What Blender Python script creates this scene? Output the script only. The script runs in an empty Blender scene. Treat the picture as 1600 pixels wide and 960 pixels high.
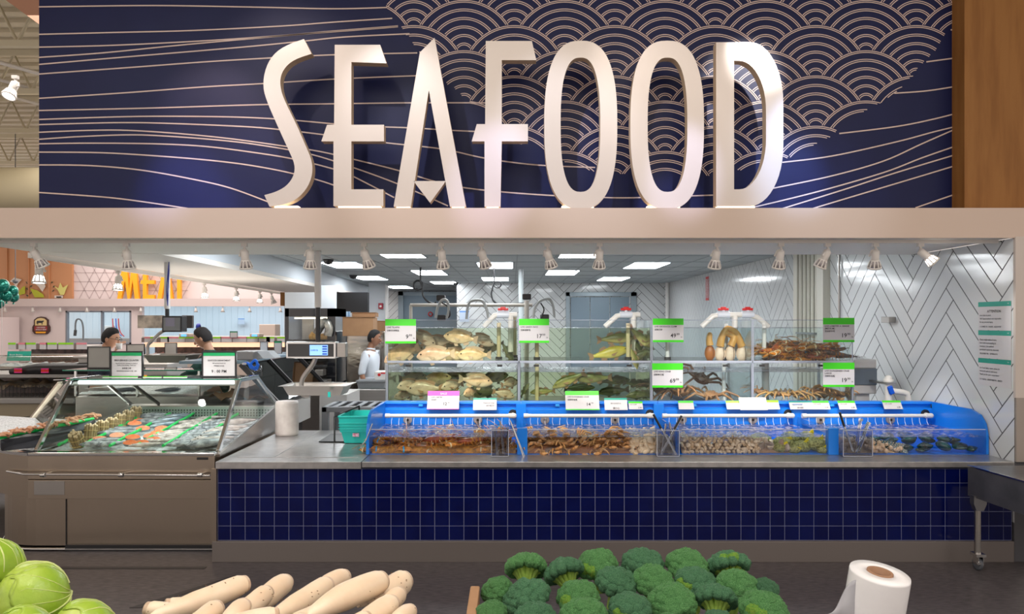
import bpy, math, random
from mathutils import Vector, Matrix, noise
random.seed(7)
C = bpy.context.scene.collection
SC = bpy.context.scene
PI = math.pi
# ---------------------------------------------------------------- camera
F = 1150.0; EYE = 1.85
cd = bpy.data.cameras.new('camera'); cam = bpy.data.objects.new('camera', cd); C.objects.link(cam)
cam.location = (0, 0, EYE); cam.rotation_euler = (PI/2, 0, 0)
cd.sensor_width = 36; cd.lens = 36*F/1600; cd.shift_y = 23/1600; cd.clip_end = 200; cd.clip_start = 0.05
SC.camera = cam
SC.cycles.transparent_max_bounces = 32
SC.view_settings.view_transform = 'Standard'; SC.view_settings.look = 'None'
SC.view_settings.exposure = 0.0; SC.view_settings.gamma = 1; SC.view_settings.use_curve_mapping = False
# ---------------------------------------------------------------- world and lights
w = bpy.data.worlds.new('store_air'); SC.world = w; w.use_nodes = True
w.node_tree.nodes['Background'].inputs[0].default_value = (1.0, 0.88, 0.80, 1)
w.node_tree.nodes['Background'].inputs[1].default_value = 1.0
def area(name, loc, size, energy, col, target=None, rot=None, spread=180):
    l = bpy.data.lights.new(name, 'AREA'); l.shape = 'RECTANGLE'; l.size, l.size_y = size; l.energy = energy; l.color = col
    l.spread = math.radians(spread)
    o = bpy.data.objects.new(name, l); C.objects.link(o); o.location = loc
    if target is not None: o.rotation_euler = (Vector(target)-Vector(loc)).to_track_quat('-Z', 'Y').to_euler()
    elif rot: o.rotation_euler = rot
    return o
def spot(name, loc, target, energy, col=(1, .95, .88), ang=40, blend=.6, rad=.03):
    l = bpy.data.lights.new(name, 'SPOT'); l.energy = energy; l.color = col; l.spot_size = math.radians(ang); l.spot_blend = blend
    l.shadow_soft_size = rad
    o = bpy.data.objects.new(name, l); C.objects.link(o); o.location = loc
    o.rotation_euler = (Vector(target)-Vector(loc)).to_track_quat('-Z', 'Y').to_euler()
    return o
area('store_lamp', (-1.5, 1.2, 5.6), (6, 3), 130, (1, .93, .84))
area('store_lamp', (3.0, 0.5, 5.6), (4, 3), 75, (1, .92, .82))
area('store_lamp', (-7.5, 14, 5.6), (4, 12), 600, (1, .93, .88))
area('store_lamp', (-10, 22, 4.6), (8, 5), 420, (1, .9, .86))
# sign spots on the store track above the aisle: (target x, target z, energy, colour)
for tx, tz, sx, e, col, ang in [(2.02, 4.02, 2.7, 700, (1, .97, .95), 15), (.5, 3.2, -.6, 300, (.80, .85, 1), 26), (2.3, 3.2, 2.9, 800, (.40, .58, 1), 17), (-2.75, 3.12, -3.0, 480, (.42, .5, 1), 17), (-.15, 2.95, .4, 420, (.6, .6, 1), 15), (1.35, 3.0, 1.6, 500, (.6, .65, 1), 13), (-2.55, 3.6, -3.4, 160, (1, .75, .8), 24),
                       (-.75, 3.2, -1.6, 210, (.93, .93, 1), 30), (-2.05, 3.0, -1.7, 150, (.85, .88, 1), 30),
                       (2.3, 3.1, 1.6, 170, (.7, .82, 1), 26), (1.2, 3.6, .6, 90, (1, .9, .84), 30),
                       (-1.9, 3.9, -2.6, 70, (1, .85, .82), 34)]:
    spot('sign_spot', (sx, 3.6, 5.3), (tx, 5.75, tz), e*1.2, col, ang, .8, .04)
# ---------------------------------------------------------------- helpers
def P(px, py, Y):                       # a point at depth Y that the photo shows at (px, py)
    return Vector(((px-800)*Y/F, Y, EYE-(py-503)*Y/F))
def PX(px, Y): return (px-800)*Y/F
def PZ(py, Y): return EYE-(py-503)*Y/F
MATS = {}
def mat(name, col=(.5, .5, .5), rough=.5, metal=0.0, noise_=None, bump=None, emis=None, spec=None, coat=0, grad=None, aniso=0, sss=0, trans=0):
    """noise_=(scale, other colour, amount[, stretch]); bump=(scale, strength[, stretch]); grad=(axis, lo, hi, colour) on object coords"""
    m = bpy.data.materials.new(name); m.use_nodes = True; nt = m.node_tree; b = nt.nodes['Principled BSDF']
    b.inputs['Base Color'].default_value = (*col, 1); b.inputs['Roughness'].default_value = rough; b.inputs['Metallic'].default_value = metal
    if spec is not None: b.inputs['Specular IOR Level'].default_value = spec
    if coat: b.inputs['Coat Weight'].default_value = coat; b.inputs['Coat Roughness'].default_value = .08
    if sss: b.inputs['Subsurface Weight'].default_value = sss; b.inputs['Subsurface Radius'].default_value = (.02, .01, .006)
    if aniso:
        b.inputs['Anisotropic'].default_value = aniso; tg = nt.nodes.new('ShaderNodeTangent'); tg.direction_type = 'RADIAL'; tg.axis = 'Z'; nt.links.new(tg.outputs[0], b.inputs['Tangent'])
    if trans: b.inputs['Transmission Weight'].default_value = trans
    if emis: b.inputs['Emission Color'].default_value = (*emis[0], 1); b.inputs['Emission Strength'].default_value = emis[1]
    tc = None
    def coord(st):
        nonlocal tc
        if tc is None: tc = nt.nodes.new('ShaderNodeTexCoord')
        if st:
            mp = nt.nodes.new('ShaderNodeMapping'); mp.inputs['Scale'].default_value = st; nt.links.new(tc.outputs['Object'], mp.inputs[0]); return mp.outputs[0]
        return tc.outputs['Object']
    last = None
    if noise_:
        n = nt.nodes.new('ShaderNodeTexNoise'); n.inputs['Scale'].default_value = noise_[0]; n.inputs['Detail'].default_value = 5
        nt.links.new(coord(noise_[3] if len(noise_) > 3 else None), n.inputs['Vector'])
        r = nt.nodes.new('ShaderNodeValToRGB'); r.color_ramp.elements[0].position = .38; r.color_ramp.elements[1].position = .65
        a = noise_[2]; r.color_ramp.elements[0].color = (*col, 1)
        r.color_ramp.elements[1].color = (*[col[i]*(1-a)+noise_[1][i]*a for i in range(3)], 1)
        nt.links.new(n.outputs['Fac'], r.inputs[0]); last = r.outputs[0]
    if grad:
        ax, lo, hi, gc = grad
        sp = nt.nodes.new('ShaderNodeSeparateXYZ'); nt.links.new(coord(None), sp.inputs[0])
        mr = nt.nodes.new('ShaderNodeMapRange'); mr.inputs['From Min'].default_value = lo; mr.inputs['From Max'].default_value = hi
        nt.links.new(sp.outputs['XYZ'.index(ax)], mr.inputs['Value'])
        mx = nt.nodes.new('ShaderNodeMix'); mx.data_type = 'RGBA'; nt.links.new(mr.outputs[0], mx.inputs[0])
        if last: nt.links.new(last, mx.inputs[6])
        else: mx.inputs[6].default_value = (*col, 1)
        mx.inputs[7].default_value = (*gc, 1); last = mx.outputs[2]
    if last: nt.links.new(last, b.inputs['Base Color'])
    if bump:
        n = nt.nodes.new('ShaderNodeTexNoise'); n.inputs['Scale'].default_value = bump[0]; n.inputs['Detail'].default_value = 4
        nt.links.new(coord(bump[2] if len(bump) > 2 else None), n.inputs['Vector'])
        bp = nt.nodes.new('ShaderNodeBump'); bp.inputs['Strength'].default_value = bump[1]; bp.inputs['Distance'].default_value = .01
        nt.links.new(n.outputs['Fac'], bp.inputs['Height']); nt.links.new(bp.outputs[0], b.inputs['Normal'])
    MATS[name] = m; return m
def glassy(name, tint=(1, 1, 1), ior=1.45, rough=.0, refl=1.0, bump=None, foam=None):
    m = bpy.data.materials.new(name); m.use_nodes = True; nt = m.node_tree; nt.nodes.clear()
    out = nt.nodes.new('ShaderNodeOutputMaterial'); mx = nt.nodes.new('ShaderNodeMixShader')
    t = nt.nodes.new('ShaderNodeBsdfTransparent'); t.inputs[0].default_value = (*tint, 1)
    g = nt.nodes.new('ShaderNodeBsdfGlossy'); g.inputs['Roughness'].default_value = rough
    # Schlick reflectance that is the same from both sides of a thin pane
    ge = nt.nodes.new('ShaderNodeNewGeometry'); vd = nt.nodes.new('ShaderNodeVectorMath'); vd.operation = 'DOT_PRODUCT'
    nt.links.new(ge.outputs['Incoming'], vd.inputs[0]); nt.links.new(ge.outputs['Normal'], vd.inputs[1]); fr = vd
    def math_(op, a, b=None):
        n = nt.nodes.new('ShaderNodeMath'); n.operation = op
        for i, q in enumerate((a, b)):
            if q is None: continue
            if isinstance(q, (int, float)): n.inputs[i].default_value = q
            else: nt.links.new(q, n.inputs[i])
        return n.outputs[0]
    f0 = ((ior-1)/(ior+1))**2
    k = math_('POWER', math_('SUBTRACT', 1.0, math_('ABSOLUTE', vd.outputs['Value'])), 5.0)
    nt.links.new(math_('MULTIPLY', math_('ADD', math_('MULTIPLY', k, 1-f0), f0), refl), mx.inputs[0])
    nt.links.new(t.outputs[0], mx.inputs[1]); nt.links.new(g.outputs[0], mx.inputs[2]); last = mx.outputs[0]
    tc = nt.nodes.new('ShaderNodeTexCoord')
    if bump:
        n = nt.nodes.new('ShaderNodeTexNoise'); n.inputs['Scale'].default_value = bump[0]; n.inputs['Detail'].default_value = 3; nt.links.new(tc.outputs['Object'], n.inputs[0])
        bp = nt.nodes.new('ShaderNodeBump'); bp.inputs['Strength'].default_value = bump[1]; bp.inputs['Distance'].default_value = .02
        nt.links.new(n.outputs['Fac'], bp.inputs['Height']); nt.links.new(bp.outputs[0], g.inputs['Normal']); nt.links.new(bp.outputs[0], fr.inputs[1])
    if foam:
        n = nt.nodes.new('ShaderNodeTexNoise'); n.inputs['Scale'].default_value = foam[0]; n.inputs['Detail'].default_value = 6; nt.links.new(tc.outputs['Object'], n.inputs[0])
        r = nt.nodes.new('ShaderNodeValToRGB'); r.color_ramp.elements[0].position = foam[1]; r.color_ramp.elements[1].position = foam[1]+.2
        r.color_ramp.elements[1].color = (foam[3],)*3+(1,)
        nt.links.new(n.outputs['Fac'], r.inputs[0])
        d = nt.nodes.new('ShaderNodeBsdfDiffuse'); d.inputs[0].default_value = (*foam[2], 1)
        m2 = nt.nodes.new('ShaderNodeMixShader'); nt.links.new(r.outputs[0], m2.inputs[0]); nt.links.new(last, m2.inputs[1]); nt.links.new(d.outputs[0], m2.inputs[2]); last = m2.outputs[0]
    nt.links.new(last, out.inputs[0]); MATS[name] = m; return m
def emit(name, col, s):
    return mat(name, col, .5, emis=(col, s))
class MB:
    def __init__(s): s.v = []; s.f = []; s.m = []; s.s = []
    def add(s, vs, fs, m=0, smooth=False):
        o = len(s.v); s.v += [tuple(v) for v in vs]
        for f in fs: s.f.append(tuple(o+i for i in f)); s.m.append(m); s.s.append(smooth)
        return s
    def box(s, x0, x1, y0, y1, z0, z1, m=0):
        vs = [(x, y, z) for x in (x0, x1) for y in (y0, y1) for z in (z0, z1)]
        return s.add(vs, [(0, 1, 3, 2), (4, 6, 7, 5), (0, 4, 5, 1), (2, 3, 7, 6), (0, 2, 6, 4), (1, 5, 7, 3)], m)
    def obox(s, c, size, R=None, m=0):
        R = R or Matrix.Identity(3); c = Vector(c); h = [k/2 for k in size]
        vs = [c+R@Vector((x, y, z)) for x in (-h[0], h[0]) for y in (-h[1], h[1]) for z in (-h[2], h[2])]
        return s.add(vs, [(0, 1, 3, 2), (4, 6, 7, 5), (0, 4, 5, 1), (2, 3, 7, 6), (0, 2, 6, 4), (1, 5, 7, 3)], m)
    def prism(s, pts, ext, m=0, smooth=False, mside=None):
        n = len(pts); ext = Vector(ext); a = [Vector(p) for p in pts]; b = [p+ext for p in a]
        s.add(a+b, [tuple(range(n-1, -1, -1)), tuple(range(n, 2*n))], m)
        return s.add(a+b, [(i, (i+1) % n, n+(i+1) % n, n+i) for i in range(n)], m if mside is None else mside, smooth)
    def poly(s, pts, m=0): return s.add(pts, [tuple(range(len(pts)))], m)
    def ring(s, outer, inner, ext, m=0, mside=None):
        n = len(outer); e = Vector(ext)
        A = [Vector(p) for p in outer]; B = [Vector(p) for p in inner]; vs = A+B+[p+e for p in A]+[p+e for p in B]
        fs = []; fd = []
        for i in range(n):
            j = (i+1) % n
            fs += [(i, n+i, n+j, j), (2*n+i, 2*n+j, 3*n+j, 3*n+i)]; fd += [(i, j, 2*n+j, 2*n+i), (n+i, 3*n+i, 3*n+j, n+j)]
        o = len(s.v); s.add(vs, fs, m); return s.add(vs, fd, m if mside is None else mside, True)
    def tube(s, pts, r, n=8, m=0, cap=True, smooth=True):
        pts = [Vector(p) for p in pts]; k = len(pts); rr = r if isinstance(r, (list, tuple)) else [r]*k
        vs = []; up = None
        for i, p in enumerate(pts):
            t = (pts[min(i+1, k-1)]-pts[max(i-1, 0)])
            if t.length < 1e-9: t = Vector((0, 0, 1))
            t.normalize()
            if up is None: up = t.orthogonal().normalized()
            up = (up-t*up.dot(t))
            if up.length < 1e-6: up = t.orthogonal()
            up.normalize(); w_ = t.cross(up)
            for j in range(n):
                a = 2*PI*j/n; vs.append(p+(up*math.cos(a)+w_*math.sin(a))*rr[i])
        fs = [(i*n+j, i*n+(j+1) % n, (i+1)*n+(j+1) % n, (i+1)*n+j) for i in range(k-1) for j in range(n)]
        s.add(vs, fs, m, smooth)
        if cap: s.add(vs[:n], [tuple(range(n-1, -1, -1))], m); s.add(vs[-n:], [tuple(range(n))], m)
        return s
    def lathe(s, prof, c=(0, 0, 0), n=20, R=None, m=0, smooth=True):
        R = R or Matrix.Identity(3); c = Vector(c); vs = []
        for r, z in prof:
            for j in range(n):
                a = 2*PI*j/n; vs.append(c+R@Vector((r*math.cos(a), r*math.sin(a), z)))
        k = len(prof); fs = [(i*n+j, i*n+(j+1) % n, (i+1)*n+(j+1) % n, (i+1)*n+j) for i in range(k-1) for j in range(n)]
        return s.add(vs, fs, m, smooth)
    def ell(s, c, r, nu=12, nv=8, R=None, m=0):
        if isinstance(r, (int, float)): r = (r, r, r)
        R = R or Matrix.Identity(3); c = Vector(c); vs = []
        for i in range(nv+1):
            t = PI*i/nv
            for j in range(nu):
                a = 2*PI*j/nu; vs.append(c+R@Vector((r[0]*math.sin(t)*math.cos(a), r[1]*math.sin(t)*math.sin(a), r[2]*math.cos(t))))
        fs = [(i*nu+j, (i+1)*nu+j, (i+1)*nu+(j+1) % nu, i*nu+(j+1) % nu) for i in range(nv) for j in range(nu)]
        return s.add(vs, fs, m, True)
    def loft(s, rings, m=0, smooth=True, cap=True, closed=True):
        n = len(rings[0]); vs = [p for r in rings for p in r]; e = n if closed else n-1
        fs = [(i*n+j, i*n+(j+1) % n, (i+1)*n+(j+1) % n, (i+1)*n+j) for i in range(len(rings)-1) for j in range(e)]
        s.add(vs, fs, m, smooth)
        if cap: s.add(rings[0], [tuple(range(n-1, -1, -1))], m); s.add(rings[-1], [tuple(range(n))], m)
        return s
    def grid(s, nx, ny, fn, m=0, smooth=True):
        vs = [fn(i/nx, j/ny) for i in range(nx+1) for j in range(ny+1)]
        fs = [(i*(ny+1)+j, (i+1)*(ny+1)+j, (i+1)*(ny+1)+j+1, i*(ny+1)+j+1) for i in range(nx) for j in range(ny)]
        return s.add(vs, fs, m, smooth)
    def text(s, string, size, o, x=(1, 0, 0), y=(0, 0, 1), m=0, align='LEFT', bold=0.0):
        cu = bpy.data.curves.new('t', 'FONT'); cu.body = string; cu.size = size; cu.align_x = align; cu.resolution_u = 2
        cu.offset = bold or size*.014
        ob = bpy.data.objects.new('t', cu); me = ob.to_mesh()
        o = Vector(o); x = Vector(x).normalized(); y = Vector(y).normalized()
        s.add([o+x*v.co.x+y*v.co.y for v in me.vertices], [tuple(p.vertices) for p in me.polygons], m)
        ob.to_mesh_clear(); bpy.data.objects.remove(ob); bpy.data.curves.remove(cu); return s
    def mesh(s, name, mats, off=(0, 0, 0)):
        me = bpy.data.meshes.new(name); off = Vector(off)
        me.from_pydata([Vector(v)-off for v in s.v], [], s.f)
        if not isinstance(mats, (list, tuple)): mats = [mats]
        for q in mats: me.materials.append(MATS[q] if isinstance(q, str) else q)
        me.polygons.foreach_set('material_index', s.m); me.polygons.foreach_set('use_smooth', s.s); me.update(); return me
def worldloc(o):
    l = Vector((0, 0, 0))
    while o: l = l+o.location; o = o.parent
    return l
def obj(name, mb, mats, parent=None, bevel=0, label=None, loc=None):
    off = worldloc(parent) if parent else Vector(loc or (0, 0, 0))
    me = mb.mesh(name, mats, off); o = bpy.data.objects.new(name, me); C.objects.link(o)
    if parent: o.parent = parent
    else: o.location = off
    if bevel:
        b = o.modifiers.new('bevel', 'BEVEL'); b.width = bevel; b.segments = 2; b.limit_method = 'ANGLE'; b.angle_limit = .7
    if label: o['label'] = label
    return o
def tag(o, label, cat, group=None):
    o['label'] = label; o['category'] = cat
    if group: o['group'] = group
    return o
def thing(name, label, cat, loc=(0, 0, 0), group=None, rz=0):
    o = bpy.data.objects.new(name, None); C.objects.link(o); o.location = loc; o.empty_display_size = .05; o.rotation_euler = (0, 0, rz)
    return tag(o, label, cat, group)
def solo(name, mb, mats, label, cat, group=None, bevel=0):
    xs = [v[0] for v in mb.v]; ys = [v[1] for v in mb.v]; zs = [v[2] for v in mb.v]
    o = obj(name, mb, mats, None, bevel, loc=((min(xs)+max(xs))/2, (min(ys)+max(ys))/2, min(zs)))
    return tag(o, label, cat, group)
def struct(name, mb, mats, bevel=0, parent=None):
    o = obj(name, mb, mats, parent, bevel); o['kind'] = 'structure'; return o
def copy_tree(src, loc, rot=(0, 0, 0), label=None, group=None, scale=None):
    r = src.copy(); C.objects.link(r); r.location = loc; r.rotation_euler = rot
    if scale: r.scale = (scale,)*3 if isinstance(scale, (int, float)) else scale
    if label: r['label'] = label
    if group: r['group'] = group
    for ch in src.children:
        c = ch.copy(); C.objects.link(c); c.parent = r
        for g in ch.children:
            d = g.copy(); C.objects.link(d); d.parent = c
    return r
def RX(a): return Matrix.Rotation(a, 3, 'X')
def RY(a): return Matrix.Rotation(a, 3, 'Y')
def RZ(a): return Matrix.Rotation(a, 3, 'Z')
def towards(d):                         # rotation that takes +Z to d
    return Vector(d).to_track_quat('Z', 'Y').to_matrix()
def smoothpath(pts, n=6):
    """Catmull-Rom through the points"""
    p = [Vector(q) for q in pts]; p = [p[0]]+p+[p[-1]]; out = []
    for i in range(1, len(p)-2):
        for k in range(n):
            t = k/n; a, b, c, d = p[i-1], p[i], p[i+1], p[i+2]
            out.append(.5*((2*b)+(c-a)*t+(2*a-5*b+4*c-d)*t*t+(3*b-a-3*c+d)*t**3))
    out.append(p[-2]); return out
# ---------------------------------------------------------------- materials
mat('header_paint', (.54, .425, .355), .55)
mat('soffit_paint', (.82, .77, .71), .6)
mat('prep_paint', (.60, .64, .68), .6)
mat('navy_print', (.006, .009, .052), .42, noise_=(3, (.008, .012, .064), .5), spec=.22)
mat('ivory_line', (.58, .45, .40), .5)
mat('letter_face', (.54, .48, .44), .32, metal=.35)
mat('letter_side', (.60, .46, .32), .45)
emit('halo_light', (1, .86, .66), 2.2)
mat('walnut_panel', (.27, .12, .032), .5, noise_=(14, (.20, .08, .018), .8, (1, 1, .12)), spec=.25)
mat('column_paint', (.52, .46, .42), .6)
mat('column_base', (.30, .26, .23), .6)
mat('white_tile', (.66, .68, .69), .10, coat=.3, bump=(1.2, .35))
mat('tile_grout', (.09, .09, .10), .8)
mat('blue_tile', (.001, .003, .052), .12, spec=.28, noise_=(5, (.002, .006, .075), .8), bump=(6, .12))
mat('blue_grout', (.20, .22, .38), .8, spec=.1)
mat('steel', (.46, .44, .42), .30, metal=1, noise_=(30, (.40, .38, .36), .5, (.1, 6, 6)), bump=(2.0, .10))
mat('steel_warm', (.56, .47, .38), .30, metal=1, aniso=.8, bump=(1.5, .9, (2, 2, .6)))
mat('steel_dark', (.20, .175, .165), .45, metal=.5)
mat('steel_top', (.50, .49, .49), .30, metal=.75, noise_=(14, (.34, .34, .35), .7), bump=(26, .06))
mat('chrome', (.7, .7, .7), .12, metal=1)
mat('dark_floor', (.058, .050, .053), .45, noise_=(42, (.125, .11, .115), .8, (.35, 1.4, 1)), bump=(55, .10, (1, 2.5, 1)))
mat('floor_line', (.035, .032, .035), .5)
mat('prep_floor', (.33, .31, .29), .5, noise_=(3, (.25, .23, .22), .6))
mat('ceiling_tile', (.36, .40, .42), .8)
mat('ceiling_grid', (.27, .30, .32), .8)
emit('panel_light', (.93, .97, 1), 15)
mat('white_plastic', (.72, .70, .68), .4)
mat('pvc', (.74, .72, .68), .35)
mat('pvc_old', (.62, .52, .34), .45)
mat('lamp_white', (.70, .66, .62), .4)
mat('black_plastic', (.015, .015, .017), .35)
mat('black_gloss', (.012, .013, .016), .08, coat=.5)
mat('grey_plastic', (.22, .23, .24), .5)
mat('tub_blue', (.005, .20, .78), .32, coat=.2)
mat('paper', (.60, .585, .60), .7, spec=.2)
mat('pink', (.85, .03, .35), .5)
mat('green_sign', (.05, .62, .01), .5)
mat('green_lime', (.28, .72, .01), .5)
mat('teal_sign', (.005, .30, .22), .5)
mat('leaf_sign', (.01, .36, .12), .5)
mat('ink', (.02, .02, .025), .6)
mat('ink_soft', (.12, .12, .13), .6)
mat('red', (.65, .01, .01), .4)
mat('cardboard', (.36, .20, .10), .8, noise_=(8, (.30, .16, .08), .6))
mat('teal_basket', (.01, .50, .44), .4)
emit('screen_blue', (.22, .42, .95), .9)
emit('screen_cyan', (.15, .5, .9), .9)
glassy('glass', (.985, .99, .988), 1.42)
glassy('glass_green', (.92, .965, .945), 1.45)
glassy('acrylic', (.93, .94, .97), 1.45)
mat('acrylic_edge', (.52, .55, .64), .25)
glassy('tank_wall', (.975, .985, .985), 1.3)
glassy('water_green', (.90, .945, .83), 1.2, bump=(4, .1))
glassy('water_clear', (.91, .955, .955), 1.2, bump=(4, .1))
glassy('water_top', (.75, .82, .85), 1.33, rough=.03, bump=(22, .5), foam=(30, .45, (.55, .55, .62), .6))
glassy('pool_top', (.75, .86, .95), 1.33, rough=.06, bump=(18, .55), foam=(26, .46, (.50, .48, .58), .6))
# ================================================================ large structure
YC = 5.66                                  # plane of the counter front and the header face
XR = 3.87                                  # tiled side wall
def herring(x0, x1, z0, z1, put, W=.152, n=6, gap=.010, ox=0, oz=0):
    """big plank tiles laid as herringbone inside a rectangle; put(list of (u, v)) stores one clipped tile"""
    s = math.sqrt(.5); k0 = 130
    def clip(poly, a, b, c):
        out = []
        for i in range(len(poly)):
            p, q = poly[i-1], poly[i]; dp = a*p[0]+b*p[1]-c; dq = a*q[0]+b*q[1]-c
            if (dp < 0) != (dq < 0):
                t = dp/(dp-dq); out.append((p[0]+(q[0]-p[0])*t, p[1]+(q[1]-p[1])*t))
            if dq >= 0: out.append(q)
        return out
    for k in range(-k0, k0+1):
        for m_ in range(-k0//n-2, k0//n+3):
            for (a, b, w_, h_) in ((k+n*m_, k-n*m_, n, 1), (k+n*m_, k+1-n*m_, 1, n)):
                g = gap/W/2
                q = [(a+g, b+g), (a+w_-g, b+g), (a+w_-g, b+h_-g), (a+g, b+h_-g)]
                q = [(((u-v)*s)*W+ox, ((u+v)*s)*W+oz) for u, v in q]
                if max(p[0] for p in q) < x0 or min(p[0] for p in q) > x1 or max(p[1] for p in q) < z0 or min(p[1] for p in q) > z1: continue
                for (A, B, Cc) in ((1, 0, x0), (-1, 0, -x1), (0, 1, z0), (0, -1, -z1)):
                    if q: q = clip(q, A, B, Cc)
                if len(q) > 2: put(q)
def tile_slab(mb, pts, nrm, h=.0012, m=0):
    n = Vector(nrm); c = sum((Vector(p) for p in pts), Vector())/len(pts)
    top = [Vector(p)+(c-Vector(p)).normalized()*.0012+n*h for p in pts]; k = len(pts)
    mb.add(pts+top, [tuple(range(k, 2*k))]+[(i, (i+1) % k, k+(i+1) % k, k+i) for i in range(k)], m)
# floors
mb = MB().box(-16, 9, -3, 34, -.1, 0); struct('floor', mb, 'dark_floor')
mb = MB().box(-2.9, XR, 7.3, 24, 0, .004); struct('floor_prep', mb, 'prep_floor')
mb = MB(); mb.prism([(-2.02, 5.36, .001), (-1.96, 5.36, .001), (-2.40, 4.75, .001), (-2.47, 4.75, .001)], (0, 0, .002))
mb.prism([(-3.34, 5.02, .001), (-3.27, 5.05, .001), (-3.20, 5.02, .001), (-3.27, 4.99, .001)], (0, 0, .002)); 
mb.box(-6, -2.3, 5.50, 5.55, .001, .003)
struct('trim_floor', mb, 'floor_line')
# header band over the counter, its underside and the sloped-away second soffit on the left
ZB, ZT = 2.495, 2.726
mb = MB().box(-9, 3.86, YC, YC+.03, ZB, ZT); mb.box(3.86, 9, YC, YC+.03, ZB, ZT)
mb.box(-9, 9, YC+.03, 6.13, ZT-.02, ZT)
struct('trim_header', mb, 'header_paint')
mb = MB()
mb.prism([(-9, YC+.03, ZB+.003), (XR-.005, YC+.03, ZB+.003), (XR-.005, 7.06, ZB+.003), (-4.45, 7.06, ZB+.003), (-4.44, 6.4, ZB+.003), (-9, 6.4, ZB+.003)], (0, 0, .037))                                  # underside
mb.box(-3.4, XR-.005, 7.06, 7.10, ZB+.003, 3.05)                                    # back face
struct('ceiling_soffit', mb, 'soffit_paint')
mb = MB()
A0, A1 = Vector((-4.46, 6.8, 0)), Vector((-5.05, 17.6, 0)); B0, B1 = Vector((-3.36, 7.0, 0)), Vector((-3.92, 20.5, 0))
mb.add([A0+Vector((0, 0, ZB)), A1+Vector((0, 0, ZB)), B1+Vector((0, 0, ZB)), B0+Vector((0, 0, ZB)), A0+Vector((0, 0, ZB+.06)), A1+Vector((0, 0, ZB+.06)), B1+Vector((0, 0, ZB+.06)), B0+Vector((0, 0, ZB+.06))],
       [(0, 3, 2, 1), (4, 5, 6, 7), (0, 1, 5, 4), (2, 3, 7, 6), (1, 2, 6, 5), (3, 0, 4, 7)])
mb.prism([A0+Vector((0, 0, ZB+.06)), A1+Vector((0, 0, ZB+.06)), A1+Vector((.03, 0, ZB+.06)), A0+Vector((.03, 0, ZB+.06))], (0, 0, .25))
struct('ceiling_side_soffit', mb, 'soffit_paint')
mb = MB(); mb.prism([B0+Vector((0, 0, ZB+.061)), B1+Vector((0, 0, ZB+.061)), B1+Vector((-.03, 0, ZB+.061)), B0+Vector((-.03, 0, ZB+.061))], (0, 0, .60))
struct('wall_soffit_side', mb, 'prep_paint')
# mural wall
YM = 6.12
def M_(px, py): return Vector((PX(px, YM), YM, PZ(py, YM)))
mb = MB().box(PX(61, YM), PX(1507, YM), YM, YM+.15, ZT-.02, 5.4)
mural = struct('wall_mural', mb, 'navy_print')
pat = MB()
def strip(pts, w_, y=-.003):
    pts = [Vector((p[0], p[1], 0)) for p in pts]
    if len(pts) < 2: return
    L = []; 
    for i, p in enumerate(pts):
        t = (pts[min(i+1, len(pts)-1)]-pts[max(i-1, 0)])
        if t.length == 0: continue
        t.normalize(); nn = Vector((-t.y, t.x, 0))*w_/2; L.append((p+nn, p-nn))
    vs = []
    for a, b in L: vs += [M_(a.x, a.y)+Vector((0, y, 0)), M_(b.x, b.y)+Vector((0, y, 0))]
    pat.add(vs, [(2*i, 2*i+1, 2*i+3, 2*i+2) for i in range(len(L)-1)])
clipP = [(597, -300), (597, 0), (605, 14), (622, 40), (640, 62), (662, 95), (690, 125), (730, 158), (760, 180), (785, 222), (835, 228), (870, 250), (925, 268), (975, 274), (1060, 276), (1118, 275), (1150, 268), (1180, 262),
         (1232, 247), (1246, 244), (1262, 232), (1296, 216), (1322, 190), (1372, 164), (1405, 140), (1424, 122), (1440, 102), (1462, 80), (1482, 48), (1500, 20), (1507, 8), (1507, -300)]
def inside(x, y):
    c = False
    for i in range(len(clipP)):
        (x1, y1), (x2, y2) = clipP[i-1], clipP[i]
        if (y1 > y) != (y2 > y) and x < (x2-x1)*(y-y1)/(y2-y1)+x1: c = not c
    return c
SP, ROW, R0 = 157.0, 39.3, 78.6
def ctr(j, k): return (1353+SP*k+(SP/2 if j % 2 else 0), 3.6+R0+ROW*j)
for j in range(-9, 8):
    for k in range(-6, 3):
        cx, cy = ctr(j, k)
        low = [ctr(jj, kk) for jj in range(j+1, j+5) for kk in range(-7, 4)]
        low = [c for c in low if abs(c[0]-cx) < 165]
        for r in [R0+2.6, R0]+[13.3*q+d for q in range(1, 6) for d in (1.45, -1.45)]:
            run = []; N = max(10, int(r*.9))
            for i in range(N+1):
                a = PI*i/N; x = cx-r*math.cos(a); y = cy-r*math.sin(a)
                ok = inside(x, y) and 61 < x < 1506 and y > -190 and all((x-c[0])**2+(y-c[1])**2 > (R0+2.4)**2 for c in low)
                if ok: run.append((x, y))
                else: strip(run, 1.35); run = []
            strip(run, 1.35)
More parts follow.
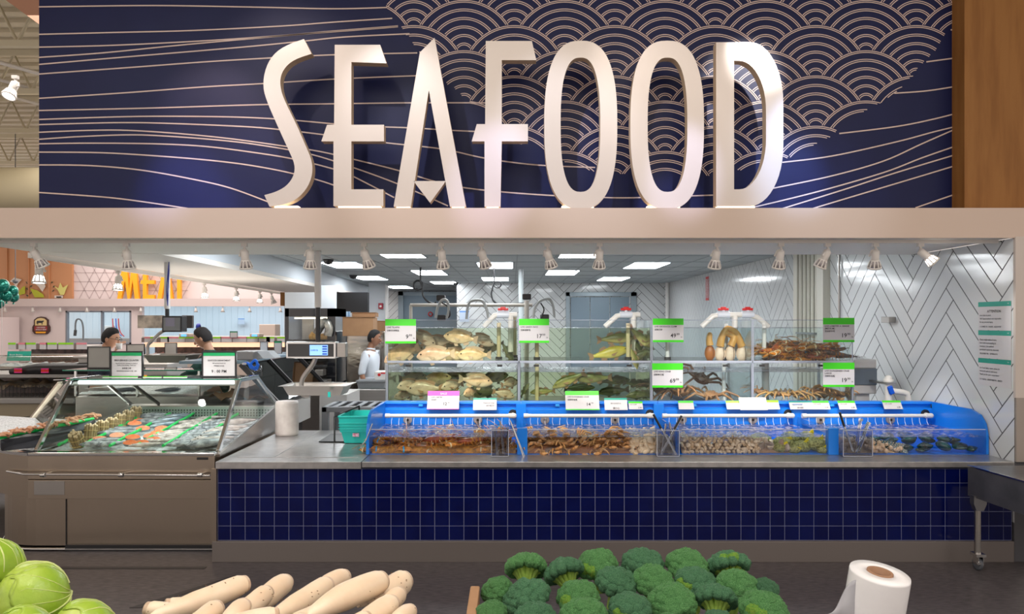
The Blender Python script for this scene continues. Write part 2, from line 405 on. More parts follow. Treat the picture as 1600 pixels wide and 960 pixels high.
LN = [[(61, 11), (240, 9), (400, 11.5), (520, 14), (605, 12)], [(61, 54), (180, 51), (300, 48), (440, 41), (520, 35), (613, 29)],
 [(61, 74), (180, 71), (320, 64), (440, 56), (520, 49), (622, 41)], [(61, 90), (160, 83), (280, 71), (400, 60), (480, 53), (560, 47), (622, 42)],
 [(61, 101), (200, 89), (320, 79), (400, 72), (480, 64), (540, 58), (640, 53)], [(61, 116), (200, 106), (320, 97), (420, 91), (520, 86), (652, 83)],
 [(61, 154), (200, 145), (320, 136), (410, 131), (520, 124), (640, 119), (690, 118)], [(61, 173), (240, 169), (400, 164), (520, 162.5), (640, 161), (760, 161)],
 [(61, 187), (180, 183), (260, 182), (360, 183), (430, 186), (480, 190), (560, 197), (640, 200), (706, 204), (750, 206)],
 [(61, 195), (180, 192), (260, 193), (380, 198), (440, 203), (500, 210), (600, 223), (690, 233), (750, 246), (800, 254), (852, 259), (930, 262)],
 [(61, 207), (140, 204), (200, 204), (280, 209), (360, 217), (440, 228), (500, 237), (560, 251), (620, 266), (680, 284), (722, 293), (783, 300), (866, 306), (945, 309), (1002, 309), (1118, 305)],
 [(61, 218), (120, 214), (200, 211), (260, 213), (340, 219), (400, 226), (480, 240), (540, 258), (620, 287), (700, 322)],
 [(61, 225), (140, 224), (240, 225), (320, 229), (400, 239), (460, 249), (520, 264), (548, 274), (616, 309)],
 [(61, 238), (160, 239), (260, 245), (340, 252), (400, 260), (460, 272), (520, 289), (590, 318)], [(61, 258), (140, 259), (220, 266), (300, 280), (360, 294), (420, 316)],
 [(61, 301), (160, 308), (220, 315), (300, 327)], [(1485, 47), (1506, 46)], [(1447, 97), (1506, 89)], [(1397, 146), (1450, 142), (1506, 133)], [(1311, 209), (1400, 198), (1460, 186), (1506, 174)],
 [(1222, 254), (1300, 244), (1400, 222), (1460, 206), (1506, 195)], [(1180, 300), (1210, 294), (1300, 275), (1380, 252), (1440, 225), (1506, 196)], [(1160, 327), (1182, 323), (1280, 299), (1380, 270), (1440, 247), (1506, 224)],
 [(1223, 326), (1320, 296), (1400, 270), (1506, 238)], [(1270, 326), (1360, 299), (1440, 275), (1506, 255)], [(1430, 325), (1506, 299)]]
for l in LN: strip([(p.x, p.y) for p in smoothpath([(a, b, 0) for a, b in l], 6)], 2.0, -.004)
wp = obj('wave_pattern', pat, 'ivory_line', mural)
# walnut panels right of the mural, brown return panel far left
mb = MB().box(PX(1507, 5.95), 9, 5.95, 6.25, ZT-.02, 5.4); struct('wall_walnut', mb, 'walnut_panel')
mb = MB().prism([P(2, -5, 9), P(75, 48, 9), P(75, -60, 9), P(2, -60, 9)], (0, .06, 0)); mat('rose_panel', (.50, .26, .17), .6); struct('wall_store_panel', mb, 'rose_panel')
# side wall with herringbone tile, back wall, recess, left end of the prep room
SWX = 7.206
def side_wall():
    mb = MB().box(XR, XR+.12, YC+.01, 7.1, 0, ZB, 1); mb.box(XR, XR+.12, 7.1, 18.4, 0, 3.05, 1)
    def put(q): tile_slab(mb, [(XR, y, z) for y, z in q], (-1, 0, 0))
    herring(YC+.01, 7.1, .3, ZB, put, ox=SWX); herring(7.1, 18.3, .3, 2.81, put, ox=SWX)
    return struct('wall_right', mb, ['white_tile', 'tile_grout'])
side_wall()
YB = 18.3
mb = MB().box(PX(714, YB), XR, YB, YB+.15, 0, 3.05, 1)
def put(q): tile_slab(mb, [(x, YB, z) for x, z in q], (0, -1, 0))
herring(PX(714, YB), XR, .0, 2.81, put)
struct('wall_back', mb, ['white_tile', 'tile_grout'])
mb = MB().box(-4.2, -1.3, 23, 23.1, 0, 3.05, 1)
def put(q): tile_slab(mb, [(x, 23, z) for x, z in q], (0, -1, 0))
herring(-4.2, -1.3, .0, 2.81, put)
mb.box(-1.38, -1.30, YB, 23, 0, 3.0, 1)
struct('wall_recess', mb, ['white_tile', 'tile_grout'])
mb = MB(); x1, x2 = PX(576, 18), PX(602, 18)
mb.box(x1, x2, 18, 18.15, 0, 2.81); mb.box(PX(470, 19.9), x1, 19.9, 20, 0, 2.81); mb.box(PX(500, 13), PX(524, 13), 13, 13.1, 1.9, 2.495)
struct('wall_left', mb, 'prep_paint')
mb = MB().box(PX(445, 12.6), PX(524, 12.6), 12.6, 12.66, PZ(482, 12.6), PZ(457, 12.6)); struct('trim_bulkhead', mb, 'prep_paint')
mb = MB().box(PX(524, 16), PX(574, 16), 16, 16.2, PZ(489, 16), 2.49); struct('trim_dark_bulkhead', mb, 'black_plastic')
mb = MB().box(PX(438, 15), PX(445, 15), 15, 15.06, PZ(478, 15), PZ(457, 15)); struct('trim_walnut_post', mb, 'walnut_panel')
# bright door frame of the recess
mb = MB().box(PX(602, 17.9), PX(606, 17.9), 17.9, 18, 0, 2.74); struct('trim_door_edge', mb, 'white_plastic')
# prep room ceiling with its grid
mb = MB(); mb.prism([(XR, 7.1, 2.81), (XR, 24, 2.81), (-4.3, 24, 2.81), (-3.92, 20.5, 2.81), (-3.34, 7.1, 2.81)], (0, 0, .09), 0)
for i in range(13): mb.box(-3.3+i*.61*.92, -3.28+i*.61*.92, 7.1, 24, 2.806, 2.811, 1)
for i in range(16): mb.box(-3.35, XR, 7.3+i*1.12, 7.32+i*1.12, 2.806, 2.811, 1)
struct('ceiling', mb, ['ceiling_tile', 'ceiling_grid'])
# store roof above everything (real deck with joists seen at the top left)
mat('deck', (.60, .54, .42), .7); mat('joist', (.62, .56, .42), .6); mat('duct', (.50, .43, .28), .6)
mb = MB().box(-20, 12, 5.0, 40, 7.30, 7.36, 0)
for i in range(60): mb.box(-20, -5.2, 6.0+i*.45, 6.2+i*.45, 7.22, 7.30, 0)
mb.box(-20, 12, -6, 5.0, 7.30, 7.36, 0)
struct('ceiling_roof_deck', mb, 'deck')
for i, y in enumerate((9.5, 12.0, 14.5, 17.5, 21, 26)):
    mb = MB().box(-20, -5, y, y+.12, 7.1, 7.22); mb.box(-20, -5, y, y+.12, 6.35, 6.45)
    for k in range(22):
        x = -20+k*.7; mb.tube([(x, y+.06, 6.42), (x+.35, y+.06, 7.15), (x+.7, y+.06, 6.42)], .03, 6)
    tag(obj('roof_truss', mb, 'joist'), 'beige open web steel truss crossing under the roof deck', 'roof truss', 'steel trusses under the store roof')
mb = MB().tube([(-20, 15.5, 4.63), (-5.9, 15.5, 4.63)], .46, 20)
solo('air_duct', mb, 'duct', 'large round beige air duct left of the navy mural wall', 'duct')
mb = MB()
for i in range(3): mb.tube([(-11.5, 11.5+2.2*i, 6.9), (-7.2, 13.6+2.2*i, 6.0)], .035, 6)
tag(obj('conduit_rail', mb, 'lamp_white'), 'white lighting rails running under the roof beyond the mural', 'rail')
# column at the right edge
mb = MB().box(PX(1586, YC), 9, YC-.005, YC+.02, PZ(622, YC), ZB+.01)
struct('wall_column', mb, 'column_paint')
mb = MB().box(PX(1587, YC), 9, YC-.01, YC+.02, PZ(722, YC), PZ(622, YC)); struct('trim_column_base', mb, 'column_base')
# ---------------------------------------------------------------- meat department, far left
YF = 24.0
mat('meat_band', (.60, .50, .48), .6); mat('meat_wall', (.70, .60, .59), .7); mat('copper', (.52, .24, .11), .5)
mat('tri_line', (.48, .38, .38), .6); mat('cold_wall', (.66, .74, .80), .4)
mat('window_frame', (.20, .22, .26), .4)
mb = MB().box(-18, PX(443, YF), YF, YF+.1, PZ(479, YF), PZ(467, YF)); struct('trim_meat_band', mb, 'meat_band')
mb = MB().box(PX(107, YF+.3), PX(443, YF), YF+.3, YF+.4, PZ(467, YF+.3), 5.2); mt = struct('wall_meat_mural', mb, 'meat_wall')
mb = MB()
def Q(px, py): p = P(px, py, YF+.29); return p
for s_ in (-1, 0, 1):
    for i in range(-12, 16):
        if s_ == 0:
            y = 468-14*i
            if 410 < y < 467: mb.prism([Q(107, y), Q(300-i*6, y), Q(300-i*6, y+.8), Q(107, y+.8)], (0, .002, 0))
        else:
            x = 107+16*i; a, b = x, x+s_*28*1
            if a > 108 and b > 108 and a < 290: mb.prism([Q(a, 467), Q(b, 415), Q(b+1, 415), Q(a+1, 467)], (0, .002, 0))
obj('triangle_pattern', mb, 'tri_line', mt)
mb = MB().box(-18, PX(107, YF), YF+.2, YF+.3, PZ(467, YF), 5.2)
for x in (5, 39, 71): mb.box(PX(x, YF), PX(x+1, YF), YF+.15, YF+.2, PZ(467, YF), 5.2)
cop = struct('wall_copper_mural', mb, 'copper')
mat('lily_print', (.62, .56, .50), .6); mat('lime_print', (.40, .42, .02), .6); mat('leaf_print', (.06, .05, .02), .6); mat('lemon_print', (.62, .58, .18), .6)
mb = MB()
def pol(pts, m, y=YF+.14): mb.prism([P(a, b, y) for a, b in pts], (0, .01, 0), m)
pol([(15, 440), (22, 434), (34, 437), (28, 443), (25, 450), (21, 442)], 0); pol([(52, 441), (60, 438), (68, 440), (71, 448), (66, 456), (60, 448)], 0)
pol([(29, 461), (30, 455), (35, 449), (39, 447), (39, 459), (32, 461)], 1); pol([(47, 451), (58, 454), (67, 460), (69, 465), (54, 465)], 1)
for a, b in [((40, 440), (43, 444)), ((46, 449), (51, 446)), ((40, 450), (44, 453)), ((46, 460), (50, 456)), ((40, 461), (45, 463)), ((79, 442), (83, 441)), ((82, 449), (86, 447)), ((81, 456), (85, 453))]:
    mb.prism([P(a[0], a[1], YF+.14), P((a[0]+b[0])/2, (a[1]+b[1])/2-1.5, YF+.14), P(b[0], b[1], YF+.14), P((a[0]+b[0])/2, (a[1]+b[1])/2+1.5, YF+.14)], (0, .01, 0), 2)
pol([(84, 447), (91, 451), (94, 442), (98, 450), (106, 445), (102, 455), (100, 461), (94, 461), (90, 453)], 3); pol([(85, 462), (98, 462), (98, 466), (85, 466)], 0); pol([(88, 463.5), (96, 463.5), (96, 465.5), (88, 465.5)], 1)
obj('flower_print', mb, ['lily_print', 'lime_print', 'leaf_print', 'lemon_print'], cop)
# wall under the band with its window
mb = MB(); Y2 = YF+.2; z0, z1 = 0, PZ(479, Y2)
wl, wr, wt, wb = PX(103, Y2), PX(205, Y2), PZ(486, Y2), PZ(538, Y2)
mb.box(-18, wl, Y2, Y2+.15, z0, z1); mb.box(wr, PX(222, Y2), Y2, Y2+.15, z0, z1); mb.box(wl, wr, Y2, Y2+.15, wt, z1); mb.box(wl, wr, Y2, Y2+.15, z0, wb)
struct('wall_meat', mb, 'meat_wall')
mb = MB().box(PX(0, YF)-2, PX(27, YF), YF-.9, YF+.1, 0, PZ(496, YF)); struct('wall_meat_side', mb, 'meat_wall')
wn = thing('window_1', 'wide window', 'window', (wl, Y2, wb)); wn['kind'] = 'structure'; del wn['category']; del wn['label']
mb = MB(); t = .05
for a, b, c, d in ((wl, wr, wt-t, wt), (wl, wr, wb, wb+t), (wl, wl+t, wb, wt), (wr-t, wr, wb, wt), (PX(158, Y2), PX(158, Y2)+t, wb, wt)): mb.box(a, b, Y2-.02, Y2+.1, c, d)
obj('window_frame', mb, 'window_frame', wn)
obj('pane', MB().box(wl, wr, Y2+.05, Y2+.055, wb, wt), 'glass', wn)
# cold room behind
mb = MB().box(-21, PX(444, 28), 28, 28.1, 0, 3.2); 
for i in range(52): mb.box(-21+i*.24, -20.99+i*.24, 27.99, 28, 0, 3.2)
struct('wall_cold_room', mb, 'cold_wall')
mb = MB().box(-21, PX(440, 24), 24.5, 28, 2.9, 3.0); struct('ceiling_cold_room', mb, 'cold_wall')
area('cold_room_lamp', (-13.5, 26.3, 2.85), (7, 1.6), 130, (.75, .92, 1)); area('cold_room_lamp', (-8.5, 26.3, 2.85), (4, 1.6), 90, (.82, .92, 1))
# ================================================================ ceiling lights
t0 = thing('ceiling_light', 'square bright ceiling panel light set in the grey ceiling grid', 'ceiling light', (-3.1, 11.9, 2.80), 'ceiling panel lights over the prep room')
obj('frame', MB().ring([(-3.42, 11.28, 2.805), (-2.78, 11.28, 2.805), (-2.78, 12.52, 2.805), (-3.42, 12.52, 2.805)], [(-3.39, 11.31, 2.805), (-2.81, 11.31, 2.805), (-2.81, 12.49, 2.805), (-3.39, 12.49, 2.805)], (0, 0, -.006)), 'ceiling_grid', t0)
obj('diffuser', MB().box(-3.39, -2.81, 11.31, 12.49, 2.797, 2.803), 'panel_light', t0)
for i, (x, y) in enumerate([(-3.1, 16.1), (-1.57, 10.35), (-1.6, 14.35), (-1.65, 18.0), (-.28, 12.5), (-.37, 16.5), (.98, 10.35), (.97, 14.35), (2.27, 12.5), (2.25, 16.4), (-3.1, 20.3), (-.3, 8.3), (2.27, 8.3), (-2.6, 8.2)]):
    copy_tree(t0, (x, y, 2.80))
t0.location = (-2.8, 12.45, 2.80)
# ================================================================ sign letters (standing on the header, in front of the mural)
YL = 5.76; DL = .085
def LP(x, y): return Vector((PX(x, YL), YL, PZ(y, YL)))
def letter(kind, mbf, label, base):
    xs = [v[0] for v in mbf.v]
    t = thing('sign_letter', label, 'letter', ((min(xs)+max(xs))/2, YL+.04, ZT), 'big metal letters of the SEAFOOD sign')
    obj('letter_face', mbf, ['letter_face', 'letter_side'], t, bevel=.003)
    mb = MB()
    for a, b in base: obj('base_light', MB().box(PX(a, YL), PX(b, YL), YL+.012, YL+DL-.01, ZT, PZ(321.5, YL)), 'halo_light', t, label='glowing foot strip')
E_ = (0, DL, 0)
Sx = [(475, 61), (455, 68), (435, 79), (421, 95), (413, 117), (412, 139), (418, 160), (428, 184), (441, 213), (452, 237), (459, 254), (460, 268), (455, 281), (445, 292), (430, 300), (413, 305), (421, 323), (441, 320), (458, 314), (472, 303), (483, 287), (488, 268), (486, 249), (478, 229), (465, 199), (451, 170), (442, 150), (438, 132), (440, 116), (449, 102), (464, 92), (487, 84)]
mb = MB()
k = len(Sx)//2; A = smoothpath([(x, y, 0) for x, y in Sx[:16]], 3); B = smoothpath([(x, y, 0) for x, y in Sx[16:]], 3)
pts = [LP(p.x, p.y) for p in A]+[LP(p.x, p.y) for p in B]
letter('S', mb.prism(pts, E_, 0, mside=1), 'curvy brushed metal letter S, the first letter on the navy sign', [(428, 465)])
mb = MB().prism([LP(*p) for p in [(523, 70), (594, 70), (604, 99), (549, 97), (549, 195), (600, 195), (600, 221), (549, 221), (549, 296), (599, 296), (599, 322), (521, 322), (521, 221), (502, 221), (511, 195), (522, 195)]], E_, 0, mside=1)
letter('E', mb, 'brushed metal letter E with a slanted crossbar end', [(528, 594)])
mb = MB().prism([LP(*p) for p in [(679, 59), (656, 82), (615, 323), (642, 323), (670, 141), (703, 323), (728, 323)]], E_, 0, mside=1)
mb.prism([LP(*p) for p in [(646, 283), (696, 283), (694, 287), (672, 317), (649, 287)]], E_, 0, mside=1)
letter('A', mb, 'pointed metal letter A with a small triangle as its crossbar', [(619, 640), (706, 725)])
mb = MB().prism([LP(*p) for p in [(759, 64), (831, 64), (838, 94), (784, 94), (784, 194), (825, 194), (825, 221), (784, 221), (782, 323), (757, 323), (757, 221), (737, 221), (745, 194), (758, 194)]], E_, 0, mside=1)
letter('F', mb, 'brushed metal letter F with a slanted crossbar end', [(760, 779)])
def sup(cx, cy, a, b, n_=2.6, N=64):
    return [LP(cx+a*math.copysign(abs(math.cos(t))**(2/n_), math.cos(t)), cy-b*math.copysign(abs(math.sin(t))**(2/n_), math.sin(t))) for t in [2*PI*i/N for i in range(N)]]
letter('O', MB().ring(sup(907.5, 195, 57, 131.5), sup(907, 195, 31, 105), E_, 0, 1), 'tall oval metal letter O right after the F', [(878, 928)])
letter('O', MB().ring(sup(1042.5, 195, 57.5, 131.5), sup(1043, 195, 31, 105), E_, 0, 1), 'tall oval metal letter O just before the D', [(1012, 1063)])
def dsh(xl, xr, yt, yb, rx, ry):
    p = [(xl, yb)]; 
    for i in range(13): a = PI/2*i/12; p.append((xr-rx+rx*math.sin(a), yb-ry+ry*math.cos(a)))
    for i in range(13): a = PI/2*i/12; p.append((xr-rx+rx*math.cos(a), yt+ry-ry*math.sin(a)))
    p.append((xl, yt)); return [LP(*q) for q in p]
letter('D', MB().ring(dsh(1119, 1224, 66, 322, 52, 95), dsh(1147, 1197, 95, 296, 42, 78), E_, 0, 1), 'brushed metal letter D ending the sign, brightly lit at its top', [(1122, 1180)])
# ================================================================ track and its spotlights
YT = 5.84
mb = MB().box(-9, XR-.02, YT-.018, YT+.018, ZB-.024, ZB+.002)
solo('light_track', mb, 'lamp_white', 'long white lighting track under the front edge of the header', 'track')
def track_head(x, y, z, d, lit=False, lab='', grp='white spotlights on the header track', s=1.0, energy=0, target=None, drop=0.0, yaw=None):
    t = thing('track_spotlight', lab, 'spotlight', (x, y, z), grp)
    d = Vector(d).normalized(); R = towards(d)
    mb = MB().box(x-.022*s, x+.022*s, y-.016*s, y+.016*s, z-.026*s, z+.0); mb.tube([(x, y, z-.02*s), (x+.004, y, z-.05*s)], .010*s, 8); mb.ell((x+.004, y, z-.052*s), .016*s, 10, 6)
    obj('adapter', mb, 'lamp_white', t)
    p0 = Vector((x, y, z-.062*s-drop)); p1 = p0+d*.07*s
    mb = MB().tube([Vector((x+.004, y, z-.045*s)), p0+R@Vector((.03*s, 0, -.005)), p0+R@Vector((.042*s, 0, .03*s))], .006*s, 6)
    mb.ell(p0+R@Vector((.042*s, 0, .035*s)), .010*s, 8, 6); obj('bracket', mb, 'lamp_white', t)
    mb = MB().lathe([(0.0, -.012*s), (.020*s, -.010*s), (.031*s, 0), (.031*s, .066*s), (.029*s, .07*s)], p0, 18, R); obj('lamp_body', mb, 'lamp_white', t, bevel=0)
    q = p0+d*.068*s; mb = MB()
    mb.lathe([(.030*s, 0), (.034*s, .008*s)], q, 18, R); mb.lathe([(.050*s, .058*s), (.053*s, .062*s), (.053*s, .072*s), (.047*s, .072*s), (.047*s, .060*s)], q, 20, R)
    for i in range(9):
        a = 2*PI*i/9; mb.tube([q+R@Vector((.031*s*math.cos(a), .031*s*math.sin(a), .006*s)), q+R@Vector((.050*s*math.cos(a), .050*s*math.sin(a), .062*s))], .0058*s, 5)
    obj('shade', mb, 'lamp_white', t)
    mb = MB().lathe([(0, .05*s), (.044*s, .066*s), (.040*s, .02*s), (.018*s, .0)], q, 18, R)
    obj('bulb', mb, 'bulb_lit' if lit else 'bulb_grey', t)
    if energy: spot('track_beam', q+d*.085*s, target, energy, (1, .97, .92), 58, .7, .03)
emit('bulb_lit', (1, .96, .90), 5); mat('bulb_grey', (.33, .30, .30), .3)
HD = [(53, (.35, .4, -1), (-4.6, 6.9, .9)), (198, (0, .25, -1), (-3.0, 6.5, .8)), (382, (.0, .3, -1), (-2.6, 6.6, .8)), (485, (-.1, .3, -1), (-1.9, 6.6, .8)), (569, (.25, .45, -1), (-.9, 6.9, 1.3)),
      (690, (.05, .4, -1), (-.55, 6.75, 1.1)), (752, (.3, .5, -1), (-.1, 7.1, 1.5)), (855, (.3, .4, -1), (.6, 6.75, 1.1)), (937, (0, .4, -1), (1.0, 7.1, 1.5)), (1120, (-.05, .4, -1), (1.9, 6.7, 1.1)),
      (1220, (0, .4, -1), (2.1, 7.1, 1.5)), (1293, (-.35, .4, -1), (2.5, 6.6, 1.0)), (1368, (.12, .4, -1), (3.3, 6.6, 1.0))]
WH = ['over the crab case at the left end of the track', 'over the fish display case', 'above the black sign stand end of the fish case', 'in front of the white ceiling post', 'above the left end of the fish tanks', 'above the pink price sign', 'in front of a ceiling panel light, leaning right',
      'just left of centre on the track, above the green bass tag', 'above the bass tank', 'above the geoduck tank', 'above the lobster tank', 'tilted left beside the wall conduit', 'above the lower right end of the blue tubs']
for (px, d, tg), wh in zip(HD, WH):
    track_head(PX(px, YT), YT, ZB-.024, d, False, 'white track spotlight hanging '+wh, energy=45 if px < 500 else 68, target=tg)
track_head(PX(1438, YT), YT, ZB-.024, (.75, -.25, -.75), True, 'white track spotlight at the right end, lit and turned sideways', energy=10, target=(4.4, 5.0, 1.2))
# heads on the side soffit and far ones
for px, py, Y, d, lab in [(61, 402, 7.7, (.05, -.1, -1), 'lit white spotlight hanging below the first one, over the crab case'), (185, 420, 9.2, (.0, -.1, -1), 'lit white spotlight in front of the letter M of the meat sign'),
                          (319, 440, 12, (.1, -.05, -1), 'lit spotlight under the side soffit right of the meat sign'), (369, 446, 13.2, (.05, -.05, -1), 'lit spotlight second along the side soffit'),
                          (406, 452, 14.5, (0, -.05, -1), 'lit spotlight third along the side soffit'), (424, 455, 15.4, (.35, .1, -1), 'unlit spotlight last along the side soffit, beside the walnut post')]:
    Y = 4.16/((800-px)/1150-.0547); track_head(PX(px, Y), Y, 2.45, d, 'unlit' not in lab, lab, 'spotlights along the side soffit', 1.15)
mb = MB().prism([(-4.50, 6.9, 2.45), (-4.54, 6.9, 2.45), (-5.08, 16.4, 2.45), (-5.04, 16.4, 2.45)], (0, 0, .05)); solo('light_track', mb, 'lamp_white', 'white lighting track along the outer edge of the side soffit', 'track')
small = None
for i, px in enumerate((8, 51, 94, 136, 179, 220, 306, 348, 390, 438)):
    if small is None:
        t = thing('track_spotlight', 'tiny white spotlight hanging under the meat department band', 'spotlight', (PX(px, YF+.05), YF+.05, PZ(479, YF)), 'tiny spotlights under the meat band')
        mb = MB().tube([(t.location.x, YF+.05, t.location.z), (t.location.x, YF+.05, t.location.z-.06)], .012, 6); mb.lathe([(.03, 0), (.035, -.06), (.07, -.14), (.02, -.12)], t.location-Vector((0, 0, .05)), 10); obj('lamp_body', mb, 'lamp_white', t); small = t
    else: copy_tree(small, (PX(px, YF+.05), YF+.05, PZ(479, YF)))
# ================================================================ blue tiled counter
XCL, XCR = PX(340, 5.68), PX(1512, 5.68)
t = thing('seafood_counter', 'long counter fronted with square navy blue tiles', 'counter', (.6, 5.75, 0))
mb = MB().box(XCL, XR-.01, 5.685, 7.0, .02, .714, 1)
W_ = (XCR-XCL)/51.4; H_ = (.714-.161)/5; i = 0
x = XCL+.004
first = True
while x < XR-.02:
    x1 = min(x+(W_*.86 if first else W_)-.005, XR-.015); first = False
    for r in range(5):
        z = .161+r*H_+.003
        tile_slab(mb, [(x, 5.685, z), (x1, 5.685, z), (x1, 5.685, z+H_-.005), (x, 5.685, z+H_-.005)], (0, -1, 0), .004)
    x = x1+.005
obj('tiled_front', mb, ['blue_tile', 'blue_grout'], t)
mb = MB().box(PX(331, 5.655), XR-.01, 5.655, 5.684, 0, .160); obj('kick_plate', mb, 'steel_dark', t, bevel=.003)
mb = MB().box(XCL-.045, XCL-.002, 5.66, 5.70, .16, .716); obj('corner_post', mb, 'steel_warm', t)
mb = MB().box(PX(337, 5.66), PX(565, 5.66)-.003, 5.655, 7.3, .718, .772); mb.box(PX(337, 5.66)+.1, -1.22, 5.83, 5.842, .772, .776); mb.box(-1.9, -1.888, 5.83, 7.25, .772, .776)
solo('steel_worktop', mb, 'steel_top', 'wet steel worktop between the fish case and the blue tubs', 'worktop', bevel=.004)
mb = MB().box(PX(565, 5.66)+.003, XR-.01, 5.655, 6.95, .728, .772)
solo('steel_ledge', mb, 'steel_top', 'steel ledge running in front of and under the blue tubs', 'worktop', bevel=.004)
# ================================================================ blue tubs
YF0, YB0 = 5.96, 6.83
BX = [-1.17, .083, 1.337, 2.60, 3.855]
NM = ['blue plastic tub holding lobsters, next to the turquoise baskets', 'blue plastic tub holding brown crabs and sea snails', 'blue plastic tub holding clams and green netted bags', 'blue plastic tub holding cockles and dark shellfish, against the tiled wall']
for b in range(4):
    a, c = BX[b], BX[b+1]; t = thing('shellfish_tub', NM[b], 'tub', ((a+c)/2, YF0, .772), 'blue shellfish tubs')
    mb = MB(); prof = [(YB0, .772), (YB0, 1.118), (6.75, 1.118), (6.745, 1.095), (6.775, 1.085), (6.775, 1.060), (6.735, 1.050), (6.735, .772)]
    mb.prism([(a+.002, y, z) for y, z in prof], (c-a-.004, 0, 0)); 
    for q in (.25, .72): mb.box(a+(c-a)*q, a+(c-a)*q+.04, 6.742, 6.752, 1.072, 1.092, 1)
    obj('back_panel', mb, ['tub_blue', 'tub_clip'] if 'tub_clip' in MATS or mat('tub_clip', (.03, .35, .85), .3) else 0, t, bevel=.004)
    obj('tub_floor', MB().box(a+.002, c-.002, YF0+.012, 6.735, .7725, .776), 'tub_blue', t)
    side = [(YF0, .773), (YF0, .93), (YF0+.025, 1.02), (YF0+.09, 1.085), (YF0+.21, 1.117), (6.735, 1.117), (6.735, .773)]
    if b == 0: obj('end_wall', MB().prism([(a-.012, y, z) for y, z in side], (.024, 0, 0)), 'tub_blue', t, bevel=.004)
    if b == 3: obj('end_wall', MB().prism([(c-.014, y, z) for y, z in side], (.02, 0, 0)), 'tub_blue', t, bevel=.004)
    if b < 3:
        mb = MB().box(c-.041, c+.041, YF0-.012, YF0+.05, .773, .986); mb.box(c-.030, c+.030, YF0+.04, 6.72, .7765, .779); mb.box(c-.045, c+.045, 6.70, 6.735, .775, 1.10)
        if b == 1: mb = MB().box(c-.012, c+.012, YF0-.005, YF0+.05, .773, .986); mb.box(c-.030, c+.030, YF0+.04, 6.72, .7765, .779); mb.box(c-.045, c+.045, 6.70, 6.735, .775, 1.10)
        obj('divider', mb, 'tub_blue', t, bevel=.003); obj('divider_pane', MB().box(c-.005, c+.005, YF0+.05, 6.70, .783, .982), 'acrylic', t)
    l, r = a+(.012 if b == 0 else .041), c-(.016 if b == 3 else .043)
    mb = MB().box(l, r, YF0, YF0+.008, .773, .974); obj('front_panel', mb, 'acrylic', t)
    mb = MB().box(l, r, YF0-.001, YF0+.009, .974, .979); obj('panel_rim', mb, 'acrylic_edge', t)
    mb = MB().grid(60, 30, lambda u, v, l=l, r=r: Vector((l+(r-l)*u, YF0+.012+(6.73-YF0-.014)*v, .914+.004*noise.noise((u*30, v*16, b))+.010*max(0, v-.5)*noise.noise((u*60, v*30, 5)))))
    obj('water_surface', mb, 'pool_top', t, label='rippling water surface')
    pl, pr = a+.035, c-.075; z = .999
    mb = MB().tube([(pl, 6.66, z), (pr, 6.66, z)], .0165, 12); mb.tube([(pl-.012, 6.66, z), (pl+.03, 6.66, z)], .021, 12); mb.tube([(pr-.04, 6.66, z), (pr+.012, 6.66, z)], .023, 12); mb.ell((pr+.012, 6.66, z), .023, 12, 8); mb.tube([(pr, 6.66, z), (pr, 6.735, z)], .020, 10)
    sp_ = obj('spray_pipe', mb, 'pvc', t)
    mb = MB().tube([(pr, 6.728, z+.008), (pr, 6.738, z+.008)], .040, 20); obj('pipe_collar', mb, 'black_plastic', sp_)
    mb = MB(); n_ = 17
    for i in range(n_):
        x = pl+.05+(pr-pl-.08)*i/(n_-1); mb.tube([(x, 6.655, z-.016), (x-.004, 6.645, z-.05), (x+random.uniform(-.004, .004), 6.635, .918)], [.0016, .0021, .0026], 5)
    obj('water_jets', mb, 'jet', t) if 'jet' in MATS or mat('jet', (.75, .80, .9), .2) else 0
    for q in (.15, .66):
        x = a+(c-a)*q+.03; mb = MB().tube([(x, 6.722, .955), (x, 6.734, .955)], .040, 20); mb.tube([(x, 6.712, .953), (x, 6.722, .953)], .012, 8, 1); obj('drain_disc', mb, ['drain_grey', 'black_plastic'] if 'drain_grey' in MATS or mat('drain_grey', (.30, .27, .27), .35) else 0, t)
# ================================================================ fish tanks
mat('tank_frame', (.30, .32, .35), .35, metal=.6)
mat('rubber', (.02, .02, .02), .6)
mat('tank_rim', (.34, .37, .44), .2)
TX = [PX(604, 6.95), PX(811, 6.95), PX(1018, 6.95), PX(1176, 6.95), PX(1333, 6.95)]
TY0, TY1 = 6.95, 7.75
t = thing('tank_rack', 'steel rack carrying the two tiers of clear fish tanks', 'rack', (1.0, 7.35, 0))
mb = MB().box(TX[0], TX[-1], TY0+.02, TY1-.02, .84, .895); obj('shelf_beam', mb, 'tank_frame', t)
for x in TX: 
    for y in (TY0+.02, TY1-.02): obj('post', MB().box(x-.012, x+.012, y-.012, y+.012, 0, 1.44), 'tank_frame', t)
TL = ['upper left clear tank crowded with pale tilapia', 'upper clear tank with green bass, second from the left', 'upper clear tank with four geoducks standing in it', 'upper clear tank heaped with dark lobsters, at the right end',
      'lower left clear tank of pale tilapia, behind the pink price sign', 'lower clear tank of green bass, second from the left', 'lower clear tank with a spiny king crab', 'lower right clear tank with crabs on its bottom']
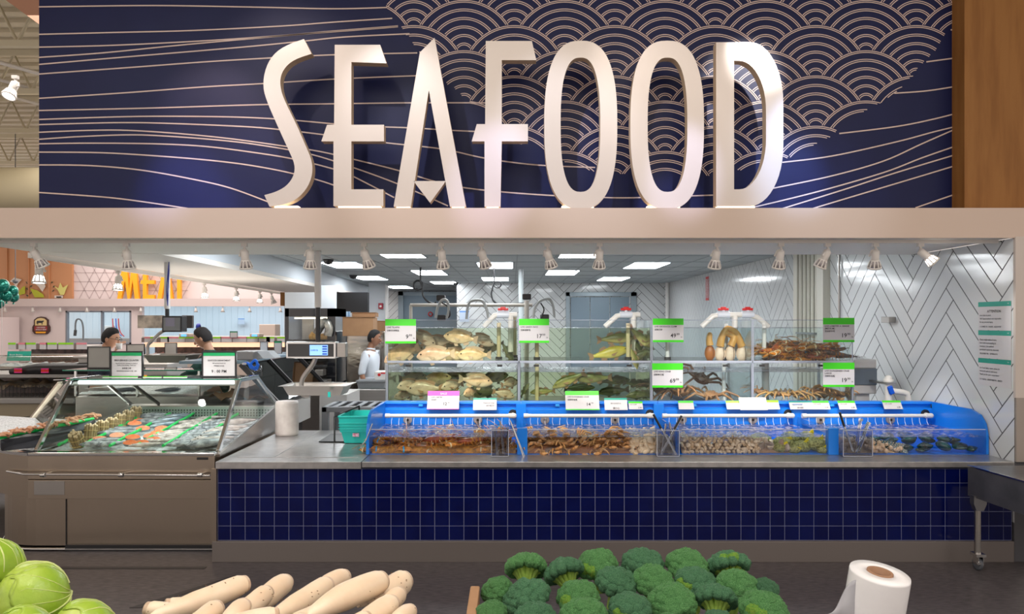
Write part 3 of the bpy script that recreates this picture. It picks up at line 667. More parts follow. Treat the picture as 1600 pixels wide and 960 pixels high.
for i in range(8):
    b, up = i % 4, i < 4; a, c = TX[b]+.006, TX[b+1]-.006
    z0, z1, zw = (1.478, 1.868, 1.79) if up else (.896, 1.462, 1.373)
    t = thing('fish_tank', TL[i], 'fish tank', ((a+c)/2, TY0, z0), 'stacked clear fish tanks')
    h = .010
    mb = MB().box(a, c, TY0, TY0+h, z0, z1); mb.box(a, c, TY1-h, TY1, z0, z1); mb.box(a, a+h, TY0+h, TY1-h, z0, z1); mb.box(c-h, c, TY0+h, TY1-h, z0, z1)
    obj('glass_walls', mb, 'tank_wall', t)
    obj('tank_base', MB().box(a, c, TY0, TY1, z0-.012, z0), 'acrylic', t)
    mb = MB(); e = .004
    mb.ring([(a, TY0-.002, z1-e), (c, TY0-.002, z1-e), (c, TY1+.002, z1-e), (a, TY1+.002, z1-e)], [(a+h, TY0+h, z1-e), (c-h, TY0+h, z1-e), (c-h, TY1-h, z1-e), (a+h, TY1-h, z1-e)], (0, 0, e))
    mb.box(a-.003, a+e, TY0-.002, TY0+.006, z0, z1); mb.box(c-e, c+.003, TY0-.002, TY0+.006, z0, z1)
    mb.box(a, c, TY0-.003, TY0+.004, z0-.014, z0+.004)
    obj('rim', mb, 'tank_rim', t)
    wm = 'water_green' if b < 2 else 'water_clear'
    if b < 2 and not up: wm = 'water_olive' if 'water_olive' in MATS or glassy('water_olive', (.82, .87, .70), 1.2, bump=(4, .1)) else 0
    obj('water', MB().box(a+h+.001, c-h-.001, TY0+h+.001, TY1-h-.001, z0+.001, zw), wm, t)
    obj('water_surface', MB().box(a+h+.002, c-h-.002, TY0+h+.002, TY1-h-.002, zw+.0005, zw+.002), 'water_top', t)
for px, pz in [(638, 0), (781, 1), (838, 1), (983, 1), (1133, 0), (1190, 0), (1282, 0)]:
    x = PX(px, TY0)
    z = PZ(571, TY0); mb = MB().box(x-.024, x+.024, TY0-.016, TY0-.004, z-.014, z+.006); tag(obj('rubber_clip', mb, 'rubber'), 'small black clip under the rim between upper and lower tanks', 'clip', 'black clips between the tank tiers')
for px, Y, z0, z1, m, lab in [(779.5, 7.15, 1.48, 1.84, 'pvc_old', 'cream standpipe inside the upper tilapia tank'), (804, 7.5, 1.48, 1.90, 'pvc_old', 'yellowed standpipe at the rear right of the upper tilapia tank'), (839, 7.1, 1.48, 1.80, 'pvc_old', 'cream standpipe behind the 17.99 price tag'),
                          (981.5, 7.1, 1.48, 1.835, 'pvc_old', 'cream standpipe in front of the bass in the upper tank'), (1043, 7.1, 1.48, 1.76, 'pvc', 'white standpipe behind the 49.99 price tag'), (1134.5, 7.3, 1.48, 1.83, 'pvc', 'white standpipe behind the geoducks'),
                          (1194, 7.1, 1.55, 1.835, 'pvc', 'short white standpipe among the upper lobsters'), (839, 7.15, .9, 1.44, 'pvc_old', 'greenish standpipe in the lower bass tank'), (1131, 7.2, .9, 1.44, 'pvc', 'white standpipe right of the king crab'), (1196, 7.4, .9, 1.44, 'pvc', 'wide white standpipe in the lower right tank')]:
    p = P(px, 500, Y); mb = MB().tube([(p.x, Y, z0+.002), (p.x, Y, z1)], .020 if 'wide' not in lab else .035, 12); mb.tube([(p.x, Y, z0+.002), (p.x, Y, z0+.03)], .032, 12, 1)
    solo('standpipe', mb, [m, 'rubber'], lab, 'pipe', 'standpipes in the fish tanks')
# valves with spouts across the tank tops
def valve(pts, caps, lab):
    p0 = pts[0]; t = thing('water_valve', lab, 'valve', (PX(caps[0], 7.3), 7.3, 1.868), 'white water valves over the tanks')
    W = [P(x, y, 7.3) for x, y in pts]
    mb = MB().tube(smoothpath(W, 1), .026, 12); 
    q = P(caps[-1]+12 if len(caps) == 1 else 1148, 492, 7.3); mb.tube([q, (q.x, 7.3, 1.55)], .028, 12)
    obj('pipe', mb, 'pvc', t)
    for c in caps:
        q = P(c, 492, 7.3); mb = MB().tube([q-Vector((.06, 0, 0)), q+Vector((.06, 0, 0))], .034, 14); mb.tube([q, q+Vector((0, 0, .045))], .016, 10); vb = obj('valve_body', mb, 'pvc_blueish' if 'pvc_blueish' in MATS or mat('pvc_blueish', (.66, .70, .78), .35) else 0, t)
        mb = MB().box(q.x-.052, q.x+.052, 7.285, 7.315, q.z+.042, q.z+.066); mb.box(q.x-.026, q.x+.026, 7.28, 7.32, q.z+.05, q.z+.078); obj('red_handle', mb, 'red', t, bevel=.006)
valve([(756, 511), (773, 493), (785, 492), (808, 492)], [786], 'white pvc valve with red handle over the left tilapia tank')
valve([(945, 511), (964, 494), (976, 492), (1000, 492)], [978], 'white pvc valve with red handle over the bass tank')
valve([(1096, 511), (1114, 494), (1128, 492), (1168, 492), (1183, 496), (1201, 511)], [1130, 1168], 'white pvc pipe with two red handles over the geoduck and lobster tanks')
# ---------------------------------------------------------------- animals
def fish(name, L, H, T, prof, mats, fins):
    """head at +X, nose at 0; prof = [(x fraction from nose, height frac, z offset frac)]"""
    mb = MB(); rings = []; N = 14
    for u, h, zo in prof:
        rings.append([Vector((-u*L, T/2*max(h, .12)**.8*math.cos(2*PI*j/N), zo*H+H/2*h*math.sin(2*PI*j/N))) for j in range(N)])
    mb.loft(rings, 0)
    def fin(pts, th=.002, m=1): mb.prism([Vector((-a*L, -th/2, b*H)) for a, b in pts], (0, th, 0), m)
    for f in fins: fin(f)
    for s in (-1, 1):
        e = Vector((-.12*L, s*T*.36, .10*H)); mb.ell(e, H*.055, 8, 6, m=2)
        mb.prism([Vector((-.30*L, s*T*.47, -.02*H)), Vector((-.48*L, s*T*.75, -.12*H)), Vector((-.42*L, s*T*.72, -.30*H))], (0, s*.001, 0), 1)
    return mb.mesh(name, mats)
def fmat(n, back, belly, dark, H):
    return mat(n, back, .32, noise_=(22, dark, .55), grad=('Z', H*.12, -H*.38, belly), coat=.3)
mat('eye', (.01, .01, .01), .1)
TP = [(0, .05, -.05), (.02, .22, -.04), (.07, .48, -.02), (.15, .74, 0), (.28, .97, .02), (.42, 1, .02), (.56, .86, .01), (.68, .62, 0), (.78, .36, 0), (.84, .26, 0), (.87, .26, 0)]
TF = [[(.85, .13), (.93, .26), (1.0, .34), (.98, 0), (1.0, -.34), (.93, -.26), (.85, -.13)], [(.22, .44), (.26, .60), (.5, .66), (.68, .55), (.8, .40), (.74, .15), (.5, .40)], [(.58, -.38), (.62, -.56), (.76, -.42), (.74, -.15)], [(.32, -.45), (.36, -.68), (.46, -.62), (.42, -.42)]]
BP = [(0, .06, -.08), (.03, .26, -.07), (.09, .50, -.04), (.18, .78, 0), (.32, 1, 0), (.46, .98, 0), (.60, .76, 0), (.72, .52, 0), (.82, .34, 0), (.87, .30, 0)]
BF = [[(.86, .15), (.94, .34), (1.0, .42), (.97, 0), (1.0, -.42), (.94, -.34), (.86, -.15)], [(.32, .46), (.36, .66), (.48, .58), (.52, .46)], [(.53, .42), (.58, .66), (.70, .52), (.74, .22)], [(.56, -.38), (.60, -.60), (.70, -.50), (.72, -.22)], [(.30, -.46), (.34, -.70), (.42, -.62), (.40, -.44)]]
fmat('tilapia_pink', (.85, .50, .38), (.95, .75, .62), (.42, .22, .12), .12); fmat('tilapia_gold', (.88, .55, .32), (.95, .74, .52), (.26, .16, .05), .12)
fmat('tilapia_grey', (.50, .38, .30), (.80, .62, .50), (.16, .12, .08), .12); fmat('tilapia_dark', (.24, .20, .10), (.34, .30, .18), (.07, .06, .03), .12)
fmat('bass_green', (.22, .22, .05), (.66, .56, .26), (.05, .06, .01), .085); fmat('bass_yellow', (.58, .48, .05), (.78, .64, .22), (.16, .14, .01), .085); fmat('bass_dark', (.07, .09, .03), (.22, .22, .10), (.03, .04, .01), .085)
mat('fin_brown', (.30, .17, .10), .5); mat('fin_pale', (.55, .38, .28), .5); mat('fin_dark', (.09, .08, .05), .5)
FM = {'tp': fish('tilapia', .29, .115, .05, TP, ['tilapia_pink', 'fin_pale', 'eye'], TF), 'tg': fish('tilapia', .29, .115, .05, TP, ['tilapia_gold', 'fin_pale', 'eye'], TF),
      'ty': fish('tilapia', .29, .115, .05, TP, ['tilapia_grey', 'fin_brown', 'eye'], TF), 'td': fish('tilapia', .29, .115, .05, TP, ['tilapia_dark', 'fin_dark', 'eye'], TF),
      'bg': fish('bass', .32, .088, .05, BP, ['bass_green', 'fin_brown', 'eye'], BF), 'by': fish('bass', .32, .088, .05, BP, ['bass_yellow', 'fin_brown', 'eye'], BF), 'bd': fish('bass', .32, .088, .05, BP, ['bass_dark', 'fin_dark', 'eye'], BF)}
def put_fish(k, cx, cy, L, face, tilt, Y, lab, grp, yaw=0):
    sp = 'tilapia' if k[0] == 't' else 'bass'; base = .29 if sp == 'tilapia' else .32
    s = (L*Y/F)/base/max(.3, math.cos(math.radians(yaw)))
    R = RY(math.radians(-tilt))@RZ(math.radians(yaw)+(0 if face > 0 else PI))
    o = bpy.data.objects.new(sp, FM[k]); C.objects.link(o); c = P(cx, cy, Y)
    o.scale = (s, s, s); o.rotation_euler = R.to_euler(); o.location = c+R@Vector((base*s*.5, 0, 0))
    return tag(o, lab, 'fish', grp)
GT, GB = 'tilapia in the upper left tank', 'bass in the upper tank'
FISH = [('tg', 720, 528, 48, -1, -8, 7.12, 'golden pink tilapia near the water surface, facing left', GT), ('ty', 661, 528, 42, 1, -32, 7.15, 'pale grey tilapia behind the 9.99 price tag', GT), ('ty', 684, 535, 44, -1, 6, 7.3, 'brownish tilapia in the middle of the upper tank', GT),
 ('ty', 752, 531, 38, 1, -22, 7.28, 'dark mottled tilapia facing right below the white spout', GT), ('tg', 628, 554, 54, -1, 22, 7.1, 'greenish gold tilapia at the lower left corner of the upper tank', GT), ('ty', 640, 543, 44, 1, -10, 7.35, 'pale tilapia half hidden at the left of the upper tank', GT),
 ('tp', 681, 555, 54, -1, 4, 7.05, 'large pinkish tilapia with a red fin resting on the tank bottom', GT), ('tg', 712, 555, 44, -1, 0, 7.28, 'yellowish tilapia behind the large pinkish one', GT), ('tg', 741, 555, 48, -1, 0, 7.12, 'golden tilapia lying right of the pinkish one', GT),
 ('td', 760, 545, 36, 1, 10, 7.45, 'dark tilapia at the back of the upper left tank', GT), ('bd', 793, 550, 34, 1, -58, 7.35, 'dark fish diving steeply behind the cream standpipe', GT), ('td', 700, 541, 40, 1, -5, 7.55, 'brown tilapia deep in the upper left tank', GT)]
GL = 'tilapia in the lower left tank'
FISH += [('ty', 640, 602, 32, -1, 8, 7.10, 'pale tilapia with its face turned forward at left of the lower tank', GL, 35), ('ty', 664, 608, 52, -1, 2, 7.07, 'long grey tilapia just left of the pink sign', GL), ('tg', 681, 594, 44, 1, 12, 7.3, 'buff tilapia high in the lower left tank', GL),
 ('ty', 707, 603, 30, -1, 8, 7.12, 'pale tilapia coming out over the pink sign', GL, 35), ('tp', 743, 595, 48, 1, -6, 7.08, 'pink tilapia facing right in the lower tank', GL), ('tp', 735, 614, 17, -1, 5, 7.1, 'small pale tilapia seen head-on over the teal tag', GL, 60), ('ty', 796, 599, 24, 1, 10, 7.12, 'grey tilapia beside the post at the tank divider', GL, 45),
 ('ty', 787, 616, 32, 1, -14, 7.1, 'brown tilapia low in the right corner of the lower tank', GL), ('td', 645, 590, 40, 1, 5, 7.5, 'dark tilapia in the shade at the back left', GL), ('td', 720, 588, 44, -1, -5, 7.55, 'dark tilapia in the shade at the back middle', GL), ('td', 772, 590, 40, 1, 12, 7.5, 'dark tilapia in the shade at the back right', GL),
 ('ty', 632, 618, 30, -1, 10, 7.15, 'tilapia at the bottom left of the lower tank', GL), ('td', 755, 612, 46, -1, 0, 7.45, 'olive tilapia low behind the small pale one', GL)]
FISH += [('bg', 962, 529, 54, 1, 5, 7.25, 'green bass behind the cream standpipe, tail to the left', GB), ('by', 952, 552, 60, 1, 12, 7.2, 'bright yellow bass with brown tail', GB), ('bg', 1002, 528, 48, 1, -42, 7.2, 'green bass nosing down at the right end of its tank', GB),
 ('bd', 993, 540, 50, 1, -62, 7.3, 'dark bass standing nose down right of the standpipe', GB), ('bd', 1004, 553, 36, -1, 30, 7.15, 'dark bass at the bottom right corner of the upper tank', GB), ('bg', 990, 558, 36, 1, -70, 7.12, 'olive bass wedged against the standpipe', GB)]
GC = 'bass in the lower tank'
FISH += [('bg', 889, 594, 52, -1, 24, 7.08, 'green bass swimming down to the left above the 14.99 sign', GC), ('bg', 928, 591, 52, -1, 2, 7.12, 'green bass with white belly and its tail to the right', GC), ('bd', 905, 606, 44, 1, 3, 7.4, 'olive bass in the murky middle of the lower tank', GC), ('bd', 958, 611, 46, -1, 5, 7.35, 'dark bass above the teal tag, deep in the tank', GC),
 ('bd', 820, 610, 24, 1, 60, 7.1, 'dark bass rising at the left edge of the lower bass tank', GC), ('bg', 848, 612, 36, -1, 3, 7.2, 'bass with brown tail low left in the lower bass tank', GC), ('bd', 995, 600, 40, 1, -5, 7.5, 'olive bass at the back right of the lower tank', GC), ('bd', 960, 595, 44, 1, 5, 7.6, 'olive bass at the far back of the lower tank', GC), ('bd', 1000, 617, 40, -1, 5, 7.2, 'yellowish bass low in the right corner', GC)]
for f in FISH: put_fish(f[0], f[1], f[2], f[3]*1.12, *f[4:])
# lobster, crab, king crab, geoduck and shells --------------------------------------------------
def lobster(name, mats, seed=0):
    rnd = random.Random(seed); mb = MB(); N = 12
    def ring(x, w_, h, z=0): return [Vector((x, w_*math.cos(2*PI*j/N), z+h*math.sin(2*PI*j/N))) for j in range(N)]
    mb.loft([ring(.11, .004, .004, .01), ring(.095, .012, .012, .008), ring(.07, .024, .024, .004), ring(.03, .031, .030), ring(-.01, .032, .030), ring(-.025, .028, .026)], 0)
    x = -.022
    for i in range(6):
        w_ = .030-.002*i; mb.loft([ring(x, w_*.9, w_*.75), ring(x-.006, w_*1.02, w_*.86), ring(x-.018, w_, w_*.82), ring(x-.021, w_*.86, w_*.7)], 0 if i % 2 else 1); x -= .019
    for a in (-40, -20, 0, 20, 40):
        d = Vector((-math.cos(math.radians(a)), math.sin(math.radians(a)), 0)); mb.ell(Vector((x, 0, 0))+d*.022, (.022, .011, .004), 8, 6, RZ(PI-math.radians(a)), 0)
    for s in (-1, 1):
        mb.tube([(.06, s*.02, -.01), (.09, s*.05, -.012), (.115, s*.062, -.008), (.13, s*.06, -.006)], [.008, .009, .010, .012], 8, 1)
        R = RZ(s*.12); c = Vector((.175, s*.058, -.002))
        mb.loft([[c+R@Vector((dx, a_*math.cos(2*PI*j/N), h_*math.sin(2*PI*j/N))) for j in range(N)] for dx, a_, h_ in ((-.048, .010, .008), (-.03, .024, .016), (0, .030, .018), (.02, .026, .016), (.045, .012, .009), (.062, .003, .003))], 1)
        mb.tube([c+R@Vector((.0, -s*.024, 0)), c+R@Vector((.03, -s*.034, 0)), c+R@Vector((.058, -s*.016, 0))], [.011, .010, .003], 8, 1)
        mb.ring([c+R@Vector((.012, .036*math.cos(a), .022*math.sin(a))) for a in [2*PI*i/14 for i in range(14)]], [c+R@Vector((.012, .030*math.cos(a), .018*math.sin(a))) for a in [2*PI*i/14 for i in range(14)]], R@Vector((.012, 0, 0)), 2)
        for k in range(4):
            xx = .045-.02*k; mb.tube([(xx, s*.025, -.012), (xx+.01-.01*k, s*.060, .006), (xx+.015-.018*k, s*.095, -.025)], [.0045, .004, .002], 6, 1)
        mb.tube(smoothpath([(.10, s*.008, .012), (.15, s*.03, .04), (.20, s*(.06+.05*rnd.random()), .05), (.26, s*.14, .03)], 4), [.0022]*12+[.001], 5, 1)
        mb.ell((.098, s*.010, .016), .0045, 8, 6, m=3)
    return mb.mesh(name, mats)
mat('lobster_dark', (.20, .11, .05), .25, noise_=(28, (.42, .10, .01), .8), coat=.5); mat('lobster_leg', (.26, .11, .03), .3, noise_=(40, (.72, .34, .05), .8), coat=.4)
mat('lobster_red', (.60, .11, .02), .28, noise_=(20, (.20, .05, .03), .8), coat=.5); mat('lobster_orange', (.80, .30, .03), .3, noise_=(30, (.20, .06, .01), .6), coat=.4)
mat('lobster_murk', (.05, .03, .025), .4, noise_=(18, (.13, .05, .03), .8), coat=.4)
mat('band_cream', (.75, .62, .36), .4); mat('band_blue', (.03, .35, .7), .4)
LM = [lobster('lobster', ['lobster_dark', 'lobster_leg', 'band_cream', 'eye'], 1), lobster('lobster', ['lobster_red', 'lobster_orange', 'band_cream', 'eye'], 2), lobster('lobster', ['lobster_dark', 'lobster_orange', 'band_blue', 'eye'], 3), lobster('lobster', ['lobster_murk', 'lobster_dark', 'band_cream', 'eye'], 4)]
def crab(name, mats, W=.085, leg=1.0):
    mb = MB(); NU = 28
    def sh(u, v):
        a = 2*PI*u; r = v; ser = 1+.035*math.sin(a*13)*(v > .85); x = W*r*math.cos(a)*ser; y = W*.62*r*math.sin(a)*ser*(1.06 if math.sin(a) > 0 else .9)
        return Vector((x, y, W*.30*(1-r**2.4)+.003*noise.noise((x*90, y*90, 0))))
    mb.grid(NU, 7, sh, 0)
    mb.grid(NU, 4, lambda u, v: Vector((W*v*math.cos(-2*PI*u), W*.6*v*math.sin(-2*PI*u), -W*.18*(1-v**2))), 1)
    for s in (-1, 1):
        mb.tube([(s*W*.6, W*.35, 0), (s*W*1.05, W*.62, .005), (s*W*.95, W*.95, .0)], [.010, .012, .012], 8, 1)
        mb.loft([[Vector((s*(W*.92-t_*W*.55), W*(.95+t_*.10), 0))+Vector((0, r_*math.cos(2*PI*j/10), r_*.8*math.sin(2*PI*j/10))) for j in range(10)] for t_, r_ in ((0, .012), (.3, .019), (.6, .016), (.9, .008), (1.1, .002))], 1)
        mb.tube([(s*W*.6, W*.9, .0), (s*W*.38, W*.84, 0), (s*W*.28, W*.95, 0)], [.008, .007, .002], 6, 2)
        for k in range(4):
            y = W*(.25-.22*k); dy = -W*.25*(k-.6)
            mb.tube([(s*W*.7, y, -.004), (s*W*1.25*leg, y+dy, .022), (s*W*1.62*leg, y+dy*2, .0), (s*W*1.85*leg, y+dy*2.6, -.03)], [.008, .0085, .007, .002], 7, 1)
        mb.ell((s*W*.16, W*.62, .008), .004, 6, 5, m=3)
    return mb.mesh(name, mats)
mat('crab_brown', (.32, .145, .075), .4, noise_=(20, (.36, .17, .08), .8), bump=(90, .3), coat=.3); mat('crab_leg', (.60, .30, .11), .4, noise_=(16, (.62, .36, .12), .9), coat=.3); mat('crab_tip', (.75, .62, .45), .4)
mat('crab_grey', (.22, .15, .12), .4, noise_=(20, (.34, .24, .18), .7), coat=.3)
CM = [crab('crab', ['crab_brown', 'crab_leg', 'crab_tip', 'eye']), crab('crab', ['crab_grey', 'crab_leg', 'crab_tip', 'eye'], .078)]
def shell_clam(name, m, r=(.020, .016, .012)):
    mb = MB()
    def f(u, v):
        a = 2*PI*u; t = PI*v; x = r[0]*math.sin(t)*math.cos(a); y = r[1]*math.sin(t)*math.sin(a); z = r[2]*math.cos(t)
        k = 1+.25*max(0, y/r[1])**2; rd = 1+.02*math.sin(26*t); return Vector((x*(1-.25*max(0, y/r[1])), y*k*rd, z*(1-.3*abs(y/r[1]))*rd))
    mb.grid(14, 10, f, 0); return mb.mesh(name, m)
def shell_cockle(name, m, R_=.020):
    mb = MB(); mb.grid(40, 8, lambda u, v: Vector((math.sin(PI*v)*math.cos(2*PI*u), math.sin(PI*v)*math.sin(2*PI*u)*.85, math.cos(PI*v)*.8))*R_*(1+.045*math.sin(2*PI*u*20)*math.sin(PI*v)), 0); return mb.mesh(name, m)
def shell_snail(name, m, s=1.0):
    mb = MB(); pts = []; rs = []
    for i in range(44):
        t = i/43; a = t*2*PI*2.7; q = .10+t*t*.9; pts.append(Vector((q*.024*math.cos(a), q*.024*math.sin(a), .040-.046*q))*s); rs.append((.003+.021*q)*s*(1+.05*math.sin(i*2.2)))
    mb.tube(pts, rs, 12, 0); mb.ell(pts[-1]+Vector((0, .006, -.004))*s, (.016*s, .008*s, .018*s), 10, 6, m=1); return mb.mesh(name, m)
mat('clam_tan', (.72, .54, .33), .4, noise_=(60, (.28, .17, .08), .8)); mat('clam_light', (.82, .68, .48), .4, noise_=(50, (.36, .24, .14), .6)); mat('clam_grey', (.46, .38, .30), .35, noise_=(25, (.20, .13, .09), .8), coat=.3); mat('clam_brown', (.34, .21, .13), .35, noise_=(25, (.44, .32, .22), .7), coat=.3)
mat('cockle_pale', (.86, .64, .42), .45, noise_=(40, (.50, .30, .15), .6)); mat('snail_buff', (.80, .60, .36), .4, noise_=(24, (.80, .66, .46), .8), coat=.2); mat('snail_foot', (.66, .46, .26), .4)
mat('shell_black', (.010, .018, .020), .16, noise_=(14, (.01, .10, .09), .9), coat=.6, bump=(40, .4)); 
SM = {'clam': [shell_clam('clam', ['clam_tan']), shell_clam('clam', ['clam_light'])], 'big': [shell_clam('clam', ['clam_grey'], (.040, .028, .020)), shell_clam('clam', ['clam_brown'], (.042, .028, .020)), shell_clam('clam', ['clam_light'], (.036, .028, .020))],
      'cockle': [shell_cockle('cockle', ['cockle_pale'])], 'snail': [shell_snail('sea_snail', ['snail_buff', 'snail_foot'])], 'dark': [shell_clam('abalone', ['shell_black'], (.070, .052, .030)), shell_clam('abalone', ['shell_black'], (.060, .056, .036))]}
def drop(meshes, name, x, y, z, label, cat, grp, rnd, s=1.0, flat=False, rot=None):
    o = bpy.data.objects.new(name, rnd.choice(meshes)); C.objects.link(o); o.location = (x, y, z); o.scale = (s,)*3
    o.rotation_euler = rot if rot else ((rnd.uniform(-.35, .35), rnd.uniform(-.35, .35), rnd.uniform(0, 6.28)) if flat else (rnd.uniform(0, 6.28), rnd.uniform(0, 6.28), rnd.uniform(0, 6.28)))
    return tag(o, label, cat, grp)
def heap(name, x0, x1, ztop, m, label, y0=5.99, y1=6.72, inset=.03):
    mb = MB(); 
    mb.grid(30, 16, lambda u, v: Vector((x0+(x1-x0)*u, y0+(y1-y0)*v, .777+max(0.001, (ztop(x0+(x1-x0)*u, y0+(y1-y0)*v)-inset-.777)*min(1, 14*v, 8*(1-v))+.006*noise.noise((u*14, v*9, 2))))), 0)
    o = obj(name, mb, m); tag(o, label, 'shellfish'); o['kind'] = 'stuff'; return o
R_ = random.Random(11)
zf = lambda base: (lambda x, y: base-.045*max(0, y-5.98)/.75+.008*noise.noise((x*9, y*9, 1)))
# bay 1 lobsters
GLB = 'lobsters piled in the left blue tub'; LBL = 'wet brown lobster in the heap inside the left blue tub'
heap('lobster_bed', -1.14, .03, zf(.885), 'lobster_leg', 'dark tangle of lobster legs and shells deep in the left blue tub', inset=.05)
for k, (x, z, rz, mi, s) in enumerate([(-1.02, .815, 2.9, 0, 1), (-.86, .86, .3, 0, 1), (-.98, .85, 1.1, 3, .9), (-.70, .82, 3.3, 2, 1), (-.62, .875, 2.95, 1, 1.15), (-.46, .83, .2, 0, 1), (-.36, .865, 3.5, 1, .9), (-.25, .82, -.4, 0, 1), (-.14, .865, 2.7, 0, 1), (-.04, .83, .9, 2, .9), (-.84, .81, -.2, 1, .9), (-.54, .80, 3.0, 0, 1), (-.08, .795, 3.1, 1, .9), (-1.05, .795, .2, 1, .8), (-.75, .795, .1, 0, .9), (-.30, .79, 3.2, 2, .9), (-.95, .79, 3.3, 2, .9)]):
    drop([LM[mi]], 'lobster', x, 6.07+.035*(k % 3), z, LBL, 'lobster', GLB, R_, s, rot=(R_.uniform(-.5, .2), R_.uniform(-.25, .25), rz))
for k in range(14): drop(LM, 'lobster', R_.uniform(-1.0, -.1), R_.uniform(6.2, 6.6), .838+R_.uniform(-.015, .01), LBL, 'lobster', GLB, R_, 1, flat=True)
# bay 2 crabs and snails
heap('crab_bed', .13, .96, zf(.885), 'crab_brown', 'dark heap of crab shells deep in the second blue tub', inset=.05)
GCB = 'brown crabs piled in the second blue tub'; CBL = 'brown crab with orange legs in the heap inside the second blue tub'
for k in range(24):
    x = .18+.78*(k % 8)/7+R_.uniform(-.03, .03); row = k//8
    drop(CM, 'crab', x, 6.04+.04*row, .798+.038*row+R_.uniform(-.008, .008), CBL, 'crab', GCB, R_, R_.uniform(.85, 1.05), rot=(R_.uniform(-.2, 1.1), R_.uniform(-.4, .4), PI+R_.uniform(-.9, .9)))
for k in range(14): drop(CM, 'crab', R_.uniform(.2, .92), R_.uniform(6.2, 6.6), .865, CBL, 'crab', GCB, R_, 1, flat=True)
GSN = 'sea snails in the second blue tub'; SNL = 'buff sea snail shell in the heap right of the brown crabs'
heap('snail_bed', .98, 1.29, zf(.885), 'clam_brown', 'packed buff sea snail shells beneath the top ones', inset=.035)
for row in range(4):
    for k in range(7): drop(SM['snail'], 'sea_snail', 1.0+.046*k+R_.uniform(-.012, .012), 6.0+.02*row, .800+.030*row+R_.uniform(-.005, .005), SNL, 'sea snail', GSN, R_, R_.uniform(.85, 1.15))
for k in range(26): drop(SM['snail'], 'sea_snail', R_.uniform(1.0, 1.27), R_.uniform(6.08, 6.6), .878, SNL, 'sea snail', GSN, R_)
# bay 3 clams, bigger clams, netted bags
GCL = 'small clams in the third blue tub'; CLL = 'small tan clam in the heap at the left of the third blue tub'
heap('clam_bed', 1.385, 2.02, zf(.888), 'clam_brown', 'packed clams beneath the top ones, darkened as crevice shade', inset=.03, y0=6.01)  # bed coloured darker than the tan clams, as shade between the shells
for row in range(5):
    for k in range(19):
        x = 1.40+.0335*k+.016*(row % 2); top = .905-max(0, x-1.85)*.12; z = .790+.027*row
        if z < top: drop(SM['clam'], 'clam', x+R_.uniform(-.008, .008), 5.992+.008*row+R_.uniform(0, .01), z+R_.uniform(-.006, .006), CLL, 'clam', GCL, R_, R_.uniform(.85, 1.25))
for k in range(110): x = R_.uniform(1.39, 2.0); y = 6.06+.5*R_.random()**1.5; drop(SM['clam'], 'clam', x, y, zf(.900)(x, y)-.002, CLL, 'clam', GCL, R_)
GBC = 'large clams in the third blue tub'; BCL = 'large smooth brown clam between the small clams and the netted bags'
heap('large_clam_bed', 1.86, 2.28, lambda x, y: .872-max(0, y-6.0)*.08, 'clam_brown', 'packed brown clams beneath the large ones', inset=.035, y0=6.01)
for k in range(44):
    x = R_.uniform(1.84, 2.30); y = 6.0+.3*(k/44); z = .797+.022*(k % 3)+.012*R_.random(); drop(SM['big'], 'clam', x, y, z, BCL, 'clam', GBC, R_, R_.uniform(.8, 1.05))
mat('net_green', (.15, .15, .035), .5, noise_=(75, (.46, .46, .15), .95), bump=(70, 1.0)); mat('tag_yellow', (.80, .66, .01), .45)
for k, (x, y, z, r) in enumerate([(2.13, 6.32, .835, .085), (2.27, 6.16, .835, .078), (2.20, 6.05, .815, .058), (2.40, 6.10, .815, .070), (2.36, 6.24, .865, .075), (2.51, 6.08, .84, .078), (2.50, 6.25, .868, .07), (2.31, 6.04, .80, .05), (2.54, 6.02, .80, .045)]):
    t = thing('shellfish_bag', 'olive net shellfish bag, yellow tie, '+['farthest left of the bags', 'left of the middle with a bright yellow tab', 'small, low at the glass on the left', 'low at the front in the middle', 'top middle of the bags', 'large, front right', 'top right behind the front one', 'smallest, half hidden at the front', 'small, beside the blue divider'][k], 'net bag', (x, y, z-r*.6), 'netted shellfish bags in the third blue tub')
    mb = MB(); mb.grid(26, 14, lambda u, v: Vector((x, y, z))+Vector((math.sin(PI*v)*math.cos(2*PI*u)*1.15, math.sin(PI*v)*math.sin(2*PI*u), math.cos(PI*v)*.72))*r*(1+.09*noise.noise((u*9+k, v*9, k))+.22*max(0, .12-v)), 0)
    obj('net', mb, 'net_green', t)
    a = R_.uniform(-.8, .8); q = Vector((x, y-r*.5, z+r*.55)); mb = MB().prism([q, q+Vector((.05*math.cos(a), -.01, .05*math.sin(a)+.01)), q+Vector((.062*math.cos(a), -.005, .03*math.sin(a)-.012)), q+Vector((.02, 0, -.015))], (0, .006, .002)); obj('tie', mb, 'tag_yellow', t)
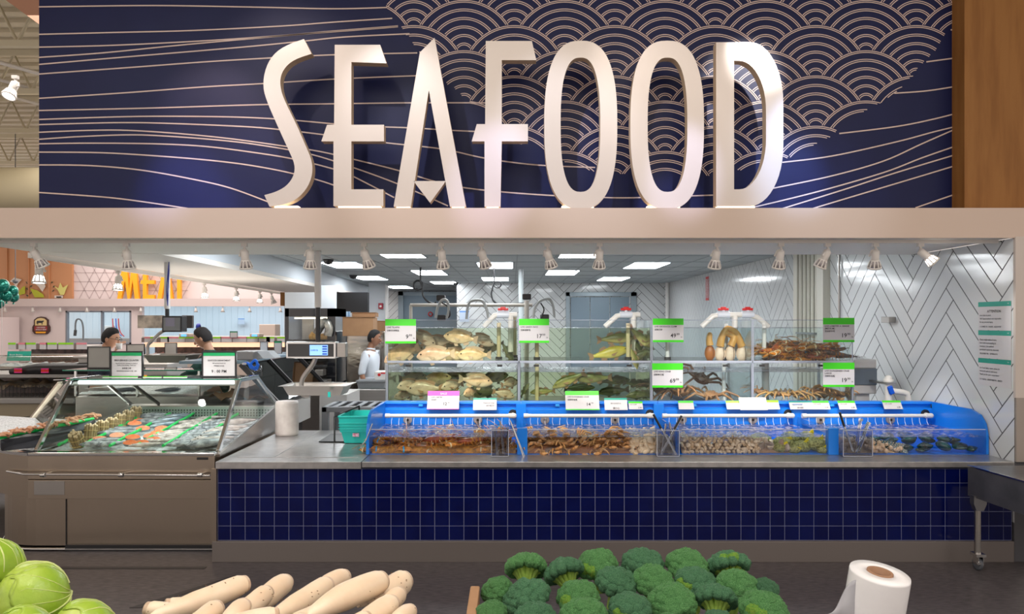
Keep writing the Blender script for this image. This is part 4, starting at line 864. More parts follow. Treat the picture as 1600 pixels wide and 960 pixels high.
# bay 4
GCO = 'cockles in the right blue tub'; COL = 'round pale cockle in the heap at the left of the right blue tub'
heap('cockle_bed', 2.66, 3.16, lambda x, y: .870-max(0, x-2.95)*.22-.03*max(0, y-6), 'snail_foot', 'packed pale cockles beneath the top ones', inset=.03, y0=6.01)
for k in range(120):
    x = R_.uniform(2.66, 3.17); top = .872-max(0, x-2.92)*.17; y = 5.99+.34*R_.random()**1.6; z = .795+(top-.80)*R_.random() if y < 6.05 else top-.004; drop(SM['cockle'], 'cockle', x, y, z, COL, 'cockle', GCO, R_, R_.uniform(.85, 1.15))
t = thing('divider_mesh', 'dark perforated mesh divider with pale dots leaning behind the cockles', 'divider', (3.05, 6.2, .784)); mb = MB()
mb.grid(20, 6, lambda u, v: Vector((2.80+.42*u, 6.24-.22*u, .90-.05*u-.09*v*(1-.2*u)))+Vector((0, -.035*v, 0)), 0, True); mb.grid(20, 6, lambda u, v: Vector((2.80+.42*u, 6.25-.22*u, .90-.05*u-.09*v*(1-.2*u)))+Vector((0, -.035*v, 0)), 0, True)
obj('mesh_panel', mb, 'shell_black', t); mb = MB()
for i in range(22):
    for j in range(5): u = (i+.5+(j % 2)*.5)/23; v = (j+.5)/5; mb.ell(Vector((2.80+.42*u, 6.236-.22*u-.035*v, .90-.05*u-.09*v*(1-.2*u))), .0055, 6, 4)
o = obj('pale_dots', mb, 'clam_light', t)
GDK = 'dark abalones in the right blue tub'
for k, (x, y, z, s) in enumerate([(3.24, 6.04, .815, .9), (3.38, 6.03, .825, 1), (3.54, 6.04, .83, 1.05), (3.68, 6.05, .83, 1), (3.30, 6.12, .865, 1), (3.45, 6.12, .872, 1), (3.60, 6.13, .872, 1), (3.36, 6.24, .87, 1.1), (3.52, 6.26, .87, 1.1), (3.70, 6.18, .85, .9), (3.20, 6.2, .85, .9), (3.76, 6.03, .81, .8), (3.34, 6.02, .80, .6), (3.10, 6.32, .85, 1), (3.24, 6.36, .86, 1), (3.42, 6.42, .86, 1), (3.6, 6.4, .86, 1)]):
    drop(SM['dark'], 'abalone', x, y, z, 'glossy black green abalone in the heap at the right end of the tubs', 'abalone', GDK, R_, s, flat=True)
# upper tank lobsters, geoducks, lower crabs
for k, (px, py, rz, s, mi) in enumerate([(1205, 548, .5, .9, 1), (1196, 553, .6, .8, 2), (1218, 556, 3.0, 1, 1), (1235, 545, -.1, 1.1, 0), (1248, 556, 2.9, 1, 0), (1266, 549, .2, 1, 3), (1300, 552, 3.2, .95, 3), (1300, 548, 3.3, 1, 3), (1312, 556, 2.8, .9, 3), (1255, 541, 3.0, .95, 3), (1228, 557, .3, .9, 2), (1270, 558, .3, .8, 0)]):
    p = P(px, py, 7.1+.05*(k % 3)); drop([LM[mi]], 'lobster', p.x, p.y, p.z, 'brown lobster in the heap inside the upper right tank', 'lobster', 'lobsters in the upper right tank', R_, s, rot=(R_.uniform(-.5, .2), R_.uniform(-.25, .25), rz))
for k in range(26): drop([LM[3], LM[0], LM[1]] if k % 3 else [LM[0], LM[1]], 'lobster', R_.uniform(TX[3]+.24, TX[4]-.25), 7.10+.5*(k/26), 1.50+R_.uniform(0, .11), 'brown lobster in the heap inside the upper right tank', 'lobster', 'lobsters in the upper right tank', R_, 1, flat=True)
mat('geoduck_shell', (.90, .70, .52), .4, noise_=(10, (.55, .36, .22), .7)); mat('geoduck_neck', (.62, .31, .08), .45, noise_=(9, (.85, .46, .10), .9, (1, 1, .3)), bump=(40, .4)); mat('geoduck_brown', (.45, .14, .02), .4, noise_=(9, (.25, .07, .02), .7)); mat('geoduck_seam', (.16, .06, .03), .5)
for k, (bx, by, w_, h_, path, lab) in enumerate([(1109, 552, 13, 25, [(1109, 540), (1108, 531), (1109, 523)], 'short orange brown geoduck, first from the left'), (1125, 553, 14, 24, [(1125, 542), (1127, 530), (1131, 520), (1135, 514)], 'geoduck with a white shell and thick brown neck, second from the left'),
      (1141, 553, 13, 25, [(1142, 541), (1146, 531), (1146, 526), (1139, 523), (1132, 519)], 'geoduck whose neck bends over to the left, third in the row'), (1159, 553, 14, 25, [(1159, 542), (1155, 532), (1151, 522), (1144, 516), (1137, 513)], 'geoduck with the longest curved yellow neck, last in the row')]):
    Y = 7.16; c = P(bx, by, Y); t = thing('geoduck', lab, 'geoduck', (c.x, Y, 1.479), 'geoducks standing in the upper tank'); s = Y/F
    mb = MB(); mb.grid(18, 12, lambda u, v: c+Vector((math.sin(PI*v)*math.cos(2*PI*u)*w_/2*s*1.28, math.sin(PI*v)*math.sin(2*PI*u)*w_*.40*s, math.cos(PI*v)*h_/2*s*.98))*(1 if 1 else 0), 0)
    obj('shell', mb, 'geoduck_brown' if k == 0 else 'geoduck_shell', t)
    mb = MB(); pp = [P(a, b, Y) for a, b in path]; n_ = len(smoothpath(pp, 4)); mb.tube(smoothpath(pp, 4), [s*(w_*.45-(w_*.15)*i/(n_-1)) for i in range(n_)], 12); mb.ell(pp[-1], s*w_*.3, 10, 6); obj('neck', mb, 'geoduck_neck', t)
    mb = MB().tube([c+Vector((w_*.28*s, -w_*.30*s, h_*.42*s)), c+Vector((w_*.34*s, -w_*.34*s, 0)), c+Vector((w_*.26*s, -w_*.30*s, -h_*.42*s))], .003, 5); obj('shell_seam', mb, 'geoduck_seam', t)
def king(name, mats):
    mb = MB(); rnd = random.Random(3)
    mb.grid(24, 12, lambda u, v: Vector((math.sin(PI*v)*math.cos(2*PI*u)*.085, math.sin(PI*v)*math.sin(2*PI*u)*.08, math.cos(PI*v)*.045))*(1+.18*noise.noise((u*16, v*14, 0))), 0)
    for i in range(46): 
        a, t_ = rnd.uniform(0, 6.28), rnd.uniform(.2, 1.5); d = Vector((math.sin(t_)*math.cos(a)*.085, math.sin(t_)*math.sin(a)*.08, math.cos(t_)*.045)); mb.tube([d*.95, d*1.22], [.006, .001], 5, 0)
    for s in (-1, 1):
        for k in range(4):
            a = s*(.5+.55*k); d = Vector((math.sin(a), math.cos(a), 0)); p = [d*.07, d*.17+Vector((0, 0, .045)), d*.28+Vector((0, 0, .0)), d*.34+Vector((0, 0, -.05))]; mb.tube(p, [.014, .013, .010, .003], 7, 1)
            for q in range(5): c = p[1].lerp(p[2], q/5); mb.tube([c, c+Vector((0, 0, .022))], [.004, .001], 4, 1)
    return mb.mesh(name, mats)
mat('king_shell', (.13, .06, .035), .4, noise_=(20, (.24, .12, .06), .7)); mat('king_leg', (.36, .17, .08), .4, noise_=(14, (.58, .30, .13), .8))
km = king('king_crab', ['king_shell', 'king_shell']); kl = king('king_crab', ['king_leg', 'king_leg'])
for m_, px, py, Y, s, rot, lab in [(km, 1096, 592, 7.3, 1.0, (.5, .2, .3), 'dark spiny king crab beside the 69.99 price tag'), (kl, 1065, 613, 7.15, .95, (-.2, .1, 1.2), 'orange brown king crab below the 69.99 price tag'), (kl, 1110, 618, 7.2, .9, (-.2, -.1, 2.2), 'orange king crab at the bottom, right of the price tag'), (km, 1030, 610, 7.2, .75, (.3, 0, 2), 'dark king crab in the left corner of its tank'), (kl, 1184, 612, 7.15, .5, (.4, .1, .4), 'small king crab at the post between the lower right tanks')]:
    p = P(px, py, Y); o = bpy.data.objects.new('king_crab', m_); C.objects.link(o); o.location = p; o.scale = (s,)*3; o.rotation_euler = rot; tag(o, lab, 'king crab', 'king crabs in the lower tank')
for k, (px, py, s) in enumerate([(1215, 617, 1.2), (1228, 615, 1.3), (1258, 617, 1), (1272, 611, .9), (1285, 616, 1.1), (1300, 613, 1.2), (1316, 617, 1)]):
    p = P(px, py, 7.12+.05*(k % 2)); drop(CM, 'crab', p.x, p.y, p.z, 'brown crab on the bottom of the lower right tank', 'crab', 'crabs in the lower right tank', R_, s, flat=True)
# ================================================================ signs and tags
def card(px0, px1, py0, py1, Y, top, body, lines, label, cat='price sign', group=None, lean=0.0, strip_h=.27, foot=0.0, base=None, skew=0, name='price_sign'):
    """a printed card standing or hanging at depth Y; lines = [(text, x fraction, y fraction, size fraction of height, material, align)]"""
    a, b, z1, z0 = PX(px0, Y), PX(px1, Y), PZ(py0, Y), PZ(py1, Y); w_, h = b-a, z1-z0
    R = RX(-lean); o = Vector((a, Y, z0))
    def L(x, z, y=0): return o+R@Vector((x+skew*w_*(1-z/h), y, z))
    t = thing(name, label, cat, (a+w_/2, Y, z0), group)
    mb = MB(); mb.prism([L(0, 0), L(w_, 0), L(w_, h), L(0, h)], R@Vector((0, .004, 0)), 0); obj('card', mb, body, t)
    e = -.0008
    mb = MB(); s = h*(1-strip_h); mb.prism([L(0, s, e), L(w_, s, e), L(w_, h, e), L(0, h, e)], R@Vector((0, .0006, 0)), 0)
    obj('colour_band', mb, top, t)
    if foot: obj('foot_band', MB().prism([L(0, 0, e), L(w_, 0, e), L(w_, h*foot, e), L(0, h*foot, e)], R@Vector((0, .0006, 0)), 0), top, t)
    if lines:
        mb = MB(); ms = []
        for tx, fx, fy, fs, m, al in lines:
            if m not in ms: ms.append(m)
            mb.text(tx, h*fs, L(w_*fx, h*fy, -.0018), L(1, 0)-L(0, 0), L(0, 1)-L(0, 0), ms.index(m), al)
        obj('lettering', mb, ms, t)
    return t
def price(px0, px1, py0, py1, Y, name, cn, p, lab, body='paper'):
    ls = [(name[0], .05, .63, .095, 'ink', 'LEFT')]
    if len(name) > 1: ls.append((name[1], .05, .53, .095, 'ink', 'LEFT'))
    ls += [(cn, .05, .42 if len(name) > 1 else .50, .085, 'ink', 'LEFT'), (p, .76, .20, .24, 'ink', 'RIGHT'), ('99', .77, .29, .13, 'ink', 'LEFT'), ('/lb', .90, .19, .08, 'ink_soft', 'LEFT')]
    return card(px0, px1, py0, py1, Y, 'green_sign', 'paper', ls, lab, 'price sign', 'green price signs clipped on the tank fronts', 0, .27, .09)
price(602, 650, 499, 537, 6.93, ['LIVE TILAPIA'], '活鲜非洲鲫鱼', '9', 'green and white price tag reading LIVE TILAPIA 9.99')
price(811, 858, 498.5, 536, 6.93, ['LIVE GREEN BASS'], '活鲜绿鲈鱼', '17', 'green and white price tag reading LIVE GREEN BASS 17.99')
price(1020, 1068, 498, 535, 6.93, ['LIVE GEODUCK CLAM'], '活象拔蚌', '49', 'green and white price tag reading 49.99')
price(1286, 1335, 497, 535, 6.93, ['LIVE LOBSTER A GRADE', '(MEDIUM)'], '活龙虾中号', '19', 'green tag reading LIVE LOBSTER A GRADE, 19.99')
price(1019, 1067, 568, 606, 6.92, ['LIVE KING CRAB'], '活鲜帝王蟹', '69', 'green and white price tag reading LIVE KING CRAB 69.99')
price(1286, 1335, 567, 605, 6.92, ['LIVE DUNGENESS CRAB', 'LARGE'], '活鲜珍宝蟹', '19', 'green tag reading LIVE DUNGENESS CRAB LARGE, 19.99')
YS = 6.675; GS = 'small signs along the back of the blue tubs'
card(667, 717, 609, 640, YS, 'pink', 'paper', [('SALE', .5, .80, .16, 'paper', 'CENTER'), ('LIVE LOBSTER', .12, .62, .09, 'ink', 'LEFT'), ('活龙虾', .12, .48, .09, 'ink', 'LEFT'), ('12', .62, .22, .22, 'ink', 'RIGHT'), ('99', .64, .32, .10, 'ink_soft', 'LEFT')], 'pink topped sale sign over the lobster tub', 'price sign', GS, .5, .26, .04, name='price_sign')
card(739, 776, 621, 641, YS, 'teal_sign', 'paper', [('Please use tongs', .9, .55, .13, 'ink_soft', 'RIGHT'), ('请使用夹子', .9, .30, .13, 'ink_soft', 'RIGHT')], 'teal topped notice right of the pink sale sign', 'notice', GS, .5, .14, name='notice_card')
card(884, 937, 609, 641, YS, 'green_sign', 'paper', [('LIVE DUNGENESS CRAB', .06, .66, .10, 'ink', 'LEFT'), ('活鲜珍宝蟹', .06, .50, .10, 'ink', 'LEFT'), ('14', .74, .22, .22, 'ink', 'RIGHT'), ('99', .76, .32, .11, 'ink_soft', 'LEFT')], 'green topped price sign over the crab tub reading 14.99', 'price sign', GS, .5, .22, .05)
card(945, 981, 621, 641, YS, 'teal_sign', 'paper', [('BE CAREFUL', .5, .5, .15, 'ink_soft', 'CENTER'), ('请小心', .5, .08, .18, 'ink', 'CENTER')], 'teal topped notice between the 14.99 sign and a tiny tag', 'notice', GS, .5, .16, name='notice_card')
for a, b, c, d, top, lab in [(983, 1005, 626, 640, 'green_sign', 'tiny green topped tag above the sea snails'), (1061, 1085, 625, 640, 'green_sign', 'tiny green topped tag above the small clams'), (1136, 1160, 625, 640, 'green_lime', 'tiny tag left of the big blank white sign'),
                             (1194, 1219, 624, 640, 'green_lime', 'tiny yellow green topped tag tucked behind the big blank sign'), (1271, 1298, 625, 640, 'green_sign', 'tiny green topped tag at the end of the wide teal notice'), (1312, 1339, 625, 640, 'green_sign', 'tiny green topped tag above the cockles'), (1382, 1411, 624.5, 639.5, 'green_sign', 'tiny green topped tag above the dark abalones, rightmost')]:
    card(a, b, c, d, YS, top, 'paper', [('LIVE CLAM', .08, .55, .16, 'ink_soft', 'LEFT'), ('5.99', .9, .12, .22, 'ink', 'RIGHT')] if a > 1200 or a < 1000 else [], lab, 'price tag', GS, .6, .24, name='price_tag')
card(1157, 1200, 620, 641, YS-.01, 'paper', 'paper', [], 'big blank bright white sign over the clam tub', 'sign', GS, .5, .1, name='blank_sign')
card(1235, 1272, 626, 640, YS, 'teal_sign', 'paper', [('Please do not mix', .1, .5, .16, 'ink_soft', 'LEFT'), ('请勿混放', .3, .12, .18, 'ink', 'LEFT')], 'wide teal topped notice left of the cockle tub tags', 'notice', GS, .55, .16, name='notice_card')
# three notices on the tiled side wall
def wallnote(py0, py1, lines, lab):
    Y0, Y1 = 6.10, 5.70; x = XR-.003; z1, z0 = PZ(py0, Y0), PZ(py1, Y0); h = z1-z0
    t = thing('wall_notice', lab, 'notice', (x, 5.9, z0), 'teal headed notices on the tiled side wall')
    obj('sheet', MB().box(x-.002, x, Y1, Y0, z0, z1), 'paper', t)
    mb = MB().box(x-.003, x-.002, Y1, Y0, z1-h*.17, z1); obj('header_band', mb, 'teal_sign', t)
    mb = MB(); 
    for tx, fy, s in lines: mb.text(tx, s, (x-.0035, Y0-.02 if tx != 'ATTENTION' else (Y0+Y1)/2, z0+h*fy), (0, -1, 0), (0, 0, 1), 0, 'LEFT' if tx != 'ATTENTION' else 'CENTER')
    mb.text('T&T', .012, (x-.0035, Y1+.02, z1-h*.10), (0, -1, 0), (0, 0, 1), 1, 'RIGHT')
    obj('lettering', mb, ['ink', 'paper'], t)
wallnote(472.5, 516, [('ATTENTION', .62, .030), ('Live crabs do pinch.', .50, .018), ('T&T Supermarket is not responsible', .38, .018), ('for any personal injury.', .26, .018), ('小心被螃蟹夹伤，如有损伤，本店概不负责', .10, .014)], 'teal headed ATTENTION notice about pinching crabs, top of three')
wallnote(516.5, 559, [('Please weigh seafood items', .64, .019), ('here before proceeding to', .52, .019), ('checkout. Live seafood', .40, .019), ('purchased cannot be returned.', .28, .019), ('请在此称重后付款，活海鲜售出不退', .14, .014)], 'teal headed notice about weighing seafood, middle of three')
wallnote(559.5, 601, [('For Food Safety reason, please do', .62, .018), ('not touch seafood with hands.', .50, .018), ('Thank you for your cooperation!', .38, .018), ('为了食品安全，请勿用手触摸海鲜，谢谢合作', .20, .014)], 'teal headed food safety notice, bottom of three')
# ================================================================ things on the tub run: tong holders
glassy('acrylic_box', (.84, .86, .90), 1.5)
def holder(px0, px1, lab):
    a, b = PX(px0, 5.92), PX(px1, 5.92); t = thing('tong_holder', lab, 'holder', ((a+b)/2, 5.90, .775), 'clear boxes hanging on the tub fronts'); h = .005
    mb = MB().box(a, b, 5.86, 5.86+h, .776, .985); mb.box(a, b, 5.94-h, 5.94, .776, .995); mb.box(a, a+h, 5.86+h, 5.94-h, .776, .985); mb.box(b-h, b, 5.86+h, 5.94-h, .776, .985); mb.box(a, b, 5.86, 5.94, .773, .778)
    obj('clear_box', mb, 'acrylic_box', t)
    mb = MB(); e = .004
    for x in (a, b-e): mb.box(x, x+e, 5.858, 5.862, .776, .985)
    mb.box(a, b, 5.858, 5.862, .981, .985); mb.box(a, b, 5.858, 5.862, .776, .780); obj('edges', mb, 'acrylic_edge', t)
holder(768, 795, 'clear box of metal tongs in front of the lobster tub divider'); holder(1024, 1059, 'clear box with black handled tongs in front of the sea snails'); holder(1312, 1358, 'clear box with two steel tongs in front of the cockle tub')
def tong(p0, p1, lab, m='chrome', grip=None, r=.0045, name='tongs', flat=0):
    a, b = P(*p0), P(*p1); t = thing(name, lab, 'tongs', tuple(a)); d = (b-a).normalized()
    mb = MB()
    if flat:
        R = towards(d); mb.obox((a+b)/2-Vector((.010, 0, 0)), (flat, .004, (b-a).length), R); mb.obox((a+b)/2+Vector((.010, .01, 0)), (flat, .004, (b-a).length), R@RY(.06)); mb.obox(b, (flat*1.5, .02, .02), R)
    else: mb.tube([a, b], r, 7); mb.tube([a+Vector((.012, .004, 0)), b+Vector((.006, 0, -.01))], r*.8, 6)
    obj('arms', mb, m, t)
    if grip: obj('grip', MB().tube([a+(b-a)*grip, b], .0095, 10), 'black_plastic', t)
tong((776, 712, 5.90), (773, 672, 5.90), 'thin wire tongs at the left of the first clear box'); tong((786, 710, 5.90), (781, 657, 5.90), 'thin wire tongs with a looped top in the first clear box'); tong((792, 706, 5.91), (793, 668, 5.91), 'short steel tongs at the right of the first clear box')
tong((818, 715, 5.88), (797, 657, 5.92), 'long wire hook leaning on the blue tub divider', name='wire_hook')
tong((1033, 712, 5.90), (1040, 662, 5.90), 'plain steel tongs in the second clear box'); tong((1052, 712, 5.90), (1046, 660, 5.90), 'second plain steel tongs in the second clear box')
tong((1056, 712, 5.885), (1021, 648, 5.91), 'thin tongs with a black handle leaning left', grip=.66); tong((1034, 706, 5.895), (1065, 650, 5.90), 'thin tongs with a thick black handle leaning right', grip=.62, r=.005)
tong((1332, 706, 5.885), (1312, 645, 5.90), 'thin tongs with a black handle beside the flat steel tongs', grip=.64); tong((1338, 706, 5.90), (1345, 656, 5.90), 'flat upright steel tongs in the right clear box', flat=.022); tong((1340, 708, 5.88), (1357, 662, 5.90), 'flat steel tongs leaning right in the right clear box', flat=.018)
# turquoise baskets, rack, rod
t = thing('shopping_basket', 'stack of turquoise plastic baskets beside the left blue tub', 'basket', (-1.38, 6.7, .776))
def frus(mb, x0, x1, y0, y1, z0, z1, ins, m=0, th=.006):
    o = [(x0, y0, z1), (x1, y0, z1), (x1, y1, z1), (x0, y1, z1)]; b = [(x0+ins, y0+ins, z0), (x1-ins, y0+ins, z0), (x1-ins, y1-ins, z0), (x0+ins, y1-ins, z0)]
    i_ = [(x0+th, y0+th, z1), (x1-th, y0+th, z1), (x1-th, y1-th, z1), (x0+th, y1-th, z1)]; j_ = [(x0+ins+th, y0+ins+th, z0+th), (x1-ins-th, y0+ins+th, z0+th), (x1-ins-th, y1-ins-th, z0+th), (x0+ins+th, y1-ins-th, z0+th)]
    mb.add(o+b+i_+j_, [(k, (k+1) % 4, 4+(k+1) % 4, 4+k) for k in range(4)]+[(4, 5, 6, 7)]+[(k, 8+k, 8+(k+1) % 4, (k+1) % 4) for k in range(4)]+[(8+k, 12+k, 12+(k+1) % 4, 8+(k+1) % 4) for k in range(4)]+[(12, 15, 14, 13)], m)
mb = MB(); frus(mb, -1.51, -1.20, 6.47, 6.9, .777, .905, .03); obj('basket_body', mb, 'teal_basket', t, bevel=.004)
mb = MB(); frus(mb, -1.525, -1.19, 6.46, 6.92, .875, 1.02, .012); 
for z in (.905, .93, .955): mb.box(-1.527, -1.19, 6.456, 6.462, z, z+.006)
mb.box(-1.532, -1.185, 6.453, 6.465, 1.008, 1.022); mb.box(-1.532, -1.52, 6.453, 6.925, 1.008, 1.022); obj('nested_baskets', mb, 'teal_basket', t, bevel=.003)
obj('logo_badge', MB().box(-1.40, -1.345, 6.463, 6.474, .84, .868), 'badge' if 'badge' in MATS or mat('badge', (.55, .10, .18), .4, noise_=(60, (.7, .7, .8), .9)) else 0, t)
mb = MB().tube([(-1.58, 6.55, .78), (-1.58, 6.55, 1.0), (-1.45, 6.98, 1.05)], .009, 6); mb.tube([(-1.45, 6.98, 1.05), (-1.45, 6.98, .78)], .009, 6); mb.box(-1.72, -1.45, 6.55, 7.0, .777, .785); solo('basket_rack', mb, 'black_plastic', 'black wire rack behind the turquoise baskets', 'rack')
mb = MB().tube([P(582, 662, 5.95), P(572, 688, 5.93), P(563, 699, 5.93), P(566, 702, 5.93)], .0045, 7); solo('hook_rod', mb, 'chrome', 'bent steel rod leaning on the left end of the tubs', 'rod')
# plastic bag roll on the worktop
mat('film_roll', (.62, .55, .52), .35, noise_=(14, (.74, .68, .64), .8), bump=(12, .5)); mat('film_white', (.80, .79, .80), .25, noise_=(8, (.70, .69, .71), .6), bump=(7, .35)); glassy('film_clear', (.80, .80, .82), 1.3, rough=.2)
mb = MB().lathe([(0, .774), (.104, .774), (.108, .80), (.108, 1.07), (.100, 1.095), (.06, 1.10), (0, 1.098)], (-2.14, 7.0, 0), 28); solo('bag_roll', mb, 'film_roll', 'pale roll of plastic bags standing on the steel worktop', 'bag roll')
# ================================================================ main fish case
XC0, XC1 = -3.79, -2.335
t = thing('fish_display_case', 'steel fish case with slanted glass, full of ice and whole fish', 'display case', (-3.06, 6.4, 0))
mb = MB().box(-3.80, XC1, 5.78, 7.32, .612, .800); mb.box(-3.80, XC1, 5.775, 7.32, .458, .606); mb.box(-3.60, XC1, 5.95, 7.3, .05, .458)
mb.box(-3.75, -3.51, 5.772, 5.776, .49, .60, 1); mb.box(XC1-.14, XC1-.05, 5.776, 5.781, .765, .785, 2)
obj('case_body', mb, ['steel_warm', 'steel', 'black_plastic'], t, bevel=.004)
mb = MB().box(-3.60, XC1, 5.93, 5.96, .0, .05); obj('toe_kick', mb, 'black_plastic', t); obj('toe_trim', MB().box(-3.62, XC1, 5.925, 5.935, .012, .022), 'chrome', t)
mb = MB().box(-3.80, XC1, 5.77, 5.85, .795, .822); obj('front_rim', mb, 'chrome', t, bevel=.006)
obj('handrail', MB().tube([(-4.0, 5.83, .665), (-3.79, 5.715, .665), (-2.345, 5.715, .655)], .0085, 10), 'chrome', t)
for px in (68, 190, 313): x = PX(px, 5.72); obj('rail_bracket', MB().lathe([(.017, -.018), (.019, 0), (.017, .018)], (x, 5.715, .66), 12, RY(PI/2)).tube([(x, 5.715, .66), (x, 5.778, .66)], .008, 8), 'chrome', t)
BZ = lambda y: .80+(y-5.87)*.105/1.38
mat('ice', (.66, .68, .70), .35, noise_=(60, (.34, .36, .38), .9), bump=(60, .8)); mat('perf', (.30, .36, .32), .4, metal=.6)
mb = MB().grid(40, 30, lambda u, v: Vector((-3.78+1.44*u, 5.86+1.38*v, BZ(5.86+1.38*v)-.012+.012*noise.noise((u*20, v*20, 0)))), 0); o = obj('ice_bed', mb, 'ice', t)
mb = MB().box(-3.78, XC1, 7.25, 7.262, .90, 1.01)
for i in range(46):
    for j in range(3): x = -3.66+i*.0285; mb.box(x, x+.013, 7.246, 7.250, .918+.026*j, .934+.026*j, 1)
obj('perforated_strip', mb, ['perf', 'perf_hole' if 'perf_hole' in MATS or mat('perf_hole', (.03, .05, .04), .6) else 0], t)
obj('rear_ledge', MB().box(-3.80, XC1, 7.255, 7.42, 1.0, 1.022), 'steel', t)
# end panel on the right: steel wedge below the glass
mb = MB().prism([(XC1, 5.84, .80), (XC1, 7.3, 1.03), (XC1, 7.42, 1.03), (XC1, 7.42, .774), (XC1, 5.84, .774)], (.02, 0, 0)); obj('end_panel', mb, 'steel', t, bevel=.003)
def post(a, b, w_=.036, m='chrome'): 
    a, b = Vector(a), Vector(b); return obj('frame_post', MB().obox((a+b)/2, (w_*.7, w_, (b-a).length), towards(b-a)), m, t, bevel=.002)
for X in (XC0+.01, XC1): post((X, 5.85, .82), (X, 6.31, 1.345)); post((X, 6.31, 1.35), (X, 6.74, 1.345)); post((X, 6.74, 1.345), (X, 7.3, 1.03), .03)
post((-3.56, 6.74, 1.34), (-3.50, 7.3, 1.03), .03, 'steel')
g = MB().prism([(XC0, 5.84, .82), (XC1, 5.84, .82), (XC1, 6.305, 1.35), (XC0, 6.305, 1.35)], (0, -.006, .005)); obj('front_glass', g, 'glass_green', t)
for X in (XC0, XC1-.004): obj('side_glass', MB().prism([(X, 5.85, .82), (X, 6.31, 1.35), (X, 6.74, 1.345), (X, 7.3, 1.03)], (.005, 0, 0)), 'glass', t)
obj('top_glass', MB().box(XC0-.05, XC1+.02, 6.30, 6.76, 1.352, 1.360), 'glass_green', t); obj('glass_edge', MB().box(XC0-.05, XC1+.02, 6.294, 6.300, 1.351, 1.361), 'glass_rim' if 'glass_rim' in MATS or mat('glass_rim', (.02, .20, .13), .1) else 0, t)
obj('case_lamp', MB().tube([(XC0+.06, 6.34, 1.328), (XC1-.06, 6.34, 1.328)], .017, 12), 'case_light' if 'case_light' in MATS or emit('case_light', (.92, .93, 1), 2.4) else 0, t); obj('lamp_rail', MB().box(XC0+.02, XC1-.02, 6.32, 6.37, 1.300, 1.312), 'steel', t)
area('case_glow', (-3.06, 6.42, 1.31), (1.3, .05), 5, (.95, .97, 1), rot=(.12, 0, 0))

def bed(px, py, dz=0):
    # where the sight line meets the ice bed
    k = (py-503)/F; y = (1.05+5.87*.105/1.38)/(k+.105/1.38); return Vector((PX(px, y), y, BZ(y)+dz))
mat('divider_green', (.0, .55, .10), .4, noise_=(30, (.0, .35, .06), .6))
for k, (a, b) in enumerate([((222, 655), (130, 703)), ((269, 651), (172, 704)), ((304, 652), (213, 704)), ((340, 652), (255, 705)), ((376, 650), (297, 705)), ((118, 690), (92, 703))]):
    A, B = bed(*a, .040), bed(*b, .040); pts = [A.lerp(B, i/10)+Vector((0, 0, .003*math.sin(i*1.7+k))) for i in range(11)]
    solo('food_divider', MB().tube(pts, .013, 8), 'divider_green', 'green plastic leaf divider, '+['right of the razor clam bundles', 'left of the salmon pieces', 'right of the salmon pieces', 'right of the pale whiting', 'rightmost, among the large silver fish', 'short one left of the razor clams'][k], 'divider', 'green dividers in the fish case')
# fish on ice
mat('fish_silver', (.44, .45, .47), .28, noise_=(26, (.10, .11, .13), .95), grad=('Z', 0, .03, (.07, .08, .10))); mat('fish_pale', (.62, .54, .50), .3, noise_=(22, (.30, .24, .22), .9), grad=('Z', 0, .04, (.20, .16, .15))); mat('fish_blue', (.12, .16, .20), .25, metal=.3, noise_=(16, (.36, .40, .42), .7)); mat('salmon', (.80, .16, .04), .35, noise_=(30, (.90, .34, .16), .6, (1, 6, 1))); mat('salmon_skin', (.30, .34, .38), .25, metal=.4)
IP = [(0, .08, 0), (.04, .35, 0), (.12, .68, 0), (.25, .95, 0), (.4, 1, 0), (.58, .82, 0), (.74, .5, 0), (.86, .24, 0), (.9, .2, 0)]
IF = [[(.89, .1), (1.0, .42), (.96, 0), (1.0, -.42), (.89, -.1)], [(.35, .46), (.45, .62), (.6, .42)], [(.55, -.38), (.6, -.52), (.7, -.32)]]
IM = {k: fish(n, .30, .075, .05, IP, [m, 'fin_g' if 'fin_g' in MATS or mat('fin_g', (.25, .26, .27), .4) else 0, 'eye'], IF) for k, n, m in (('s', 'whole_fish', 'fish_silver'), ('p', 'whiting', 'fish_pale'), ('b', 'whole_fish', 'fish_blue'))}
def icefish(k, px, py, L, ang, lab, grp, s=1):
    o = bpy.data.objects.new('whole_fish', IM[k]); C.objects.link(o); c = bed(px, py, .035)
    o.scale = (L/.30, L/.30*s, L/.30*s); o.rotation_euler = (PI/2-.1, 0, math.radians(ang)); R = o.rotation_euler.to_matrix(); o.location = c+R@Vector((L/2, 0, 0)); return tag(o, lab, 'fish', grp)
R5 = random.Random(5)
for px, py, L in [(190, 677, .30), (182, 682, .30), (170, 695, .28), (176, 700, .26), (150, 700, .24), (245, 655, .34), (258, 660, .3), (238, 664, .3)]: icefish('s', px, py, L, 200+R5.uniform(-25, 25), 'silver fish on ice between the razor clams and the salmon', 'silver fish left of the salmon', 1.1)
for px, py, L in [(271, 662, .46), (283, 656, .42), (262, 669, .36)]: icefish('b', px, py, L, 235+R5.uniform(-8, 8), 'dark blue backed fish at the rear of the case above the salmon', 'dark fish above the salmon', .9)
for i in range(26): t_ = R5.random(); px = 322-88*t_+R5.uniform(-12, 14); py = 658+46*t_; icefish('p', px, py, .27, 225+R5.uniform(-25, 25), 'slim pale whiting in the row right of the salmon', 'pale whiting on ice', .75)
for i in range(26): t_ = R5.random(); px = 352-74*t_+R5.uniform(-12, 12); py = 662+42*t_; icefish('s', px, py, .24, 215+R5.uniform(-30, 30), 'small silver fish in the row behind the slanted front post', 'small silver fish on ice', .95)
